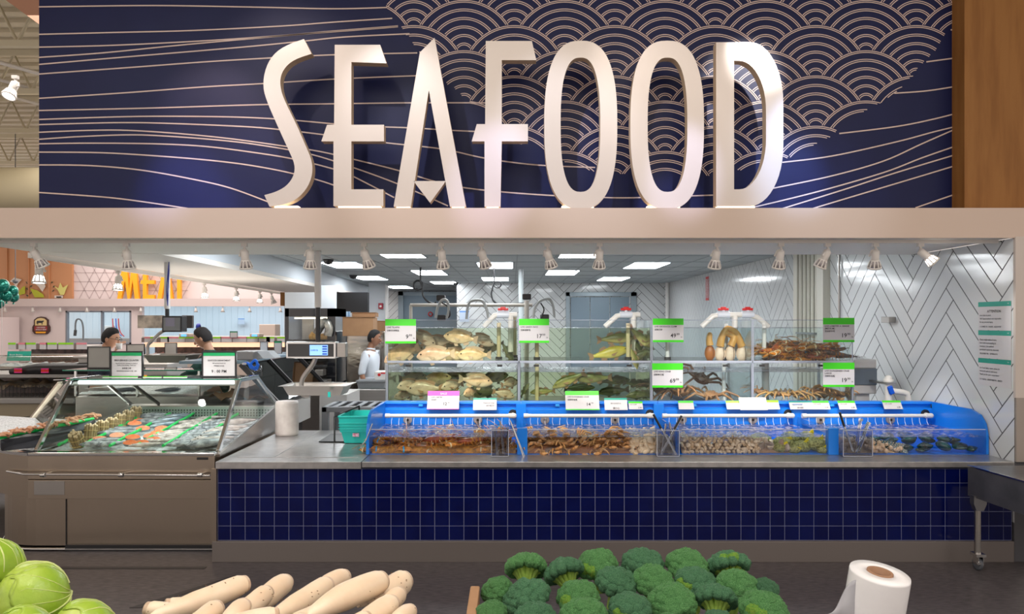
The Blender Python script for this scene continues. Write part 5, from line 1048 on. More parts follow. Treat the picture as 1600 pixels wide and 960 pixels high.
for i in range(11): t_ = R5.random(); px = 385-62*t_+R5.uniform(-6, 6); py = 658+42*t_; icefish('s' if i % 2 else 'p', px, py, .40, 225+R5.uniform(-12, 12), 'large silver fish in the last row beside the steel end panel', 'large fish at the right end of the case', .9)
def steak(px, py, ang, k):
    c = bed(px, py, .022); mb = MB(); R = RZ(math.radians(ang)); N = 20; w_, h = .060, .030
    ring = [Vector((w_*math.cos(2*PI*i/N), h*math.sin(2*PI*i/N)*(1 if math.sin(2*PI*i/N) > 0 else .55), 0)) for i in range(N)]
    mb.prism([c+R@(RX(.95)@p) for p in ring], R@(RX(.7)@Vector((0, 0, .026))), 0, mside=1)
    solo('salmon_piece', mb, ['salmon', 'salmon_skin'], 'orange salmon cut with silver skin lying on the ice', 'salmon', 'orange salmon cuts in the fish case')
for k, (px, py, a) in enumerate([(224, 677, 10), (208, 691, 12), (205, 700, 5), (236, 689, 20), (252, 677, 40), (240, 695, 20), (211, 669, 15), (219, 665, 10), (155, 694, 35), (183, 688, 30), (247, 684, 10), (222, 700, 8)]): steak(px, py, a, k)
# razor clam bundles
mat('razor', (.30, .20, .09), .5, noise_=(18, (.42, .30, .15), .8, (1, 1, .2))); mat('razor_tip', (.72, .54, .34), .5)
for k, (px, py) in enumerate([(123, 698), (140, 689), (158, 683), (173, 678), (186, 671), (199, 665), (211, 659)]):
    c = bed(px, py, .0); t2 = thing('razor_clam_bundle', 'tied bundle of brown razor clams standing on end, '+['at the front, lying forward', 'second from the front', 'third from the front', 'fourth from the front', 'third from the back', 'second from the back', 'last at the back'][k], 'razor clams', tuple(c), 'razor clam bundles in the fish case')
    mb = MB(); r = .045; tl = RX(-.15 if k else .5)
    for i in range(19):
        a = i*2.4; q = r*math.sqrt(i/19); b0 = Vector((q*math.cos(a), q*math.sin(a), 0)); p0, p1 = c+tl@b0, c+tl@(b0*1.08+Vector((0, 0, .125+.01*math.sin(i)))); mb.tube([p0, p1], .0105, 6, 0); mb.ell(p1+tl@Vector((0, 0, .004)), .0105, 7, 5, m=1)
    obj('clam_sticks', mb, ['razor', 'razor_tip'], t2)
    mb = MB()
    for h in (.03, .085): mb.tube([c+tl@Vector((r*1.25*math.cos(2*PI*i/16), r*1.25*math.sin(2*PI*i/16), h)) for i in range(17)], .003, 5)
    obj('elastic_band', mb, 'band_tan' if 'band_tan' in MATS or mat('band_tan', (.62, .42, .16), .5) else 0, t2)
# sign stands on the case top
def stand(px0, px1, py0, py1, Y, lines, lab, band=True, face='paper'):
    a, b, z1, z0 = PX(px0, Y), PX(px1, Y), PZ(py0, Y), PZ(py1, Y); h = z1-z0; w_ = b-a; e = w_*.04
    t = thing('sign_stand', lab, 'sign', ((a+b)/2, Y, z0), 'black framed signs on the cases')
    obj('sign_frame', MB().ring([(a, Y, z0), (b, Y, z0), (b, Y, z1), (a, Y, z1)], [(a+e, Y, z0+e), (b-e, Y, z0+e), (b-e, Y, z1-e), (a+e, Y, z1-e)], (0, .02, 0)), 'black_plastic', t)
    obj('sheet', MB().box(a+e*.9, b-e*.9, Y+.006, Y+.012, z0+e*.9, z1-e*.9), face, t)
    if band: obj('header_band', MB().box(a+e, b-e, Y+.004, Y+.006, z1-e-h*.13, z1-e), 'leaf_sign', t)
    if lines:
        mb = MB()
        for tx, fy, s in lines: mb.text(tx, s*h, ((a+b)/2, Y+.003, z0+h*fy), (1, 0, 0), (0, 0, 1), 0, 'CENTER')
        obj('lettering', mb, 'ink', t)
stand(172, 223, 549, 590, 6.5, [('SELF-SERVICE COUNTER', .62, .085), ('Please bring your selections to Seafood', .51, .052), ('Staff for price labeling. Thank you!', .44, .052), ('自助服务柜', .32, .07), ('请将您选好的海鲜交给员工称重，谢谢', .22, .045)], 'black framed SELF-SERVICE COUNTER sign on the fish case')
stand(315, 369, 549, 590, 6.5, [('SEAFOOD DEPARTMENT', .62, .078), ('full service hours to', .52, .062), ('海鲜部服务时间至', .42, .05), ('9 : 00 PM', .18, .15)], 'black framed SEAFOOD DEPARTMENT sign reading 9 : 00 PM')
stand(136, 172, 542, 576, 7.95, [], 'blank grey back of a framed sign beside the SELF-SERVICE sign', False, 'grey_paper' if 'grey_paper' in MATS or mat('grey_paper', (.42, .40, .38), .7) else 0)
stand(197, 226, 538, 556, 9.6, [], 'small blank framed sign behind the SELF-SERVICE sign', False, 'grey_paper'); stand(257, 276, 536, 554.5, 9.9, [], 'small blank framed sign left of the man in green', False, 'grey_paper')
# left, turning part of the case with crabs
mat('crab_orange', (.62, .28, .14), .5, noise_=(40, (.80, .50, .34), .8), bump=(50, 1)); mat('dark_board', (.06, .065, .08), .5)
t = thing('corner_display_case', 'steel corner case with orange crab legs behind a green divider', 'display case', (-4.4, 6.8, 0))
prof = [(-3.80, 5.78), (-4.02, 5.87), (-4.35, 6.06), (-4.9, 6.5), (-5.6, 7.2), (-5.2, 8.2), (-3.80, 8.2)]
mb = MB().prism([(x, y, .47) for x, y in prof], (0, 0, .33)); obj('case_body', mb, 'steel_warm', t, bevel=.003)
cur = [(-3.60, 5.95)]+[(-3.85-.52*math.sin(a), 6.55-.60*math.cos(a)) for a in [PI/2*i/10 for i in range(11)]]+[(-4.40, 8.0), (-3.6, 8.0)]
mb = MB().prism([(x, y, .04) for x, y in cur], (0, 0, .43), smooth=False); obj('lower_body', mb, 'steel_warm', t); obj('seam', MB().box(-3.606, -3.598, 5.944, 5.95, .05, .458), 'black_plastic', t)
mb = MB().tube([(x, y-.015, .016) for x, y in cur[:11]], .012, 6); obj('toe_trim', mb, 'chrome', t)
mb = MB().prism([(x-.0, y-.012, .797) for x, y in prof], (0, 0, .022)); obj('front_rim', mb, 'chrome', t)
mb = MB().grid(16, 16, lambda u, v: Vector((-3.82-1.3*u, 5.86+.35*u*1.2+(1.0)*v, .822+.10*v+.012*noise.noise((u*12, v*12, 0)))), 0); obj('ice_bed', mb, 'ice', t)
def pb(px, py, z): Y = (EYE-z)*F/(py-503); return Vector((PX(px, Y), Y, z))
mb = MB().prism([pb(0, 688, .93), pb(60, 672, .95), pb(148, 655, 1.0), pb(130, 672, .93), pb(60, 694, .86), pb(0, 700, .86)], (0, .02, -.03)); obj('dark_board', mb, 'dark_board', t)
mb = MB().tube([pb(-20, 689, .94), pb(40, 676, .95), pb(100, 664, .98), pb(146, 655, 1.0)], .016, 8); obj('food_divider', mb, 'divider_green', t)
mb = MB(); 
A, B = pb(0, 683, .96), pb(146, 650, 1.02)
for i in range(60):
    q = A.lerp(B, i/60)+Vector((R5.uniform(-.03, .03), R5.uniform(.0, .12), R5.uniform(-.01, .02))); d = Vector((R5.uniform(-1, 1), R5.uniform(-.6, .6), R5.uniform(-.1, .4)))*.055; mb.tube([q-d, q+d*.2+Vector((0, 0, .008)), q+d], [.010, .012, .004], 6)
o = obj('crab_legs', mb, 'crab_orange', t); o['kind'] = 'stuff'
a_, b_ = Vector((-4.23, 6.9, 1.28)), Vector((-4.86, 7.4, .83)); obj('frame_post', MB().obox((a_+b_)/2, (.05, .02, (b_-a_).length), towards(b_-a_)), 'steel_warm', t)
obj('side_glass', MB().prism([a_, b_, Vector((-3.80, 5.86, .83)), Vector((-3.80, 6.31, 1.35))], (.003, .004, 0)), 'glass_green', t)
obj('top_glass', MB().prism([(-4.3, 6.9, 1.30), (-3.82, 6.31, 1.35), (-3.2, 6.8, 1.35), (-3.6, 7.6, 1.30)], (0, 0, .008)), 'glass_green', t)
card(97, 136, 586, 602, 6.9, 'pink', 'paper', [('SALE', .55, .80, .20, 'paper', 'LEFT')], 'pink sale tag lying on the corner case glass', 'price sign', None, .9, .35)
# ================================================================ things behind the counter, left to right
# weighing scales hung from poles
def scale(px0, px1, py0, py1, Y, pole_px, pole_top, lab, arm, pan, screen, face='black_gloss', body='chrome'):
    t = thing('hanging_scale', lab, 'scale', (PX((px0+px1)/2, Y), Y, PZ(pan[3], Y)), None)
    a, b, z1, z0 = PX(px0, Y), PX(px1, Y), PZ(py0, Y), PZ(py1, Y)
    d = obj('display_box', MB().box(a, b, Y-.06, Y+.07, z0, z1), body, t, bevel=.006)
    obj('display_face', MB().box(a+.018, b-.018, Y-.064, Y-.06, z0+.016, z1-.018), face, d)
    s = screen; sc = obj('screen', MB().box(PX(s[0], Y), PX(s[1], Y), Y-.067, Y-.064, PZ(s[3], Y), PZ(s[2], Y)), s[4], d)
    if s[5]:
        mb = MB(); w_ = PX(s[1], Y)-PX(s[0], Y); h_ = PZ(s[2], Y)-PZ(s[3], Y)
        for k in range(4): mb.box(PX(s[0], Y)+w_*.70, PX(s[0], Y)+w_*.96, Y-.0685, Y-.067, PZ(s[3], Y)+h_*(.06+.24*k), PZ(s[3], Y)+h_*(.20+.24*k), 0)
        mb.text('0.000 lb', h_*.22, (PX(s[0], Y)+w_*.06, Y-.0685, PZ(s[3], Y)+h_*.42), (1, 0, 0), (0, 0, 1), 0); obj('screen_text', mb, ['screen_dark' if 'screen_dark' in MATS or mat('screen_dark', (.02, .08, .5), .4) else 0], d)
    xp = PX(pole_px, Y)
    obj('ceiling_pole', MB().tube([(xp, Y+.04, pole_top[0]), (xp, Y+.04, pole_top[1])], pole_top[2], 14), 'white_plastic', t)
    obj('black_post', MB().tube([(xp, Y+.04, pole_top[1]), (xp, Y+.04, z1)], pole_top[2]*.72, 12), 'black_plastic', t)
    W = smoothpath([P(x, y, Y-.02) for x, y in arm], 5); obj('support_arm', MB().tube(W, .021 if Y < 7 else .018, 12), 'arm_steel' if 'arm_steel' in MATS or mat('arm_steel', (.40, .38, .36), .30, metal=.9) else 0, t)
    x0, x1, y0, y1 = pan; mb = MB(); A, B = PX(x0, Y-.1), PX(x1, Y-.1); zt, zb = PZ(y0, Y-.1), PZ(y1, Y-.1)
    frus(mb, A+.03, B-.03, Y-.17, Y+.20, zb, zt, .04, 0, .004); mb.ring([(A, Y-.2, zt), (B, Y-.2, zt), (B, Y+.23, zt), (A, Y+.23, zt)], [(A+.032, Y-.168, zt), (B-.032, Y-.168, zt), (B-.032, Y+.198, zt), (A+.032, Y+.198, zt)], (0, 0, .004)); obj('weighing_pan', mb, 'arm_steel', t)
    return t
t = scale(450, 527, 534, 560, 6.68, 495, (ZB-.001, 1.98, .030), 'big silver framed scale display with a blue screen above a weighing pan', [(493, 560), (488, 571), (474, 590), (471, 604), (474, 618), (484, 619)], (440, 545, 603, 618), (487, 515, 539, 555, 'screen_blue', True))
obj('side_printer', MB().box(PX(528, 6.68), PX(541, 6.68), 6.64, 6.74, PZ(558, 6.68), PZ(536, 6.68)), 'steel', t, bevel=.004)
obj('teal_corner', MB().box(PX(517, 6.58), PX(521, 6.58), 6.47, 6.478, PZ(619, 6.58), PZ(611, 6.58)), 'teal_basket', t)
scale(257, 288, 494, 519, 7.97, 258.5, (ZB-.001, 1.99, .030), 'dark scale display with grey keys hanging behind the SELF-SERVICE sign', [(257, 517), (250, 521), (237, 534), (231, 541), (231, 556)], (225, 300, 555, 567), (263, 277, 497, 510, 'lcd' if 'lcd' in MATS or mat('lcd', (.26, .25, .34), .2) else 0, False), 'grey_plastic', 'black_plastic')
mb = MB()
for k in range(3): mb.tube(smoothpath([P(264, 409, 7.94), P(262+k, 430, 7.94), P(260+k*1.5, 455, 7.94), P(262, 478, 7.94)], 4), .004, 5)
solo('blue_cable', mb, 'cable_blue' if 'cable_blue' in MATS or mat('cable_blue', (.02, .04, .35), .4) else 0, 'dark blue cables strapped along the ceiling pole by the meat sign', 'cable')
# black glass serving case along the worktop, white base
t = thing('serving_case', 'black framed glass serving case with a white base, beside the bag roll', 'display case', (-2.7, 8.2, 0))
mat('case_white', (.50, .48, .46), .4); glassy('dark_glass', (.16, .20, .20), 1.6)
obj('white_base', MB().box(-3.2, -2.37, 7.45, 8.66, .72, 1.0), 'case_white', t, bevel=.006); obj('dark_plinth', MB().box(-3.1, -2.45, 7.55, 8.6, 0, .72), 'black_plastic', t)
obj('deck', MB().box(-3.2, -2.35, 7.43, 9.4, 1.0, 1.02), 'black_plastic', t); obj('case_top', MB().box(-3.35, -2.72, 7.40, 9.6, 1.425, 1.455), 'blue_grey' if 'blue_grey' in MATS or mat('blue_grey', (.16, .24, .30), .3) else 0, t, bevel=.004)
for y0, y1 in ((7.47, 8.25), (8.32, 9.35)):
    obj('slanted_pane', MB().prism([(-2.37, y0, 1.03), (-2.37, y1, 1.03), (-2.74, y1, 1.42), (-2.74, y0, 1.42)], (-.006, 0, 0)), 'dark_glass', t)
for y in (7.44, 8.285, 9.38): obj('pane_frame', MB().obox((-2.555, y, 1.225), (.03, .05, .54), towards((-.37, 0, .39))), 'black_plastic', t)
mb = MB().grid(14, 20, lambda u, v: Vector((-3.1+.65*u, 7.5+1.8*v, 1.05+.07*noise.noise((u*7, v*16, 0))+.03)), 0); o = obj('food_heap', mb, 'cardboard', t); o['kind'] = 'stuff'
mb = MB().box(-3.12, -2.95, 7.62, 7.85, 1.456, 1.54); 
t = thing('label_printer', 'grey label printer with a slanted keypad on top of the serving case', 'printer', (-2.95, 7.7, 1.456)); obj('printer_body', MB().box(PX(372, 7.7), PX(403, 7.7), 7.55, 7.9, 1.456, 1.545), 'printer_grey' if 'printer_grey' in MATS or mat('printer_grey', (.34, .33, .33), .5) else 0, t, bevel=.008)
obj('keypad', MB().prism([P(401, 549, 7.6), P(418, 549, 7.6), P(430, 560, 7.5), P(412, 561, 7.5)], (0, .2, 0)), 'grey_plastic', t)
stand(406, 418, 534, 550, 8.4, [], 'tiny blank framed sign behind the label printer', False); stand(428, 440, 533, 553, 8.3, [], 'tiny white sign with green band beside the black oven cabinet')
t = thing('cup_lanyard', 'clear cup hanging on a bright blue cord below the label printer', 'cup', tuple(P(400, 588, 7.2))); obj('cord', MB().tube(smoothpath([P(380, 569, 7.2), P(388, 568, 7.2), P(393, 576, 7.2), P(402, 572, 7.2), P(399, 563, 7.2), P(392, 570, 7.2), P(400, 578, 7.2), P(404, 569, 7.2)], 4), .013, 7), 'cord_blue' if 'cord_blue' in MATS or mat('cord_blue', (.0, .15, .8), .5) else 0, t)
obj('cup', MB().lathe([(.0, 0), (.04, 0), (.055, .10), (.052, .10)], P(403, 589, 7.2), 16, RY(-.2)), 'acrylic_box', t); obj('paper_tag', MB().box(PX(379, 7.2), PX(386, 7.2), 7.18, 7.185, PZ(570, 7.2), PZ(567, 7.2)), 'paper', t)
# black oven cabinet
YO = 11.0; t = thing('hot_food_cabinet', 'black framed glass hot food cabinet with a lamp strip', 'cabinet', (PX(485, YO), YO, 0))
a, b = PX(445, YO), PX(524, YO); zz = lambda y: PZ(y, YO)
mb = MB().box(a, a+.06, YO, YO+.7, 0, zz(482)); mb.box(b-.12, b, YO, YO+.7, 0, zz(482)); mb.box(a, b, YO, YO+.7, zz(495), zz(482)); mb.box(a, b, YO, YO+.7, 0, zz(600)); mb.box(a+.06, b-.12, YO, YO+.7, zz(534), zz(531)); mb.box(a+.06, b-.12, YO+.65, YO+.7, zz(600), zz(534)); obj('cabinet_frame', mb, 'black_gloss', t)
obj('inner_panel', MB().box(PX(463, YO), PX(481, YO), YO+.3, YO+.34, zz(534), zz(499)), 'case_white', t); obj('lamp_strip', MB().box(PX(457, YO), PX(510, YO), YO+.1, YO+.14, zz(498.5), zz(496)), 'warm_strip' if 'warm_strip' in MATS or emit('warm_strip', (1, .85, .6), 3) else 0, t)
obj('door_pane', MB().box(a+.06, b-.12, YO-.006, YO, zz(600), zz(495)), 'glass', t)
mb = MB(); 
for i in range(7): mb.ell((PX(484+6*(i % 5), YO), YO+.12+.08*(i//5), zz(527-3*(i//5))), (.05, .05, .055), 10, 8)
obj('roast_food', mb, 'food_gold' if 'food_gold' in MATS or mat('food_gold', (.62, .34, .08), .5, noise_=(12, (.8, .6, .3), .7)) else 0, t)
mb = MB().tube(smoothpath([P(494, 522, YO-.05), P(500, 512, YO-.05), P(508, 503, YO-.05), P(514, 513, YO-.05), P(512, 525, YO-.05)], 4), .06, 10); tag(obj('foil_bag', mb, 'foil' if 'foil' in MATS or mat('foil', (.5, .48, .42), .3, metal=.5, noise_=(8, (.08, .08, .08), .9)) else 0), 'crumpled grey plastic bag leaning in the hot food cabinet', 'bag')
for i, (px, py, w_, h_, c) in enumerate([(490, 586, 14, 9, 'white_plastic'), (501, 582, 12, 10, 'steel'), (478, 591, 14, 6, 'white_plastic'), (500, 573, 18, 4, 'black_plastic')]):
    p = P(px, py, YO-.3); solo('storage_tub', MB().box(p.x-w_*.0047, p.x+w_*.0047, YO-.4, YO-.2, p.z-h_*.0047, p.z+h_*.0047), c, ['white tub below the black cabinet', 'steel container below the black cabinet', 'low stack of white lids below the black cabinet', 'black tray below the black cabinet'][i], 'container', bevel=.01)
# strip curtain, boxes, steel fridge
mat('curtain', (.20, .30, .42), .3, noise_=(6, (.32, .42, .52), .6, (6, 1, .4)))
YG = 12.2; mb = MB().grid(40, 2, lambda u, v: Vector((PX(525, YG)+(PX(548, YG)-PX(525, YG))*u, YG+.02*math.sin(u*30), PZ(487, YG)*(1-v)+.002*v)), 0); t = solo('strip_curtain', mb, 'curtain', 'blue grey plastic strip curtain left of the cardboard boxes', 'curtain'); t.modifiers.new('thick', 'SOLIDIFY').thickness = .006
YR = 11.4; t = thing('steel_fridge', 'tall stainless steel fridge behind the man in the white coat', 'fridge', (PX(572, YR), YR, 0)); obj('fridge_body', MB().box(PX(541, YR), PX(601, YR), YR, YR+.8, .1, PZ(518, YR)), 'steel_wavy' if 'steel_wavy' in MATS or mat('steel_wavy', (.55, .50, .44), .14, metal=1, bump=(1.2, .9, (1, 1, 2.2))) else 0, t, bevel=.01); obj('legs_base', MB().box(PX(543, YR), PX(599, YR), YR+.05, YR+.75, 0, .1), 'black_plastic', t)
def carton(px0, px1, py0, py1, Y, d, lab):
    t = thing('cardboard_box', lab, 'box', (PX((px0+px1)/2, Y), Y, PZ(py1, Y)), 'cardboard boxes on the steel fridge')
    obj('box_body', MB().box(PX(px0, Y), PX(px1, Y), Y, Y+d, PZ(py1, Y), PZ(py0, Y)), 'cardboard', t, bevel=.006); obj('top_flap', MB().box(PX(px0, Y)-.01, PX(px1, Y)+.01, Y-.012, Y+d*.45, PZ(py0, Y), PZ(py0, Y)+.006), 'cardboard', t)
carton(535, 583, 496, 525.5, 11.0, .35, 'large brown cardboard box hanging over the front of the steel fridge'); carton(550, 586, 489, 495.5, 11.2, .3, 'flat brown cardboard box topmost of the stack'); carton(586, 602, 502, 524, 11.9, .4, 'brown cardboard box beside the fish tank edge')
# sink unit and slatted bench, white box
YK = 10.2; t = thing('sink_unit', 'grey plastic lug over a steel bin beside the tank rack', 'bin', (PX(580, YK), YK, 0)); mb = MB(); frus(mb, PX(557, YK), PX(602, YK), YK, YK+.4, PZ(608, YK), PZ(596, YK), .02, 0, .01); mb.box(PX(556, YK), PX(603, YK), YK-.01, YK+.41, PZ(597.5, YK), PZ(595, YK)); obj('grey_tub', mb, 'grey_plastic', t); obj('steel_bin', MB().box(PX(560, YK), PX(602, YK), YK+.02, YK+.4, 0, PZ(609, YK)), 'steel', t, bevel=.005)
t = thing('foam_box', 'white foam box with a red mark beside the tank rack', 'box', (PX(593, 10.3), 10.3, PZ(593, 10.3))); obj('box_body', MB().box(PX(585, 10.3), PX(603, 10.3), 10.3, 10.6, PZ(594, 10.3), PZ(581, 10.3)), 'white_plastic', t, bevel=.008); obj('red_mark', MB().ell((PX(592.5, 10.3), 10.297, PZ(586, 10.3)), (.022, .004, .022), 12, 8).box(PX(595, 10.3), PX(602, 10.3), 10.295, 10.299, PZ(584.5, 10.3), PZ(582.5, 10.3)), 'red', t)
mat('bench_grey', (.19, .20, .22), .5)
t = thing('slatted_bench', 'low grey slatted plastic table behind the turquoise baskets', 'bench', (-1.3, 7.8, 0)); z = .978; mb = MB().box(-1.94, -.9, 7.5, 7.55, z-.05, z); mb.box(-1.94, -.9, 8.05, 8.1, z-.05, z); mb.box(-1.94, -1.89, 7.5, 8.1, z-.05, z)
for i in range(9): mb.box(-1.85+i*.115, -1.80+i*.115, 7.55, 8.05, z-.012, z-.002)
obj('slatted_top', mb, 'bench_grey', t, bevel=.003)
for x, y in ((-1.94, 7.5), (-1.0, 7.5), (-1.94, 8.03), (-1.0, 8.03)): obj('leg', MB().box(x, x+.065, y, y+.065, 0, z-.05), 'bench_grey', t, bevel=.003)
mb = MB().box(-2.3, -1.97, 8.78, 9.52, .001, .98); solo('prep_table', mb, 'case_white', 'white lower cabinet seen under the weighing pan', 'cabinet', bevel=.004)
# ---------------------------------------------------------------- hoses, pipes and poles behind the tanks
solo('vertical_pipe', MB().tube([(PX(814, 13.4), 13.4, 2.808), (PX(814, 13.4), 13.4, .02)], .045, 14), 'pipe_pale' if 'pipe_pale' in MATS or mat('pipe_pale', (.58, .64, .66), .35) else 0, 'pale vertical pipe hanging from the ceiling behind the tanks', 'pipe')
mb = MB().tube([P(641, 477, 8.2), P(832, 477, 8.2)], .020, 12); mb.tube([P(642, 477, 8.2), Vector((PX(642, 8.2), 8.2, .02))], .018, 10); mb.tube([P(823, 470, 8.15), Vector((PX(823, 8.15), 8.15, .02))], .026, 10); solo('air_pipe', mb, 'pipe_brown' if 'pipe_brown' in MATS or mat('pipe_brown', (.46, .42, .38), .35) else 0, 'long horizontal brown pipe behind the left tanks', 'pipe')
def hose(pts, r, m, lab, Y=7.62, name='hose'): return solo(name, MB().tube(smoothpath([P(x, y, Y) for x, y in pts], 6), r, 8), m, lab, 'hose')
mat('hose_grey', (.42, .44, .44), .4); mat('pole_grey', (.14, .15, .16), .5)
hose([(657, 418), (657, 440), (660, 450), (661, 462), (668, 471), (678, 475), (681, 472)], .016, 'black_plastic', 'black cable dropping from the ceiling behind the left tank', Y=13)
t = solo('cable_coil', MB().tube([P(653+7.2*math.cos(a*.5), 446+7.2*math.sin(a*.5), 13+.004*a) for a in range(40)], .018, 6), 'black_plastic', 'round coil of black cable under the ceiling, left', 'cable')
hose([(772, 418), (772, 440), (769, 452), (768, 462), (775, 474), (800, 475), (818, 474)], .014, 'black_plastic', 'black cable dropping from the ceiling beside the pale pipe', Y=13)
t = solo('cable_coil', MB().tube([P(777+6*math.cos(a*.5), 445+5*math.sin(a*.5), 13+.004*a) for a in range(40)], .011, 6), 'black_plastic', 'loose coil of black cable under the ceiling, near the pale pipe', 'cable')
hose([(681, 497), (684, 480), (691, 469), (699, 471), (701, 485), (698, 498)], .014, 'hose_grey', 'looped grey hose above the upper left tank'); hose([(729, 499), (731, 480), (736, 471), (752, 470), (760, 482), (763, 498)], .014, 'hose_grey', 'wide arched grey hose left of the first red valve')
hose([(833, 497), (836, 481), (845, 470), (858, 468), (864, 478), (866, 496)], .014, 'hose_grey', 'arched grey hose behind the 17.99 price tag'); hose([(690, 473), (700, 480), (703, 492), (700, 497)], .008, 'black_plastic', 'black air line beside the looped grey hose')
hose([(845, 474), (850, 484), (846, 495)], .007, 'black_plastic', 'black air line beside the arched hose')
for px, py, lab in [(690, 497, 'small black air pump on the upper left tank'), (851, 496, 'small black air pump behind the 17.99 tag'), (689, 466, 'small dark box fixed above the looped hose'), (823, 464, 'small dark box on top of the brown pipe')]:
    p = P(px, py, 7.68); solo('air_pump', MB().box(p.x-.045, p.x+.045, 7.64, 7.745, p.z-.03, p.z+.03), 'black_plastic', lab, 'pump', bevel=.01)
# wall mounted things on the right wall and back wall
t = thing('wall_pipes', 'row of six cream vertical pipes on the tiled side wall', 'pipes', (3.8, 9.7, .3)); 
for i in range(5): px = 1252+6.2*i; Y = 3.80*F/(px-800); obj('pipe', MB().tube([(3.80, Y, .3), (3.80, Y, 2.808)], .026, 10), 'pipe_cream' if 'pipe_cream' in MATS or mat('pipe_cream', (.60, .58, .50), .4) else 0, t)
for a, b in ((1244, 1250), (1281, 1291)): 
    Y1, Y0 = 3.82*F/(a-800), 3.82*F/(b-800); obj('pipe_cover', MB().box(3.78, 3.868, min(Y0, Y1), max(Y0, Y1), .3, 2.808), 'pipe_cream', t)
obj('clamp_row', MB().box(3.74, 3.80, 3.80*F/(1279-800), 3.80*F/(1250-800), PZ(523, 9.2), PZ(520, 9.2)), 'grey_plastic', t)
solo('wall_conduit', MB().tube([(3.85, 3.85*F/511, 1.85), (3.85, 3.85*F/511, 2.80)], .013, 8), 'steel', 'thin grey conduit running up the tiled side wall', 'conduit')
mb = MB().box(3.80, 3.868, 7.42, 7.58, 1.84, 1.90); solo('wall_outlet', mb, 'steel', 'small metal outlet box at the foot of the conduit', 'outlet', bevel=.004)
q = 3.86*F/(1323-800); solo('sticky_note', MB().box(3.862, 3.866, q-.05, q+.05, 1.84, 1.90), 'note_yellow' if 'note_yellow' in MATS or mat('note_yellow', (.62, .66, .25), .6) else 0, 'small yellow green note above the lobster price tag', 'note')
t = thing('wall_strip_sign', 'narrow red and white vertical sign high on the side wall', 'sign', (3.86, 14.5, 2.2)); Y1 = 3.86*F/305; obj('strip', MB().box(3.858, 3.866, Y1-.12, Y1+.12, PZ(470, Y1), PZ(432, Y1)), 'strip_red' if 'strip_red' in MATS or mat('strip_red', (.45, .16, .17), .6, noise_=(30, (.7, .6, .6), .6)) else 0, t); obj('end_marks', MB().box(3.856, 3.858, Y1-.10, Y1+.10, PZ(436, Y1), PZ(433, Y1)).box(3.856, 3.858, Y1-.10, Y1+.10, PZ(469.5, Y1), PZ(466, Y1)), 'red', t)
solo('corner_trim_pipe', MB().tube([(3.80, 18.0, .1), (3.80, 18.0, 2.805)], .05, 8), 'white_plastic', 'white vertical cover in the far corner of the prep room', 'pipe')
t = thing('towel_dispenser', 'white and grey paper towel dispenser right of the tanks', 'dispenser', (3.72, 7.45, 1.1)); a, b = PX(1334, 7.4), PX(1370, 7.4); z0, z1 = PZ(616, 7.4), PZ(562, 7.4)
obj('cover_top', MB().box(a, b, 7.4, 7.65, z0+(z1-z0)*.74, z1), 'white_plastic', t, bevel=.012); obj('grey_window', MB().box(a, b, 7.39, 7.65, z0+(z1-z0)*.26, z0+(z1-z0)*.74), 'window_grey' if 'window_grey' in MATS or mat('window_grey', (.17, .21, .26), .2) else 0, t, bevel=.008); obj('cover_bottom', MB().box(a, b, 7.4, 7.65, z0, z0+(z1-z0)*.26), 'white_plastic', t, bevel=.012)
obj('stand', MB().box(a+.05, b-.05, 7.45, 7.6, 0, z0), 'white_plastic', t); mb = MB().grid(12, 5, lambda u, v: Vector((a+.05+(b-a-.1)*u, 7.5+.1*v, z1+.035*abs(noise.noise((u*9, v*4, 1)))*2+.005))); obj('crumpled_towel', mb, 'paper', t)
t = thing('drain_pipe', 'white pvc pipe with a blue handled valve beside the tiled wall', 'pipe', (PX(1400, 7.2), 7.2, .9)); Yq = 7.05
obj('upright', MB().tube([P(1388, 660, Yq), P(1388, 592, Yq)], .034, 14).lathe([(.045, 0), (.047, .02), (.04, .03)], P(1388, 597, Yq), 14).ell(P(1388, 592, Yq), .034, 12, 8), 'pvc', t)
obj('elbow', MB().tube([P(1390, 611, Yq), P(1410, 613, Yq), P(1417, 615, Yq), P(1419, 622, Yq), P(1419, 660, Yq)], .028, 12), 'pvc', t); obj('valve_handle', MB().obox(P(1392, 610, Yq-.05), (.05, .03, .085), RY(-.35)), 'handle_blue' if 'handle_blue' in MATS or mat('handle_blue', (.0, .09, .6), .4) else 0, t, bevel=.012)
obj('strap', MB().box(PX(1382, Yq), PX(1396, Yq), Yq-.04, Yq+.3, PZ(601, Yq), PZ(598, Yq)), 'steel', t)
# walk-in cold store doors in the back wall
mat('door_blue', (.20, .27, .33), .35, metal=.2); mat('door_frame', (.30, .36, .40), .35, metal=.4)
t = thing('door_1', 'x', 'door', (PX(940, YB), YB, 0)); t['kind'] = 'structure'; del t['label']; del t['category']; a, b = PX(884, YB), PX(994, YB); zt = PZ(457, YB)
obj('door_frame', MB().box(a, a+.10, YB-.06, YB, 0, zt).box(b-.14, b, YB-.06, YB, 0, zt).box(a, b, YB-.06, YB, zt-.10, zt), 'door_frame', t, bevel=.005)
for i in range(3): x0 = a+.12+i*(b-a-.28)/3; obj('door_leaf', MB().box(x0, x0+(b-a-.28)/3-.02, YB-.04, YB, 0, zt-.12), 'door_blue', t, bevel=.006)
t = thing('door_2', 'x', 'door', (PX(670, 22.9), 22.9, 0)); t['kind'] = 'structure'; del t['label']; del t['category']; a, b = PX(622, 22.9), PX(716, 22.9); zt = PZ(456, 22.9)
obj('door_frame', MB().box(a, a+.16, 22.9, 22.99, 0, zt).box(a, b, 22.9, 22.99, zt-.12, zt), 'door_frame', t); obj('door_leaf', MB().box(a+.16, b, 22.95, 22.99, 0, zt-.12), 'door_blue', t)
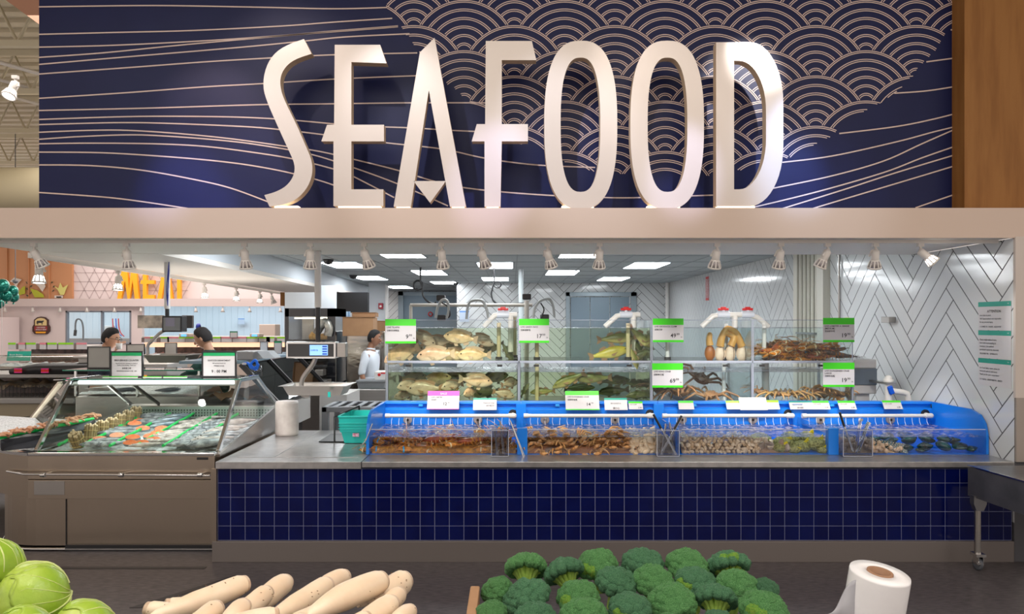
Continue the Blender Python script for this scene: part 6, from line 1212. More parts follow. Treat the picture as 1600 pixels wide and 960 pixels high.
p = P(661, 490, 21); mb = MB().lathe([(.045, 0), (.075, .0), (.075, .03), (.045, .03)], (p.x, 22.9, p.z), 16, RX(PI/2)); solo('door_knob', mb, 'red', 'round red handle on the far door', 'handle')
t = thing('fire_alarm', 'small red fire alarm box on the white wall', 'alarm', (PX(595, 17.95), 17.95, 1.7)); obj('alarm_box', MB().box(PX(591.5, 17.95), PX(598.5, 17.95), 17.9, 17.998, PZ(483, 17.95), PZ(474, 17.95)), 'alarm_red' if 'alarm_red' in MATS or mat('alarm_red', (.38, .03, .05), .4) else 0, t, bevel=.01); obj('alarm_lens', MB().ell((PX(595, 17.95), 17.9, PZ(479, 17.95)), .03, 10, 6), 'white_plastic', t)
for px, py, Y, lab in [(513, 405.5, 11, 'dark dome camera on the ceiling left of the first panel light'), (712, 441.5, 17.2, 'tiny dark dome camera where the tiled back wall begins'), (1035, 447, 17.9, 'tiny dark camera in the far right corner'), (552, 430, 14.8, 'dark open ceiling vent left of a panel light')]:
    p = P(px, py, Y); z = 2.81; Y2_ = (z-EYE)*F/(503-py); x = PX(px, Y2_); s = 1 if 'tiny' not in lab else .8; mb = MB().lathe([(.085*s, 0), (.08*s, -.02), (.06*s, -.06), (0, -.08)], (x, Y2_, 2.805), 14); solo('dome_camera' if 'camera' in lab else 'ceiling_vent', mb, 'black_plastic', lab, 'camera' if 'camera' in lab else 'vent')
card(718, 733, 486, 503, 18.2, 'sheet_blue' if 'sheet_blue' in MATS or mat('sheet_blue', (.12, .28, .62), .6) else 0, 'paper_pale' if 'paper_pale' in MATS or mat('paper_pale', (.50, .58, .70), .6) else 0, [], 'pale blue notice taped on the tiled back wall', 'notice', None, 0, .14, name='wall_notice')
t = thing('emergency_light', 'small wall light with a red dot under the soffit', 'light', (PX(562, 17.5), 17.5, 2.0)); obj('housing', MB().box(PX(555, 19.7), PX(567, 19.7), 19.6, 19.88, PZ(455, 19.7), PZ(447, 19.7)), 'white_plastic', t, bevel=.01); obj('lamp', MB().ell((PX(564, 19.6), 19.55, PZ(449, 19.6)), .05, 10, 8), 'bulb_lit', t); obj('red_dot', MB().ell((PX(560, 19.6), 19.58, PZ(452, 19.6)), .025, 8, 6), 'red', t)
# ================================================================ meat department letters and cases
def mlet(kind, mb, lab):
    xs = [v[0] for v in mb.v]; solo('meat_sign_letter', mb, 'letter_orange' if 'letter_orange' in MATS or mat('letter_orange', (.95, .40, .01), .4) else 0, lab, 'letter', 'orange letters of the MEAT sign', bevel=.01)
YW = YF+.03
def W(*pts): return [P(a, b, YW) for a, b in pts]
mlet('M', MB().prism(W((183, 467.5), (190, 418), (198, 418), (201.5, 452), (205, 418), (212, 418), (217, 467.5), (210.5, 467.5), (207, 438), (202, 467.5), (199, 467.5), (195, 438), (189, 467.5)), (0, .12, 0)), 'orange letter M of the MEAT sign')
mlet('E', MB().prism(W((223, 420), (241, 420), (242, 425), (229, 425), (229, 438), (241, 438), (241, 444), (229, 444), (229, 461), (241, 461), (241, 467.5), (223, 467.5), (223, 444), (219, 444), (220, 438), (223, 438)), (0, .12, 0)), 'orange letter E of the MEAT sign')
mlet('A', MB().prism(W((245.5, 467.5), (255, 415), (262, 415), (270, 467.5), (264, 467.5), (258.5, 432), (252, 467.5)), (0, .12, 0)), 'orange letter A of the MEAT sign, behind the white pole')
mlet('T', MB().prism(W((276.5, 467.5), (276.5, 436), (270, 436), (270, 430), (288, 430), (288, 436), (282, 436), (282, 467.5)), (0, .12, 0)), 'orange letter T of the MEAT sign')
mb = MB(); c = P(63, 509, YF+.15); t = thing('meat_badge', 'dark arched badge with a black cow on the meat department wall', 'badge', tuple(c)); D = lambda pts: [P(a, b, YF+.14) for a, b in pts]
obj('badge_plate', MB().prism(D([(50.5, 511), (53, 507), (53, 500), (58, 496), (64, 495), (70, 496), (75, 500), (75, 507), (77.5, 511), (77.5, 518), (73, 522.5), (54, 522.5), (50.5, 518)]), (0, .05, 0)), 'badge_brown' if 'badge_brown' in MATS or mat('badge_brown', (.06, .02, .015), .5) else 0, t)
obj('cream_field', MB().prism(D([(55, 509), (55, 501), (59, 498), (64, 497), (69, 498), (73, 501), (73, 509)]), (0, -.01, 0)), 'badge_cream' if 'badge_cream' in MATS or mat('badge_cream', (.72, .55, .25), .5) else 0, t)
obj('red_band', MB().prism(D([(54, 510), (74, 510), (74, 517), (54, 517)]), (0, -.01, 0)), 'badge_red' if 'badge_red' in MATS or mat('badge_red', (.30, .03, .03), .5) else 0, t); obj('gold_foot', MB().prism(D([(55.5, 518.5), (72, 518.5), (71, 521), (56.5, 521)]), (0, -.01, 0)), 'letter_orange', t)
obj('cow', MB().prism([p+Vector((0, -.015, 0)) for p in D([(57.5, 503), (58.5, 501.5), (66, 501.5), (68.5, 501), (69, 502.5), (67, 504), (66.5, 507.5), (65.5, 507.5), (65.5, 505), (60, 505), (60, 507.5), (59, 507.5), (58.5, 504.5), (57.8, 507)])], (0, .005, 0)), 'black_plastic', t)
mb = MB(); 
for i, tx in enumerate(('CERTIFIED', 'ANGUS BEEF')): p = P(64, 513+3.4*i, YF+.1); mb.text(tx, .062, p, (1, 0, 0), (0, 0, 1), 0, 'CENTER')
obj('lettering', mb, 'paper', t)
# far cases
mat('case_cream', (.58, .48, .42), .5); mat('meat_pink', (.52, .22, .20), .5, noise_=(9, (.78, .60, .60), .9), bump=(14, 1)); emit('strip_warm', (1, .62, .40), 1.0); area('soffit_fill', (-4.0, 9.2, 1.3), (1.6, 1.0), 14, (1, .93, .84), rot=(PI, 0, 0)); area('soffit_fill', (-4.8, 11.0, 1.5), (3, 1.2), 26, (1, .93, .84), rot=(PI, 0, 0)); emit('strip_white', (1, .96, .92), 1.6); mat('dark_inside', (.11, .10, .10), .6, noise_=(9, (.28, .20, .19), .8))  # unseen upward fill lights, added to brighten the soffit underside
def farcase(px0, px1, ytag, ytop, Y, lab, n, zb=0, warm=True, seed=1):
    rnd = random.Random(seed); a, b = PX(px0, Y), PX(px1, Y); t = thing('meat_case', lab, 'display case', ((a+b)/2, Y, 0), 'open refrigerated meat cases')
    zt = PZ(ytop, Y); z1 = PZ(ytag+3, Y); obj('canopy', MB().box(a, b, Y, Y+.8, z1+.02, zt), 'case_white', t, bevel=.01); obj('tag_rail', MB().box(a, b, Y-.03, Y, z1, z1+.12), 'rail_brown' if 'rail_brown' in MATS or mat('rail_brown', (.22, .17, .16), .5) else 0, t)
    if warm: obj('warm_light', MB().box(a+.05, b-.05, Y+.02, Y+.10, z1-.13, z1-.01), 'strip_warm', t)
    obj('inside_back', MB().box(a, b, Y+.7, Y+.8, .75, z1+.02), 'dark_inside', t); obj('case_body', MB().box(a, b, Y-.15, Y+.8, .0, .80), 'case_cream', t, bevel=.01)
    o = obj('meat_packs', MB().grid(60, 8, lambda u, v: Vector((a+(b-a)*u, Y-.1+.75*v, .86+.13*v+.06*noise.noise((u*40, v*6, seed)))), 0), 'meat_pink', t); o['kind'] = 'stuff'
    for i in range(n):
        x = a+(b-a)*(i+.5+rnd.uniform(-.2, .2))/n; w_ = rnd.choice((.16, .22, .30)); tt = rnd.choice(('pink_pale', 'green_lime', 'green_lime')) if 'pink_pale' in MATS or mat('pink_pale', (.75, .25, .30), .5) else 0
        q = obj('price_label', MB().box(x-w_/2, x+w_/2, Y-.045, Y-.031, z1+.0, z1+.13), 'paper', t); obj('label_band', MB().box(x-w_/2, x+w_/2, Y-.049, Y-.045, z1+.10, z1+.14), tt, q)
    return t
farcase(222, 446, 532, 526, 19.5, 'long meat case with a warm light strip behind the man in green', 16, seed=2)
farcase(15, 135, 543, 540.5, 15.5, 'meat case with pink and green price labels below the cow badge', 8, warm=False, seed=4)
# nearer island cases on the left: grey glass topped case, black bumper case with frozen food
t = thing('island_case', 'long grey case with a curved glass lid full of wrapped packs', 'display case', (-7.5, 11.8, 0)); mat('case_grey', (.32, .31, .30), .4)
a, b = PX(-30, 11.8), PX(236, 11.8); obj('case_body', MB().box(a, b, 11.5, 12.6, 0, 1.05), 'case_grey', t, bevel=.02); mb = MB().grid(50, 8, lambda u, v: Vector((a+(b-a)*u, 11.55+.9*v, 1.09+.06*v+.07*noise.noise((u*60, v*7, 3)))), 0); o = obj('wrapped_packs', mb, 'packs' if 'packs' in MATS or mat('packs', (.60, .58, .58), .3, noise_=(14, (.18, .20, .25), .9), bump=(20, 1)) else 0, t); o['kind'] = 'stuff'
obj('curved_lid', MB().grid(20, 10, lambda u, v: Vector((a+(b-a)*u, 11.5+1.0*v, 1.14+.16*math.sin(PI*v*.8)))), 'glass_green', t); obj('lid_rail', MB().tube([(a, 11.5, 1.12), (b, 11.5, 1.12)], .03, 8), 'steel', t); obj('rear_rail', MB().tube([(a, 12.5, 1.28), (b, 12.5, 1.28)], .025, 8), 'steel', t)
card(10, 47, 549, 564, 12.2, 'teal_sign', 'teal_sign', [('Fresh Shrimp', .10, .52, .26, 'paper', 'LEFT')], 'teal sign standing on the grey glass topped case', 'sign', None, .2, .1, name='teal_counter_sign')
t = thing('freezer_case', 'low case with a black bumper, beige front and bagged frozen food', 'display case', (-6.6, 9.6, 0)); a, b = PX(-60, 9.5), PX(158, 9.5)
obj('bumper', MB().tube([(PX(17, 9.5), 9.5, PZ(581, 9.5)), (PX(60, 9.5), 9.5, PZ(577, 9.5)), (b, 9.5, PZ(576, 9.5))], [.04, .075, .08], 12), 'black_plastic', t); obj('rim_shelf', MB().box(a, b, 9.45, 10.2, PZ(590, 9.5), PZ(585, 9.5)), 'case_grey', t); obj('back_panel', MB().box(a, b, 10.15, 10.2, .6, PZ(588, 9.5)), 'dark_inside', t)
mb = MB().grid(40, 8, lambda u, v: Vector((a+(b-a)*u*.8, 9.6+.5*v, PZ(621, 9.5)+.12+.08*noise.noise((u*14, v*4, 3))+.05*v))); o = obj('frozen_bags', mb, 'bags' if 'bags' in MATS or mat('bags', (.52, .38, .24), .5, noise_=(5, (.40, .42, .40), .9), bump=(16, 1)) else 0, t); o['kind'] = 'stuff'
mb = MB(); 
for i in range(26): x = a+(b-a)*.7*i/26; mb.tube([(x, 9.55, PZ(621, 9.5)), (x, 9.55, PZ(603, 9.5))], .004, 4)
o = obj('wire_basket', mb, 'black_plastic', t); o['kind'] = 'stuff'
obj('lower_front', MB().box(a, b-.5, 9.45, 10.2, PZ(654, 9.5), PZ(630, 9.5)), 'front_beige' if 'front_beige' in MATS or mat('front_beige', (.34, .29, .20), .5) else 0, t, bevel=.01); obj('front_rail', MB().box(a, b-.3, 9.40, 10.2, PZ(630, 9.5), PZ(622, 9.5)), 'case_grey', t, bevel=.01); obj('foot_rail', MB().box(a, b-.6, 9.42, 10.2, PZ(664, 9.5), PZ(654, 9.5)), 'case_grey', t); obj('dark_plinth', MB().box(a, b-.5, 9.55, 10.2, 0, PZ(664, 9.5)), 'black_plastic', t)
for px in (28, 70): card(px-6, px+6, 576, 583, 9.40, 'pink', 'red', [], 'pink and red tag on the black bumper, '+('first' if px < 50 else 'second')+' from the frame edge', 'price tag', 'pink tags on the black bumper', 0, .2, .2, name='price_tag')
# second service case behind the main one, ice and trays
t = thing('service_case', 'steel service case with crushed ice and green edged glass behind the fish case', 'display case', (-3.9, 8.1, 0))
obj('case_body', MB().box(-4.6, -3.3, 7.75, 8.35, 0, 1.06), 'steel', t, bevel=.01); mb = MB().grid(30, 10, lambda u, v: Vector((-4.58+1.26*u, 7.78+.55*v, 1.085+.02*noise.noise((u*30, v*14, 0))+.05*v)), 0); obj('ice_bed', mb, 'ice', t); obj('top_glass', MB().box(-4.7, -3.2, 7.7, 8.2, 1.335, 1.345), 'glass_green', t); obj('glass_edge', MB().box(-4.7, -3.2, 7.694, 7.70, 1.334, 1.347), 'glass_rim', t)
for x in (-4.6, -3.95, -3.3): obj('frame_post', MB().obox((x, 7.76, 1.2), (.02, .02, .27)), 'chrome', t)
for k, x in enumerate((-4.35, -4.05, -3.6)): o = bpy.data.objects.new('whole_fish', IM['s' if k else 'p']); C.objects.link(o); o.location = (x, 8.0, 1.12); o.rotation_euler = (PI/2, 0, .4*k); tag(o, ['pale fish on the ice of the rear service case, at its left', 'silver fish on the ice of the rear service case, middle', 'silver fish on the ice of the rear service case, near the man in green'][k], 'fish', 'fish on the rear service case')
for k, (px0, px1) in enumerate(((160, 215), (223, 252), (255, 292))): card(px0, px1, 588.5, 591, 6.34, 'green_sign', 'paper', [], 'green edged price strip lying on the case top, '+['below the SELF-SERVICE sign', 'right of the SELF-SERVICE sign', 'left of the SEAFOOD DEPARTMENT sign'][k], 'price strip', 'price strips on the case top', .3, .45, name='price_strip')
t = thing('rear_counter', 'plain steel counter behind the two men at the left', 'counter', (-4.9, 9.8, 0)); obj('counter_body', MB().box(-5.6, -4.45, 9.5, 10.1, 0, 1.385), 'case_white', t, bevel=.01); obj('counter_top', MB().box(-5.65, -4.4, 9.47, 10.13, 1.385, 1.405), 'steel', t)
solo('low_shelf', MB().box(PX(471, 10.6), PX(512, 10.6), 10.58, 10.82, 0, PZ(594, 10.6)), 'steel', 'low steel shelf below the black cabinet', 'shelf', bevel=.004)
# things seen on the far wall
t = solo('steel_plate', MB().box(PX(218, 19), PX(257, 19), 18.9, 19.0, PZ(513, 19), PZ(493, 19)), 'steel_mirror' if 'steel_mirror' in MATS or mat('steel_mirror', (.40, .36, .30), .2, metal=.7, noise_=(4, (.12, .11, .10), .9)) else 0, 'mirror like steel sheet behind the left scale', 'panel')
solo('wall_phone_box', MB().box(PX(286, 18.8), PX(302, 18.8), 18.7, 18.85, PZ(513, 18.8), PZ(493, 18.8)), 'black_plastic', 'black machine behind the left scale display', 'machine', bevel=.02)
solo('hose_reel', MB().lathe([(.05, -.05), (.09, -.03), (.09, .03), (.05, .05)], P(310, 511, 19.5), 14, RY(PI/2)), 'cable_blue', 'dark blue hose reel on the white plank wall', 'reel')
solo('steel_cabinet', MB().box(PX(413, 23.5), PX(438, 23.5), 23, 23.5, 0, PZ(507, 23.5)), 'case_cream', 'brownish steel cabinet standing on the far counter', 'cabinet', bevel=.02)
for px, lab in ((290, 'small scale with a blue screen left of the man in green'), (400, 'small scale with a blue screen right of the man in green')):
    t = thing('counter_scale', lab, 'scale', tuple(P(px, 527, 19.2)), 'small scales on the far meat case'); obj('scale_body', MB().box(PX(px-8, 19.2), PX(px+8, 19.2), 19.1, 19.4, PZ(527, 19.2), PZ(521.5, 19.2)), 'case_cream', t, bevel=.02); obj('screen', MB().box(PX(px-4, 19.2), PX(px+4, 19.2), 19.08, 19.1, PZ(526, 19.2), PZ(522.5, 19.2)), 'screen_cyan', t)
stand(359, 371, 518, 528, 19.4, [], 'tiny framed notice standing on the far meat case', True)
card(372, 382, 498, 507, 27.8, 'sheet_blue', 'paper_pale', [], 'pale blue notice on the white plank wall', 'notice', None, 0, .14, name='wall_notice')
t = thing('spray_faucet', 'tall gooseneck spray faucet seen through the window', 'faucet', tuple(P(130, 528, 25.5))); obj('neck', MB().tube(smoothpath([P(130, 532, 25.5), P(130, 512, 25.5), P(127, 501, 25.5), P(121, 499, 25.5), P(118, 506, 25.5), P(118, 520, 25.5)], 4), .03, 8), 'grey_plastic', t); obj('spray_head', MB().tube([P(118, 516, 25.5), P(117, 525, 25.5)], .05, 8), 'black_plastic', t)
solo('wash_sink', MB().box(PX(106, 25.6), PX(204, 25.6), 25.6, 26.1, 0, PZ(529, 25.6)), 'steel', 'steel wash sink seen through the window', 'sink', bevel=.01)
solo('towel_box', MB().box(PX(144, 27), PX(157, 27), 27.75, 27.99, PZ(522, 27), PZ(509, 27)), 'white_plastic', 'white dispenser on the wall behind the window', 'dispenser', bevel=.03)
for k, (px, m) in enumerate(((176, 'red'), (181, 'handle_blue'), (185, 'red'))): solo('wall_hose', MB().tube(smoothpath([P(px, 498, 27.5), P(px+1, 512, 27.5), P(px+4, 521, 27.5), P(px+9, 524+k, 27.5)], 4), .02, 6), m, ['red hose nearest the window bar', 'blue hose between two red ones behind the window', 'red hose last of three behind the window'][k], 'hose', 'hoses behind the meat room window')
# teal balloons at the left edge
mat('balloon', (.005, .24, .19), .12, metal=.55, coat=.6)
for k, (px, py, r) in enumerate([(4, 447, 10), (-6, 458, 12), (10, 462, 9), (20, 455, 8), (21, 464, 8), (6, 453, 7), (-2, 474, 8), (12, 451, 6)]):
    Y = 16+.1*k; c = P(px, py, Y); R = r*Y/F; t = thing('balloon', 'glossy teal balloon in the cluster at the left edge of the picture', 'balloon', tuple(c), 'cluster of teal balloons'); obj('balloon_body', MB().ell(c, (R, R, R*1.1), 18, 12), 'balloon', t); obj('knot', MB().lathe([(.01, 0), (.03, -.04)], c-Vector((0, 0, R*1.1)), 8), 'balloon', t)
solo('balloon_string', MB().tube([P(3, 470, 16.2), P(3, 560, 16.2)], .006, 5), 'white_plastic', 'thin string holding the teal balloons', 'string')
solo('pendant_rod', MB().tube([Vector((PX(24, 21), 21, 7.29)), P(24, 441, 21)], .012, 6).lathe([(.02, .0), (.08, -.03), (.06, -.09), (0, -.12)], P(24, 437, 21), 10), 'pole_grey', 'thin pendant lamp rod in front of the copper mural', 'pendant lamp')
# ================================================================ people
mat('skin', (.50, .27, .17), .5, sss=.1); mat('skin_dark', (.30, .14, .08), .5, sss=.1); mat('hair_black', (.008, .007, .008), .8, bump=(60, .5, (1, 1, .2))); mat('hair_grey', (.022, .018, .018), .8, bump=(60, .5, (1, 1, .2)))
mat('cloth_navy', (.015, .018, .032), .8); mat('cloth_green', (.012, .055, .042), .85, bump=(40, .3)); mat('cloth_white', (.66, .70, .76), .8, bump=(9, .5)); mat('trousers_dark', (.03, .03, .035), .8)
mat('lip', (.42, .16, .13), .5); mat('eye_white', (.7, .7, .68), .3); mat('glove_white', (.72, .70, .66), .6)
def skin_surface(joints, edges, radii, root=0, sub=2):
    me = bpy.data.meshes.new('body'); me.from_pydata(joints, edges, []); o = bpy.data.objects.new('body', me); C.objects.link(o)
    m = o.modifiers.new('s', 'SKIN'); m.use_smooth_shade = True
    for i, v in enumerate(me.skin_vertices[0].data): v.radius = (radii[i], radii[i]) if not isinstance(radii[i], tuple) else radii[i]; v.use_root = (i == root)
    o.modifiers.new('d', 'SUBSURF').levels = sub
    dg = bpy.context.evaluated_depsgraph_get(); dg.update(); ev = o.evaluated_get(dg); r = bpy.data.meshes.new_from_object(ev)
    vs = [v.co.copy() for v in r.vertices]; fs = [tuple(p.vertices) for p in r.polygons]; bpy.data.objects.remove(o); bpy.data.meshes.remove(me); bpy.data.meshes.remove(r); return vs, fs
def person(label, loc, yaw, arms, skin, hair, top, legs, lean=0.0, nod=0.0, H=1.74, glasses=False, short_sleeve=False, coat=False, group=None, look=0.0):
    """faces local +X; arms = {+1: (elbow, wrist), -1: ...} in local coordinates of a 1.74 m figure"""
    t = thing('person', label, 'person', loc, group, yaw); k = H/1.74; Z = lambda x, y, z: Vector((x, y, z))*k
    lx = lean; P0 = [Z(0, 0, .96), Z(lx*.3, 0, 1.12), Z(lx*.7, 0, 1.32), Z(lx, 0, 1.47), Z(lx+.015+.03*nod, 0, 1.54), Z(lx+.03+.05*nod, 0, 1.60)]
    J = list(P0); E = [(0, 1), (1, 2), (2, 3), (3, 4), (4, 5)]; Rr = [.12, .115, .125, .062, .052, .055]
    jt = [Z(0, 0, .96), Z(lx*.3, 0, 1.12), Z(lx*.7, 0, 1.32), Z(lx-.01, 0, 1.43), Z(lx, 0, 1.475)]; et = [(0, 1), (1, 2), (2, 3), (3, 4)]; rt = [(.125, .165), (.12, .155), (.125, .175), (.085, .12), .066]
    for s in (-1, 1):
        sh = Z(lx*.85, s*.185, 1.405); el, wr = [Vector(q)*k for q in arms[s]]; b = len(J); J += [sh, el, wr]; E += [(2, b), (b, b+1), (b+1, b+2)]; Rr += [.052, .042, .028]
        c = len(jt); cut = el.lerp(wr, .15 if short_sleeve else .93); jt += [sh, el, cut]; et += [(2, c), (c, c+1), (c+1, c+2)]; rt += [.072, .058, .044]
        b = len(J); J += [Z(0, s*.09, .88), Z(.02, s*.10, .50), Z(-.01, s*.10, .10), Z(.13, s*.11, .035)]; E += [(0, b), (b, b+1), (b+1, b+2), (b+2, b+3)]; Rr += [.09, .058, .038, .035]
    vs, fs = skin_surface(J, E, Rr, 0); mb = MB(); mb.add([loc_ for loc_ in vs], fs, 0, True)
    # head with a face
    R = RZ(look)@RY(nod*.9); hc = Z(lx+.055+.07*nod, 0, 1.645-.02*nod)
    def hd(u, v):
        th, ph = PI*v, 2*PI*u; d = Vector((math.sin(th)*math.cos(ph), math.sin(th)*math.sin(ph), math.cos(th))); r = Vector((d.x*.098, d.y*.076, d.z*.122))
        if d.z < 0: f = 1+.28*d.z; r.y *= f; r.x *= (1+.12*d.z) if d.x > 0 else (1+.35*d.z)
        if d.x > .5 and -.1 < d.z < .35: r.x -= .006*(1-abs(d.y)*1.5)
        return hc+R@r*k
    mb.grid(28, 20, hd, 0)
    def hp(x, y, z): return hc+R@Vector((x, y, z))*k
    mb.loft([[hp(x+0*j, w_*math.cos(2*PI*j/8), z+h_*math.sin(2*PI*j/8)) for j in range(8)] for x, w_, z, h_ in ((.085, .016, -.012, .030), (.102, .014, -.018, .022), (.116, .010, -.024, .012))], 0)
    for s in (-1, 1):
        mb.ell(hp(-.006, s*.078, -.01), (.018*k, .010*k, .030*k), 10, 8, R, 0); mb.ell(hp(.083, s*.031, .014), (.010*k, .014*k, .007*k), 8, 6, R, 2); mb.ell(hp(.092, s*.031, .014), (.004*k, .006*k, .006*k), 8, 6, R, 3); mb.ell(hp(.088, s*.032, .034), (.010*k, .022*k, .005*k), 8, 5, R, 3)
    mb.ell(hp(.092, 0, -.058), (.010*k, .024*k, .008*k), 10, 6, R, 1)
    # hands
    for s in (-1, 1):
        el, wr = [Vector(q)*k for q in arms[s]]; d = (wr-el).normalized(); n1 = d.cross(Vector((0, 0, 1))); n1 = n1.normalized() if n1.length > .2 else Vector((1, 0, 0)); n2 = d.cross(n1).normalized(); pc = wr+d*.045*k
        mb.ell(pc, (.040*k, .014*k, .052*k), 12, 8, Matrix((n1, n2, d)).transposed(), 4 if False else 0)
        for f in range(4):
            o_ = pc+n1*(-.028+.019*f)*k+d*.038*k; L = (.060, .072, .068, .052)[f]*k; cu = -n2*s*.5 if True else n2
            mb.tube([o_, o_+d*L*.45+n2*.004, o_+d*L*.8+n2*.016, o_+d*L*.95+n2*.030], [.0095*k, .0088*k, .008*k, .006*k], 7, 0); mb.ell(o_+d*L*.95+n2*.030, .0062*k, 7, 5)
        o_ = pc-n1*.036*k-d*.01*k; mb.tube([o_, o_-n1*.022+d*.022+n2*.008, o_-n1*.028+d*.050+n2*.014], [.012*k, .010*k, .0075*k], 7, 0)
    def build(nm, m_, mats):
        me = m_.mesh(nm, mats); o = bpy.data.objects.new(nm, me); C.objects.link(o); o.parent = t; return o
    build('body', mb, [skin, 'lip', 'eye_white', 'eye'])
    vs, fs = skin_surface(jt, et, rt, 0); m_ = MB(); m_.add(vs, fs, 0, True)
    m_.lathe([(.062*k, -.02), (.068*k, .012), (.060*k, .03)], Z(lx+.005, 0, 1.475), 16); 
    if coat: m_.loft([[Z(0+.17*math.cos(2*PI*j/20)*f, .20*math.sin(2*PI*j/20)*f, z) for j in range(20)] for z, f in ((1.08, .95), (.95, 1.05), (.80, 1.10), (.72, 1.12))], cap=False)
    build('coat' if coat else 'sweater', m_, [top])
    jl = [Z(0, 0, .97)]; el_ = []; rl = [(.135, .165)]
    for s in (-1, 1): b = len(jl); jl += [Z(0, s*.092, .86), Z(.02, s*.10, .50), Z(-.01, s*.10, .12)]; el_ += [(0, b), (b, b+1), (b+1, b+2)]; rl += [.105, .075, .062]
    vs, fs = skin_surface(jl, el_, rl, 0); m_ = MB(); m_.add(vs, fs, 0, True); build('trousers', m_, [legs])
    m_ = MB()
    for s in (-1, 1): m_.ell(Z(.05, s*.105, .045), (.14*k, .055*k, .045*k), 14, 8)
    build('shoes', m_, ['black_plastic'])
    # hair cap: hangs lower at the back
    m_ = MB()
    def hr(u, v):
        ph = 2*PI*u; front = math.cos(ph); lim = 2.05 if front < -.35 else (2.05-(front+.35)*1.15 if front < .5 else max(.86, 1.07-(front-.5)*.5)); th = lim*v; d = Vector((math.sin(th)*math.cos(ph), math.sin(th)*math.sin(ph), math.cos(th)))
        r = Vector((d.x*.108, d.y*.086, d.z*.134)); r = r*(1+.05*noise.noise((d.x*7+3, d.y*7, d.z*7))-.10*max(0, v-.7)/.3); return hc+R@r*k
    m_.grid(36, 14, hr); o = build('hair', m_, [hair]); o.modifiers.new('thick', 'SOLIDIFY').thickness = .003
    if glasses:
        m_ = MB()
        for s in (-1, 1): m_.tube([hp(.104, s*.033+.021*math.cos(a), .010+.015*math.sin(a)) for a in [2*PI*i/16 for i in range(17)]], .0022, 5); m_.tube([hp(.104, s*.054, .014), hp(.0, s*.082, .010)], .0022, 5)
        m_.tube([hp(.106, -.012, .014), hp(.106, .012, .014)], .002, 5); build('glasses', m_, ['black_plastic'])
    return t
person('man with black hair and glasses in a dark top, in profile behind the signs', (PX(157, 8.75), 8.75, 0), 0.0, {1: ((.06, .30, 1.16), (.26, .20, 1.22)), -1: ((.10, -.28, 1.20), (.24, -.12, 1.50))}, 'skin', 'hair_black', 'cloth_navy', 'trousers_dark', .05, .25, 1.75, True)
solo('white_cup', MB().lathe([(0, 0), (.030, 0), (.036, .07), (.033, .07), (.028, .005)], P(186, 546, 8.6), 14), 'white_plastic', 'small white cup held near the face of the man with glasses', 'cup')
person('man in a dark green sweater bending his head over the fish case', (PX(342, 8.6), 8.6, 0), PI, {1: ((.20, .30, 1.24), (.34, .24, 1.20)), -1: ((.16, -.30, 1.18), (.34, -.22, 1.22))}, 'skin', 'hair_grey', 'cloth_green', 'trousers_dark', .10, .42, 1.76)
person('man in a white coat standing by the steel fridge, looking to the right', (PX(579, 10.75), 10.75, 0), -.15, {1: ((-.02, .26, 1.16), (.10, .24, .96)), -1: ((-.05, -.25, 1.14), (.03, -.27, .90))}, 'skin_dark', 'hair_black', 'cloth_white', 'cloth_white', .0, .1, 1.70, False, True, True)
# ================================================================ cart at the right edge
mat('cart_steel', (.20, .20, .21), .32, metal=.8, noise_=(3, (.34, .34, .35), .7))
t = thing('steel_cart', 'grey steel cart table on a caster leg at the right edge', 'cart', (4.1, 5.0, 0))
obj('table_top', MB().prism([(3.425, 5.53, .752), (3.50, 4.60, .752), (4.9, 4.60, .752), (4.9, 5.53, .752)], (0, 0, .016)), 'cart_steel', t, bevel=.003)
obj('side_apron', MB().prism([(3.425, 5.53, .545), (3.50, 4.60, .535), (3.50, 4.60, .752), (3.425, 5.53, .752)], (.004, 0, 0)), 'cart_steel', t); obj('top_edge', MB().prism([(3.420, 5.535, .762), (3.495, 4.60, .762), (3.508, 4.60, .762), (3.433, 5.535, .762)], (0, 0, .010)), 'chrome', t)
obj('back_apron', MB().box(3.425, 4.9, 5.525, 5.53, .545, .752), 'cart_steel', t)
for x, y in ((3.46, 5.47), (4.85, 5.47), (3.56, 4.66), (4.85, 4.66)):
    lg = obj('leg', MB().tube([(x, y, .13), (x, y, .56)], .022, 14), 'steel', t); obj('leg_bracket', MB().prism([(x-.045, y-.03, .56), (x+.055, y-.03, .56), (x+.05, y-.03, .50), (x+.028, y-.03, .45), (x-.025, y-.03, .45), (x-.045, y-.03, .50)], (0, .05, 0)), 'cart_steel', lg)
    w_ = obj('caster_wheel', MB().lathe([(0, -.014), (.030, -.014), (.046, -.013), (.048, 0), (.046, .013), (.030, .014), (0, .014)], (x+.008, y+.01, .048), 20, RY(PI/2)@RX(0)), 'wheel_grey' if 'wheel_grey' in MATS or mat('wheel_grey', (.10, .11, .13), .4) else 0, t)
    obj('caster_fork', MB().box(x-.012, x-.007, y-.03, y+.035, .045, .115).box(x+.023, x+.028, y-.03, y+.035, .045, .115).box(x-.03, x+.04, y-.04, y+.045, .11, .13).box(x-.035, x-.007, y-.05, y-.03, .06, .075), 'chrome', w_)
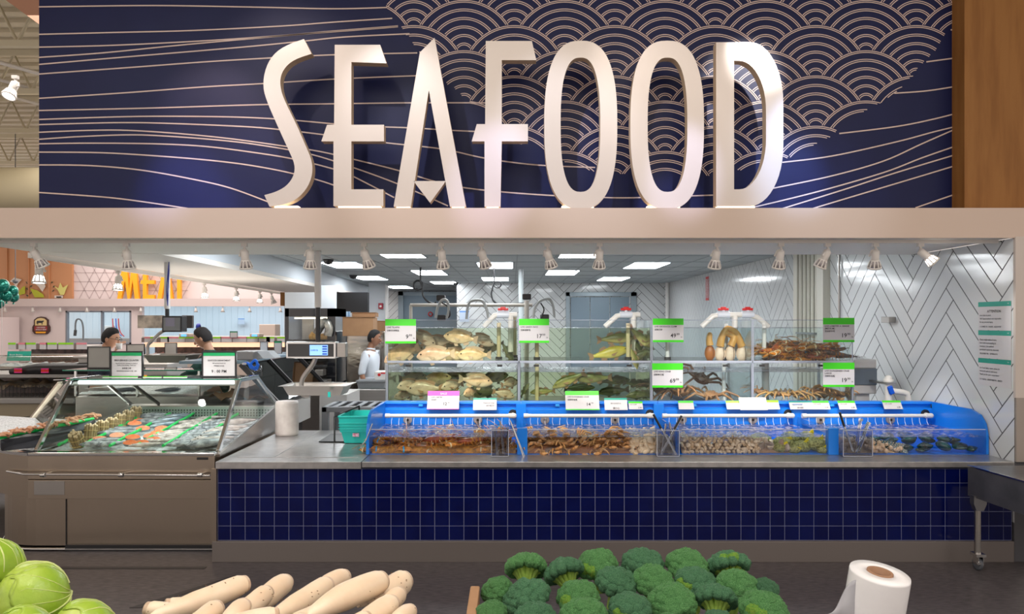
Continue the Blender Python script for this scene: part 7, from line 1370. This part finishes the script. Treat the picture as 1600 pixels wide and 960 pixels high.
# ================================================================ produce in front
mat('stand_wood', (.12, .09, .07), .6)
for i, (x0, x1, lab) in enumerate(((-2.1, -1.05, 'dark produce stand under the cabbages'), (-1.0, -.2, 'dark produce stand under the white radishes'), (-.15, .95, 'dark produce stand under the broccoli'), (1.0, 1.6, 'dark stand under the plastic bag roll'))):
    t = thing('produce_stand', lab, 'stand', ((x0+x1)/2, 2.2, 0)); zt = (.72, .70, .72, .80)[i]; obj('stand_body', MB().box(x0, x1, 1.6, 2.72 if i != 3 else 2.3, .08, zt-.02), 'stand_wood', t); obj('stand_top', MB().box(x0-.01, x1+.01, 1.59, 2.73 if i != 3 else 2.31, zt-.02, zt), 'black_plastic', t, bevel=.004)
# cabbages
def cabmat(n, c, c2, ribc):
    m = mat(n, c, .35, noise_=(5, c2, .9), coat=.15, bump=(30, .25)); return m
mat('cabbage_leaf', (.36, .50, .05), .36, noise_=(7, (.22, .40, .02), .9), bump=(26, .35), coat=.2); mat('cabbage_pale', (.46, .56, .10), .36, noise_=(7, (.32, .48, .05), .9), bump=(26, .35), coat=.2); mat('cabbage_rib', (.58, .66, .24), .4)
def cabbage(px, py, rp, Y, ax, spin, m, lab, sq=.86):
    c = P(px, py, Y); r = rp*Y/F; t = thing('cabbage', lab, 'cabbage', (c.x, c.y, c.z-r*sq), 'green cabbages at the lower left'); R = Vector(ax).normalized().to_track_quat('Z', 'Y').to_matrix()@RZ(spin)
    def surf(u, v, k=1.0): th, ph = PI*v, 2*PI*u; d = Vector((math.sin(th)*math.cos(ph), math.sin(th)*math.sin(ph), math.cos(th)*sq)); return c+R@(d*r*k*(1+.035*noise.noise((d.x*2.5+px, d.y*2.5, d.z*2.5))+.010*noise.noise((d.x*9, d.y*9, d.z*9+px))))
    obj('head', MB().grid(40, 26, surf), m, t)
    for l in range(3):   # wrapper leaves with a wavy edge, starting at the root end
        a0 = l*.34+.1; mb = MB(); mb.grid(22, 16, lambda u, v: surf(a0+(u-.5)*.46, 1-(.04+v*(.62+.05*math.sin(u*17+l))), 1.012+.010*l+.05*max(0, v-.85)*(1+.6*math.sin(u*30)))); o = obj('wrapper_leaf', mb, 'cabbage_leaf' if l != 1 else m, t); o.modifiers.new('thick', 'SOLIDIFY').thickness = .0015
        mb = MB()
        for q in (-.20, -.13, -.065, 0, .065, .13, .20): 
            pts = [surf(a0+q*(.12+.88*min(1, i/9)**.8), 1-(.05+i*.055), 1.016+.010*l) for i in range(11)]; mb.tube(pts, [.0030*r/.1*(1-.075*i)*(1.5 if q == 0 else .6) for i in range(11)], 5)
        obj('leaf_ribs', mb, 'cabbage_rib', o if False else t)
cabbage(-27, 892, 56, 2.15, (.3, -.3, -1), .6, 'cabbage_pale', 'pale green cabbage cut by the left edge of the picture, topmost')
cabbage(52, 938, 58, 2.05, (-.9, -.7, -.15), 1.2, 'cabbage_leaf', 'bright green cabbage with fanned veins, in the middle of the three')
cabbage(128, 990, 50, 1.98, (-.6, -.8, .1), 2.4, 'cabbage_pale', 'pale cabbage low beside the veined one, nearest the radishes', .9)
cabbage(30, 1004, 54, 1.85, (-.5, -.8, .3), .4, 'cabbage_leaf', 'cabbage whose top just shows at the bottom left edge')
# daikon
mat('daikon', (.88, .72, .54), .38, noise_=(9, (.80, .60, .42), .8), coat=.1, bump=(18, .15), sss=.1); mat('daikon_cut', (.74, .58, .44), .6, noise_=(40, (.48, .30, .18), .6)); mat('daikon_scar', (.30, .17, .08), .7)
def daikon(x0, y0, x1, y1, rp, Ya, Yb, lab, crown=True):
    """from the thin tail (x0, y0) to the cut crown (x1, y1)"""
    a, b = P(x0, y0, Ya), P(x1, y1, Yb); r = rp*Yb/F; d = b-a; t = thing('white_radish', lab, 'radish', tuple(a), 'white radishes piled at the front')
    N = 16; pts = []; rr = []
    for i in range(N+1): u = i/N; pts.append(a+d*u+Vector((0, 0, .008*math.sin(u*3+x0)))); rr.append(r*(.22+.78*min(1, u*2.2)**.6)*(1-.10*max(0, u-.8)/.2) if i < N else r*.80)
    pts[-1] = pts[-2]+d/N*.75; mb = MB().tube(pts, rr, 22, 0, cap=False); n = d.normalized(); mb.ell(pts[0], rr[0], 14, 8); obj('root', mb, 'daikon', t)
    R = n.to_track_quat('Z', 'Y').to_matrix(); mb = MB(); p = pts[-1]; mb.lathe([(rr[-1], 0), (rr[-1]*.93, .010), (rr[-1]*.8, .013), (rr[-1]*.74, .010), (0, .009)], p, 22, R, 0); obj('cut_crown', mb, 'daikon_cut', t)
    rnd = random.Random(int(x0*7+y1)); mb = MB()
    for i in range(9):
        u = rnd.uniform(.55, .95); a_ = rnd.uniform(0, 6.28); q = a+d*u; w_ = R@Vector((math.cos(a_), math.sin(a_), 0)); rad = r*(.22+.78*min(1, u*2.2)**.6)*(1-.10*max(0, u-.8)/.2); mb.ell(q+w_*rad*.995, (.0035, .0012, .0012), 6, 4, R)
    o = obj('skin_marks', mb, 'daikon_scar', t); o['kind'] = 'stuff'
DK = [(236, 962, 382, 913, 17, 2.10, 2.36, 'long radish with a pale cut end, high at the left of the pile'), (395, 952, 446, 914, 17, 2.25, 2.45, 'radish behind with an oval cut end facing right'), (368, 960, 416, 928, 16, 2.16, 2.32, 'short radish with a browned ring around its end, left of centre'),
 (418, 968, 511, 914, 17, 2.10, 2.36, 'radish rising to the middle of the pile with a scarred end'), (490, 930, 538, 903, 15, 2.40, 2.55, 'radish peeking out at the back middle of the pile'), (478, 968, 596, 907, 20, 2.06, 2.34, 'biggest radish, lying diagonally on top'),
 (575, 938, 632, 907, 20, 2.30, 2.46, 'thick radish at the upper right end of the pile'), (430, 990, 512, 952, 19, 1.98, 2.16, 'radish low in front of the biggest one'), (545, 985, 612, 948, 18, 2.0, 2.2, 'radish below the biggest one with a tapering end'),
 (280, 990, 338, 952, 17, 1.98, 2.14, 'radish low at the left with a ringed end, in front'), (345, 990, 380, 951, 16, 2.0, 2.14, 'radish low between the two left front ones'), (590, 968, 624, 932, 15, 2.18, 2.32, 'radish standing nearly upright at the right'),
 (610, 990, 640, 955, 15, 2.02, 2.16, 'small radish at the lower right end of the pile'), (310, 962, 232, 948, 14, 2.2, 2.2, 'slim radish lying flat at the far left of the pile'), (335, 950, 262, 943, 14, 2.32, 2.26, 'slim radish behind the flat one at the far left'), (500, 1000, 572, 968, 15, 1.92, 2.06, 'radish at the bottom edge under the biggest one'), (380, 1000, 400, 962, 12, 1.95, 2.1, 'short radish end at the bottom edge, left of centre')]
DK += [(300, 985, 430, 966, 15, 2.0, 2.1, 'radish filling the gap under the middle of the pile'), (450, 1010, 470, 972, 15, 1.9, 2.04, 'radish end low under the biggest radish, left side'), (560, 950, 582, 925, 14, 2.3, 2.36, 'radish tucked between the biggest one and the thick one')]
for d in DK: daikon(*d)
# broccoli
mat('broccoli', (.055, .22, .055), .6, noise_=(26, (.17, .42, .14), .9), bump=(34, 1.0)); mat('broccoli_dark', (.04, .16, .075), .6, noise_=(26, (.13, .33, .15), .9), bump=(34, 1.0)); mat('broccoli_stem', (.30, .46, .08), .45, noise_=(9, (.20, .36, .05), .6)); mat('broccoli_yellow', (.12, .36, .04), .6, noise_=(14, (.46, .54, .05), .45), bump=(34, 1))
def broccoli_mesh(seed):
    rnd = random.Random(seed); mb = MB(); 
    cl = [(Vector((0, 0, .60)), .40)]
    for ring_, n, el, rr in ((0, 7, 1.0, .30), (1, 12, .52, .27), (2, 13, .12, .24)):
        for i in range(n): a = 2*PI*(i+.5*ring_+rnd.uniform(-.2, .2))/n; q = Vector((math.cos(el)*math.cos(a), math.cos(el)*math.sin(a), .25+.62*math.sin(el)))*.70; cl.append((q, rr*rnd.uniform(.85, 1.12)))
    for k, (c, r) in enumerate(cl):
        def f(u, v, c=c, r=r, k=k):
            th, ph = PI*v, 2*PI*u; d = Vector((math.sin(th)*math.cos(ph), math.sin(th)*math.sin(ph), math.cos(th))); n1 = noise.noise(d*4+Vector((k*3.1, seed, 0))); n2 = noise.noise(d*9+Vector((k, seed*2, 1)))
            return c+d*r*(1+.22*abs(n1)-.04+.16*n2)
        mb.grid(22, 14, f, 2 if (k in (15, 16) and seed % 3 == 0) else 0)
        b = Vector((0, 0, -.55)); mb.tube([b+c*.15, c*.6+Vector((0, 0, -.1)), c], [.13, .11, .16], 8, 1)
    mb.tube([(0, 0, -1.15), (0, 0, -.5), (0, 0, .1)], [.24, .26, .34], 12, 1); return mb
BM = [broccoli_mesh(i).mesh('broccoli', ['broccoli' if i % 2 else 'broccoli_dark', 'broccoli_stem', 'broccoli_yellow']) for i in range(1, 7)]
BR = [(822, 880, 37, 'second row back, at the upper left shoulder'), (884, 887, 36, 'with a long pale stem facing out, left part'), (934, 874, 36, 'topmost left of centre with a stem and leaf'), (1004, 872, 36, 'rounded, topmost in the middle'), (1072, 875, 37, 'topmost right of centre with yellow florets'), (1140, 878, 38, 'topmost at the right with a branching stem'),
      (778, 914, 28, 'small, on the left flank'), (826, 924, 42, 'large dark, left middle'), (904, 924, 37, 'middle left with a grey green crown'), (962, 902, 36, 'centre, second row'), (1019, 900, 37, 'low rounded, just right of centre in the second row'), (1086, 903, 37, 'smooth dark, second row right'), (1152, 908, 39, 'second row far right'), (1196, 912, 22, 'small bright green, at the right edge'),
      (1192, 943, 42, 'right end of the front row'), (1118, 930, 38, 'front right with a stem showing'), (1050, 932, 42, 'front centre with yellow specks'), (984, 944, 38, 'front row just left of centre with yellow florets'), (912, 955, 43, 'largest, front left of centre'), (836, 958, 37, 'front left, round'), (768, 952, 30, 'bottom left corner of the pile'), (1125, 968, 32, 'bottom edge, right of centre'), (1044, 975, 34, 'bottom edge, centre'), (972, 985, 34, 'bottom edge, left of centre'), (1215, 975, 30, 'bottom right corner of the pile'), (880, 990, 32, 'bottom edge, far left of centre'), (800, 985, 30, 'bottom edge near the left corner'), (1170, 985, 30, 'bottom edge near the right corner')]
rb = random.Random(4)
for k, (px, py, rp, lab) in enumerate(BR):
    Y = 2.52-(py-872)*.0052; c = P(px, py+4, Y); s = rp*Y/F*1.0; o = bpy.data.objects.new('broccoli', BM[k % 6]); C.objects.link(o); o.location = c-Vector((0, 0, s*.35)); o.scale = (s, s, s*.92)
    tx = (px-980)/900; o.rotation_euler = ((-.62 if k in (1, 5, 0, 15) else .25)+rb.uniform(-.1, .1), tx+rb.uniform(-.15, .15), rb.uniform(0, 6.28)*0+rb.uniform(-.5, .5)); tag(o, 'green broccoli head, '+lab, 'broccoli', 'broccoli heads piled at the front')
solo('produce_crate', MB().box(P(729, 957, 2.1).x, P(745, 957, 2.1).x, 2.0, 2.3, .9, PZ(955, 2.1)), 'cardboard', 'corner of a tan carton beside the broccoli pile', 'carton', bevel=.004)
# plastic bag roll on its holder
Yr = 1.95; c = P(1375, 895, Yr); r = 44*Yr/F; Rt = RY(.10)@RX(.12); t = thing('plastic_bag_roll', 'white roll of clear plastic produce bags at the lower right, with a loose bag hanging', 'bag roll', (c.x, c.y, c.z-.30))
obj('bag_film', MB().lathe([(r*.98, -.30), (r, -.28), (r, -.006), (r*.985, 0), (r*.46, .001), (r*.43, -.004)], c, 48, Rt), 'film_white', t); obj('cardboard_core', MB().lathe([(r*.43, -.29), (r*.43, .003), (r*.34, .003), (r*.33, -.29)], c, 28, Rt), 'core_brown' if 'core_brown' in MATS or mat('core_brown', (.30, .16, .09), .7) else 0, t)
A, B, D_, E2 = c+Vector((-r*.96, -.02, -.012)), c+Vector((-r*.98, -.02, -.20)), P(1290, 962, Yr-.02), P(1272, 1010, Yr-.02)
o = obj('loose_bag', MB().grid(14, 14, lambda u, v: (A.lerp(B, v)).lerp(D_.lerp(E2, v), u)+Vector((0, .012*math.sin(9*v+5*u)*u, .01*math.sin(7*u)))), 'film_loose' if 'film_loose' in MATS or glassy('film_loose', (.85, .85, .87), 1.3, rough=.15, foam=(4, .1, (.62, .62, .66), .5)) else 0, t); o.modifiers.new('thick', 'SOLIDIFY').thickness = .001
obj('core_shade_rod', MB().tube([c+Rt@Vector((0, 0, -.45)), c+Rt@Vector((0, 0, -.014))], r*.31, 18), 'black_plastic', t); obj('holder_foot', MB().lathe([(0, .80), (.07, .80), (.07, .81), (0, .815)], (c.x+.03, c.y-.04, 0), 20), 'steel', t)  # black rod added inside the core, standing for the shade of its hole
# linear lamps of the store, over the aisle behind the viewer (their streaks show in the steel)
emit('tube_light', (1, .96, .92), 22)
for k, (x, y0, y1) in enumerate(((-5.6, -1.5, 3.2), (-3.9, -1.5, 3.2), (-1.4, -1.5, 2.6), (1.6, -1.5, 2.6), (4.2, -1.5, 2.6))):
    t = thing('linear_lamp', 'long linear lamp of the store hanging above the aisle', 'lamp', (x, y0, 5.2), 'linear lamps above the aisle'); obj('lamp_housing', MB().box(x-.07, x+.07, y0, y1, 5.23, 5.29), 'lamp_white', t); obj('diffuser', MB().box(x-.06, x+.06, y0+.02, y1-.02, 5.20, 5.23), 'tube_light', t); obj('suspension', MB().tube([(x, (y0+y1)/2, 5.29), (x, (y0+y1)/2, 7.29)], .006, 5), 'steel', t)
p = P(24, 133, 9.4); track_head(p.x, p.y, p.z+.12, (-.1, -.5, -1), True, 'lit white spotlight under the store roof, left of the navy mural', 'roof spotlights', 1.6)
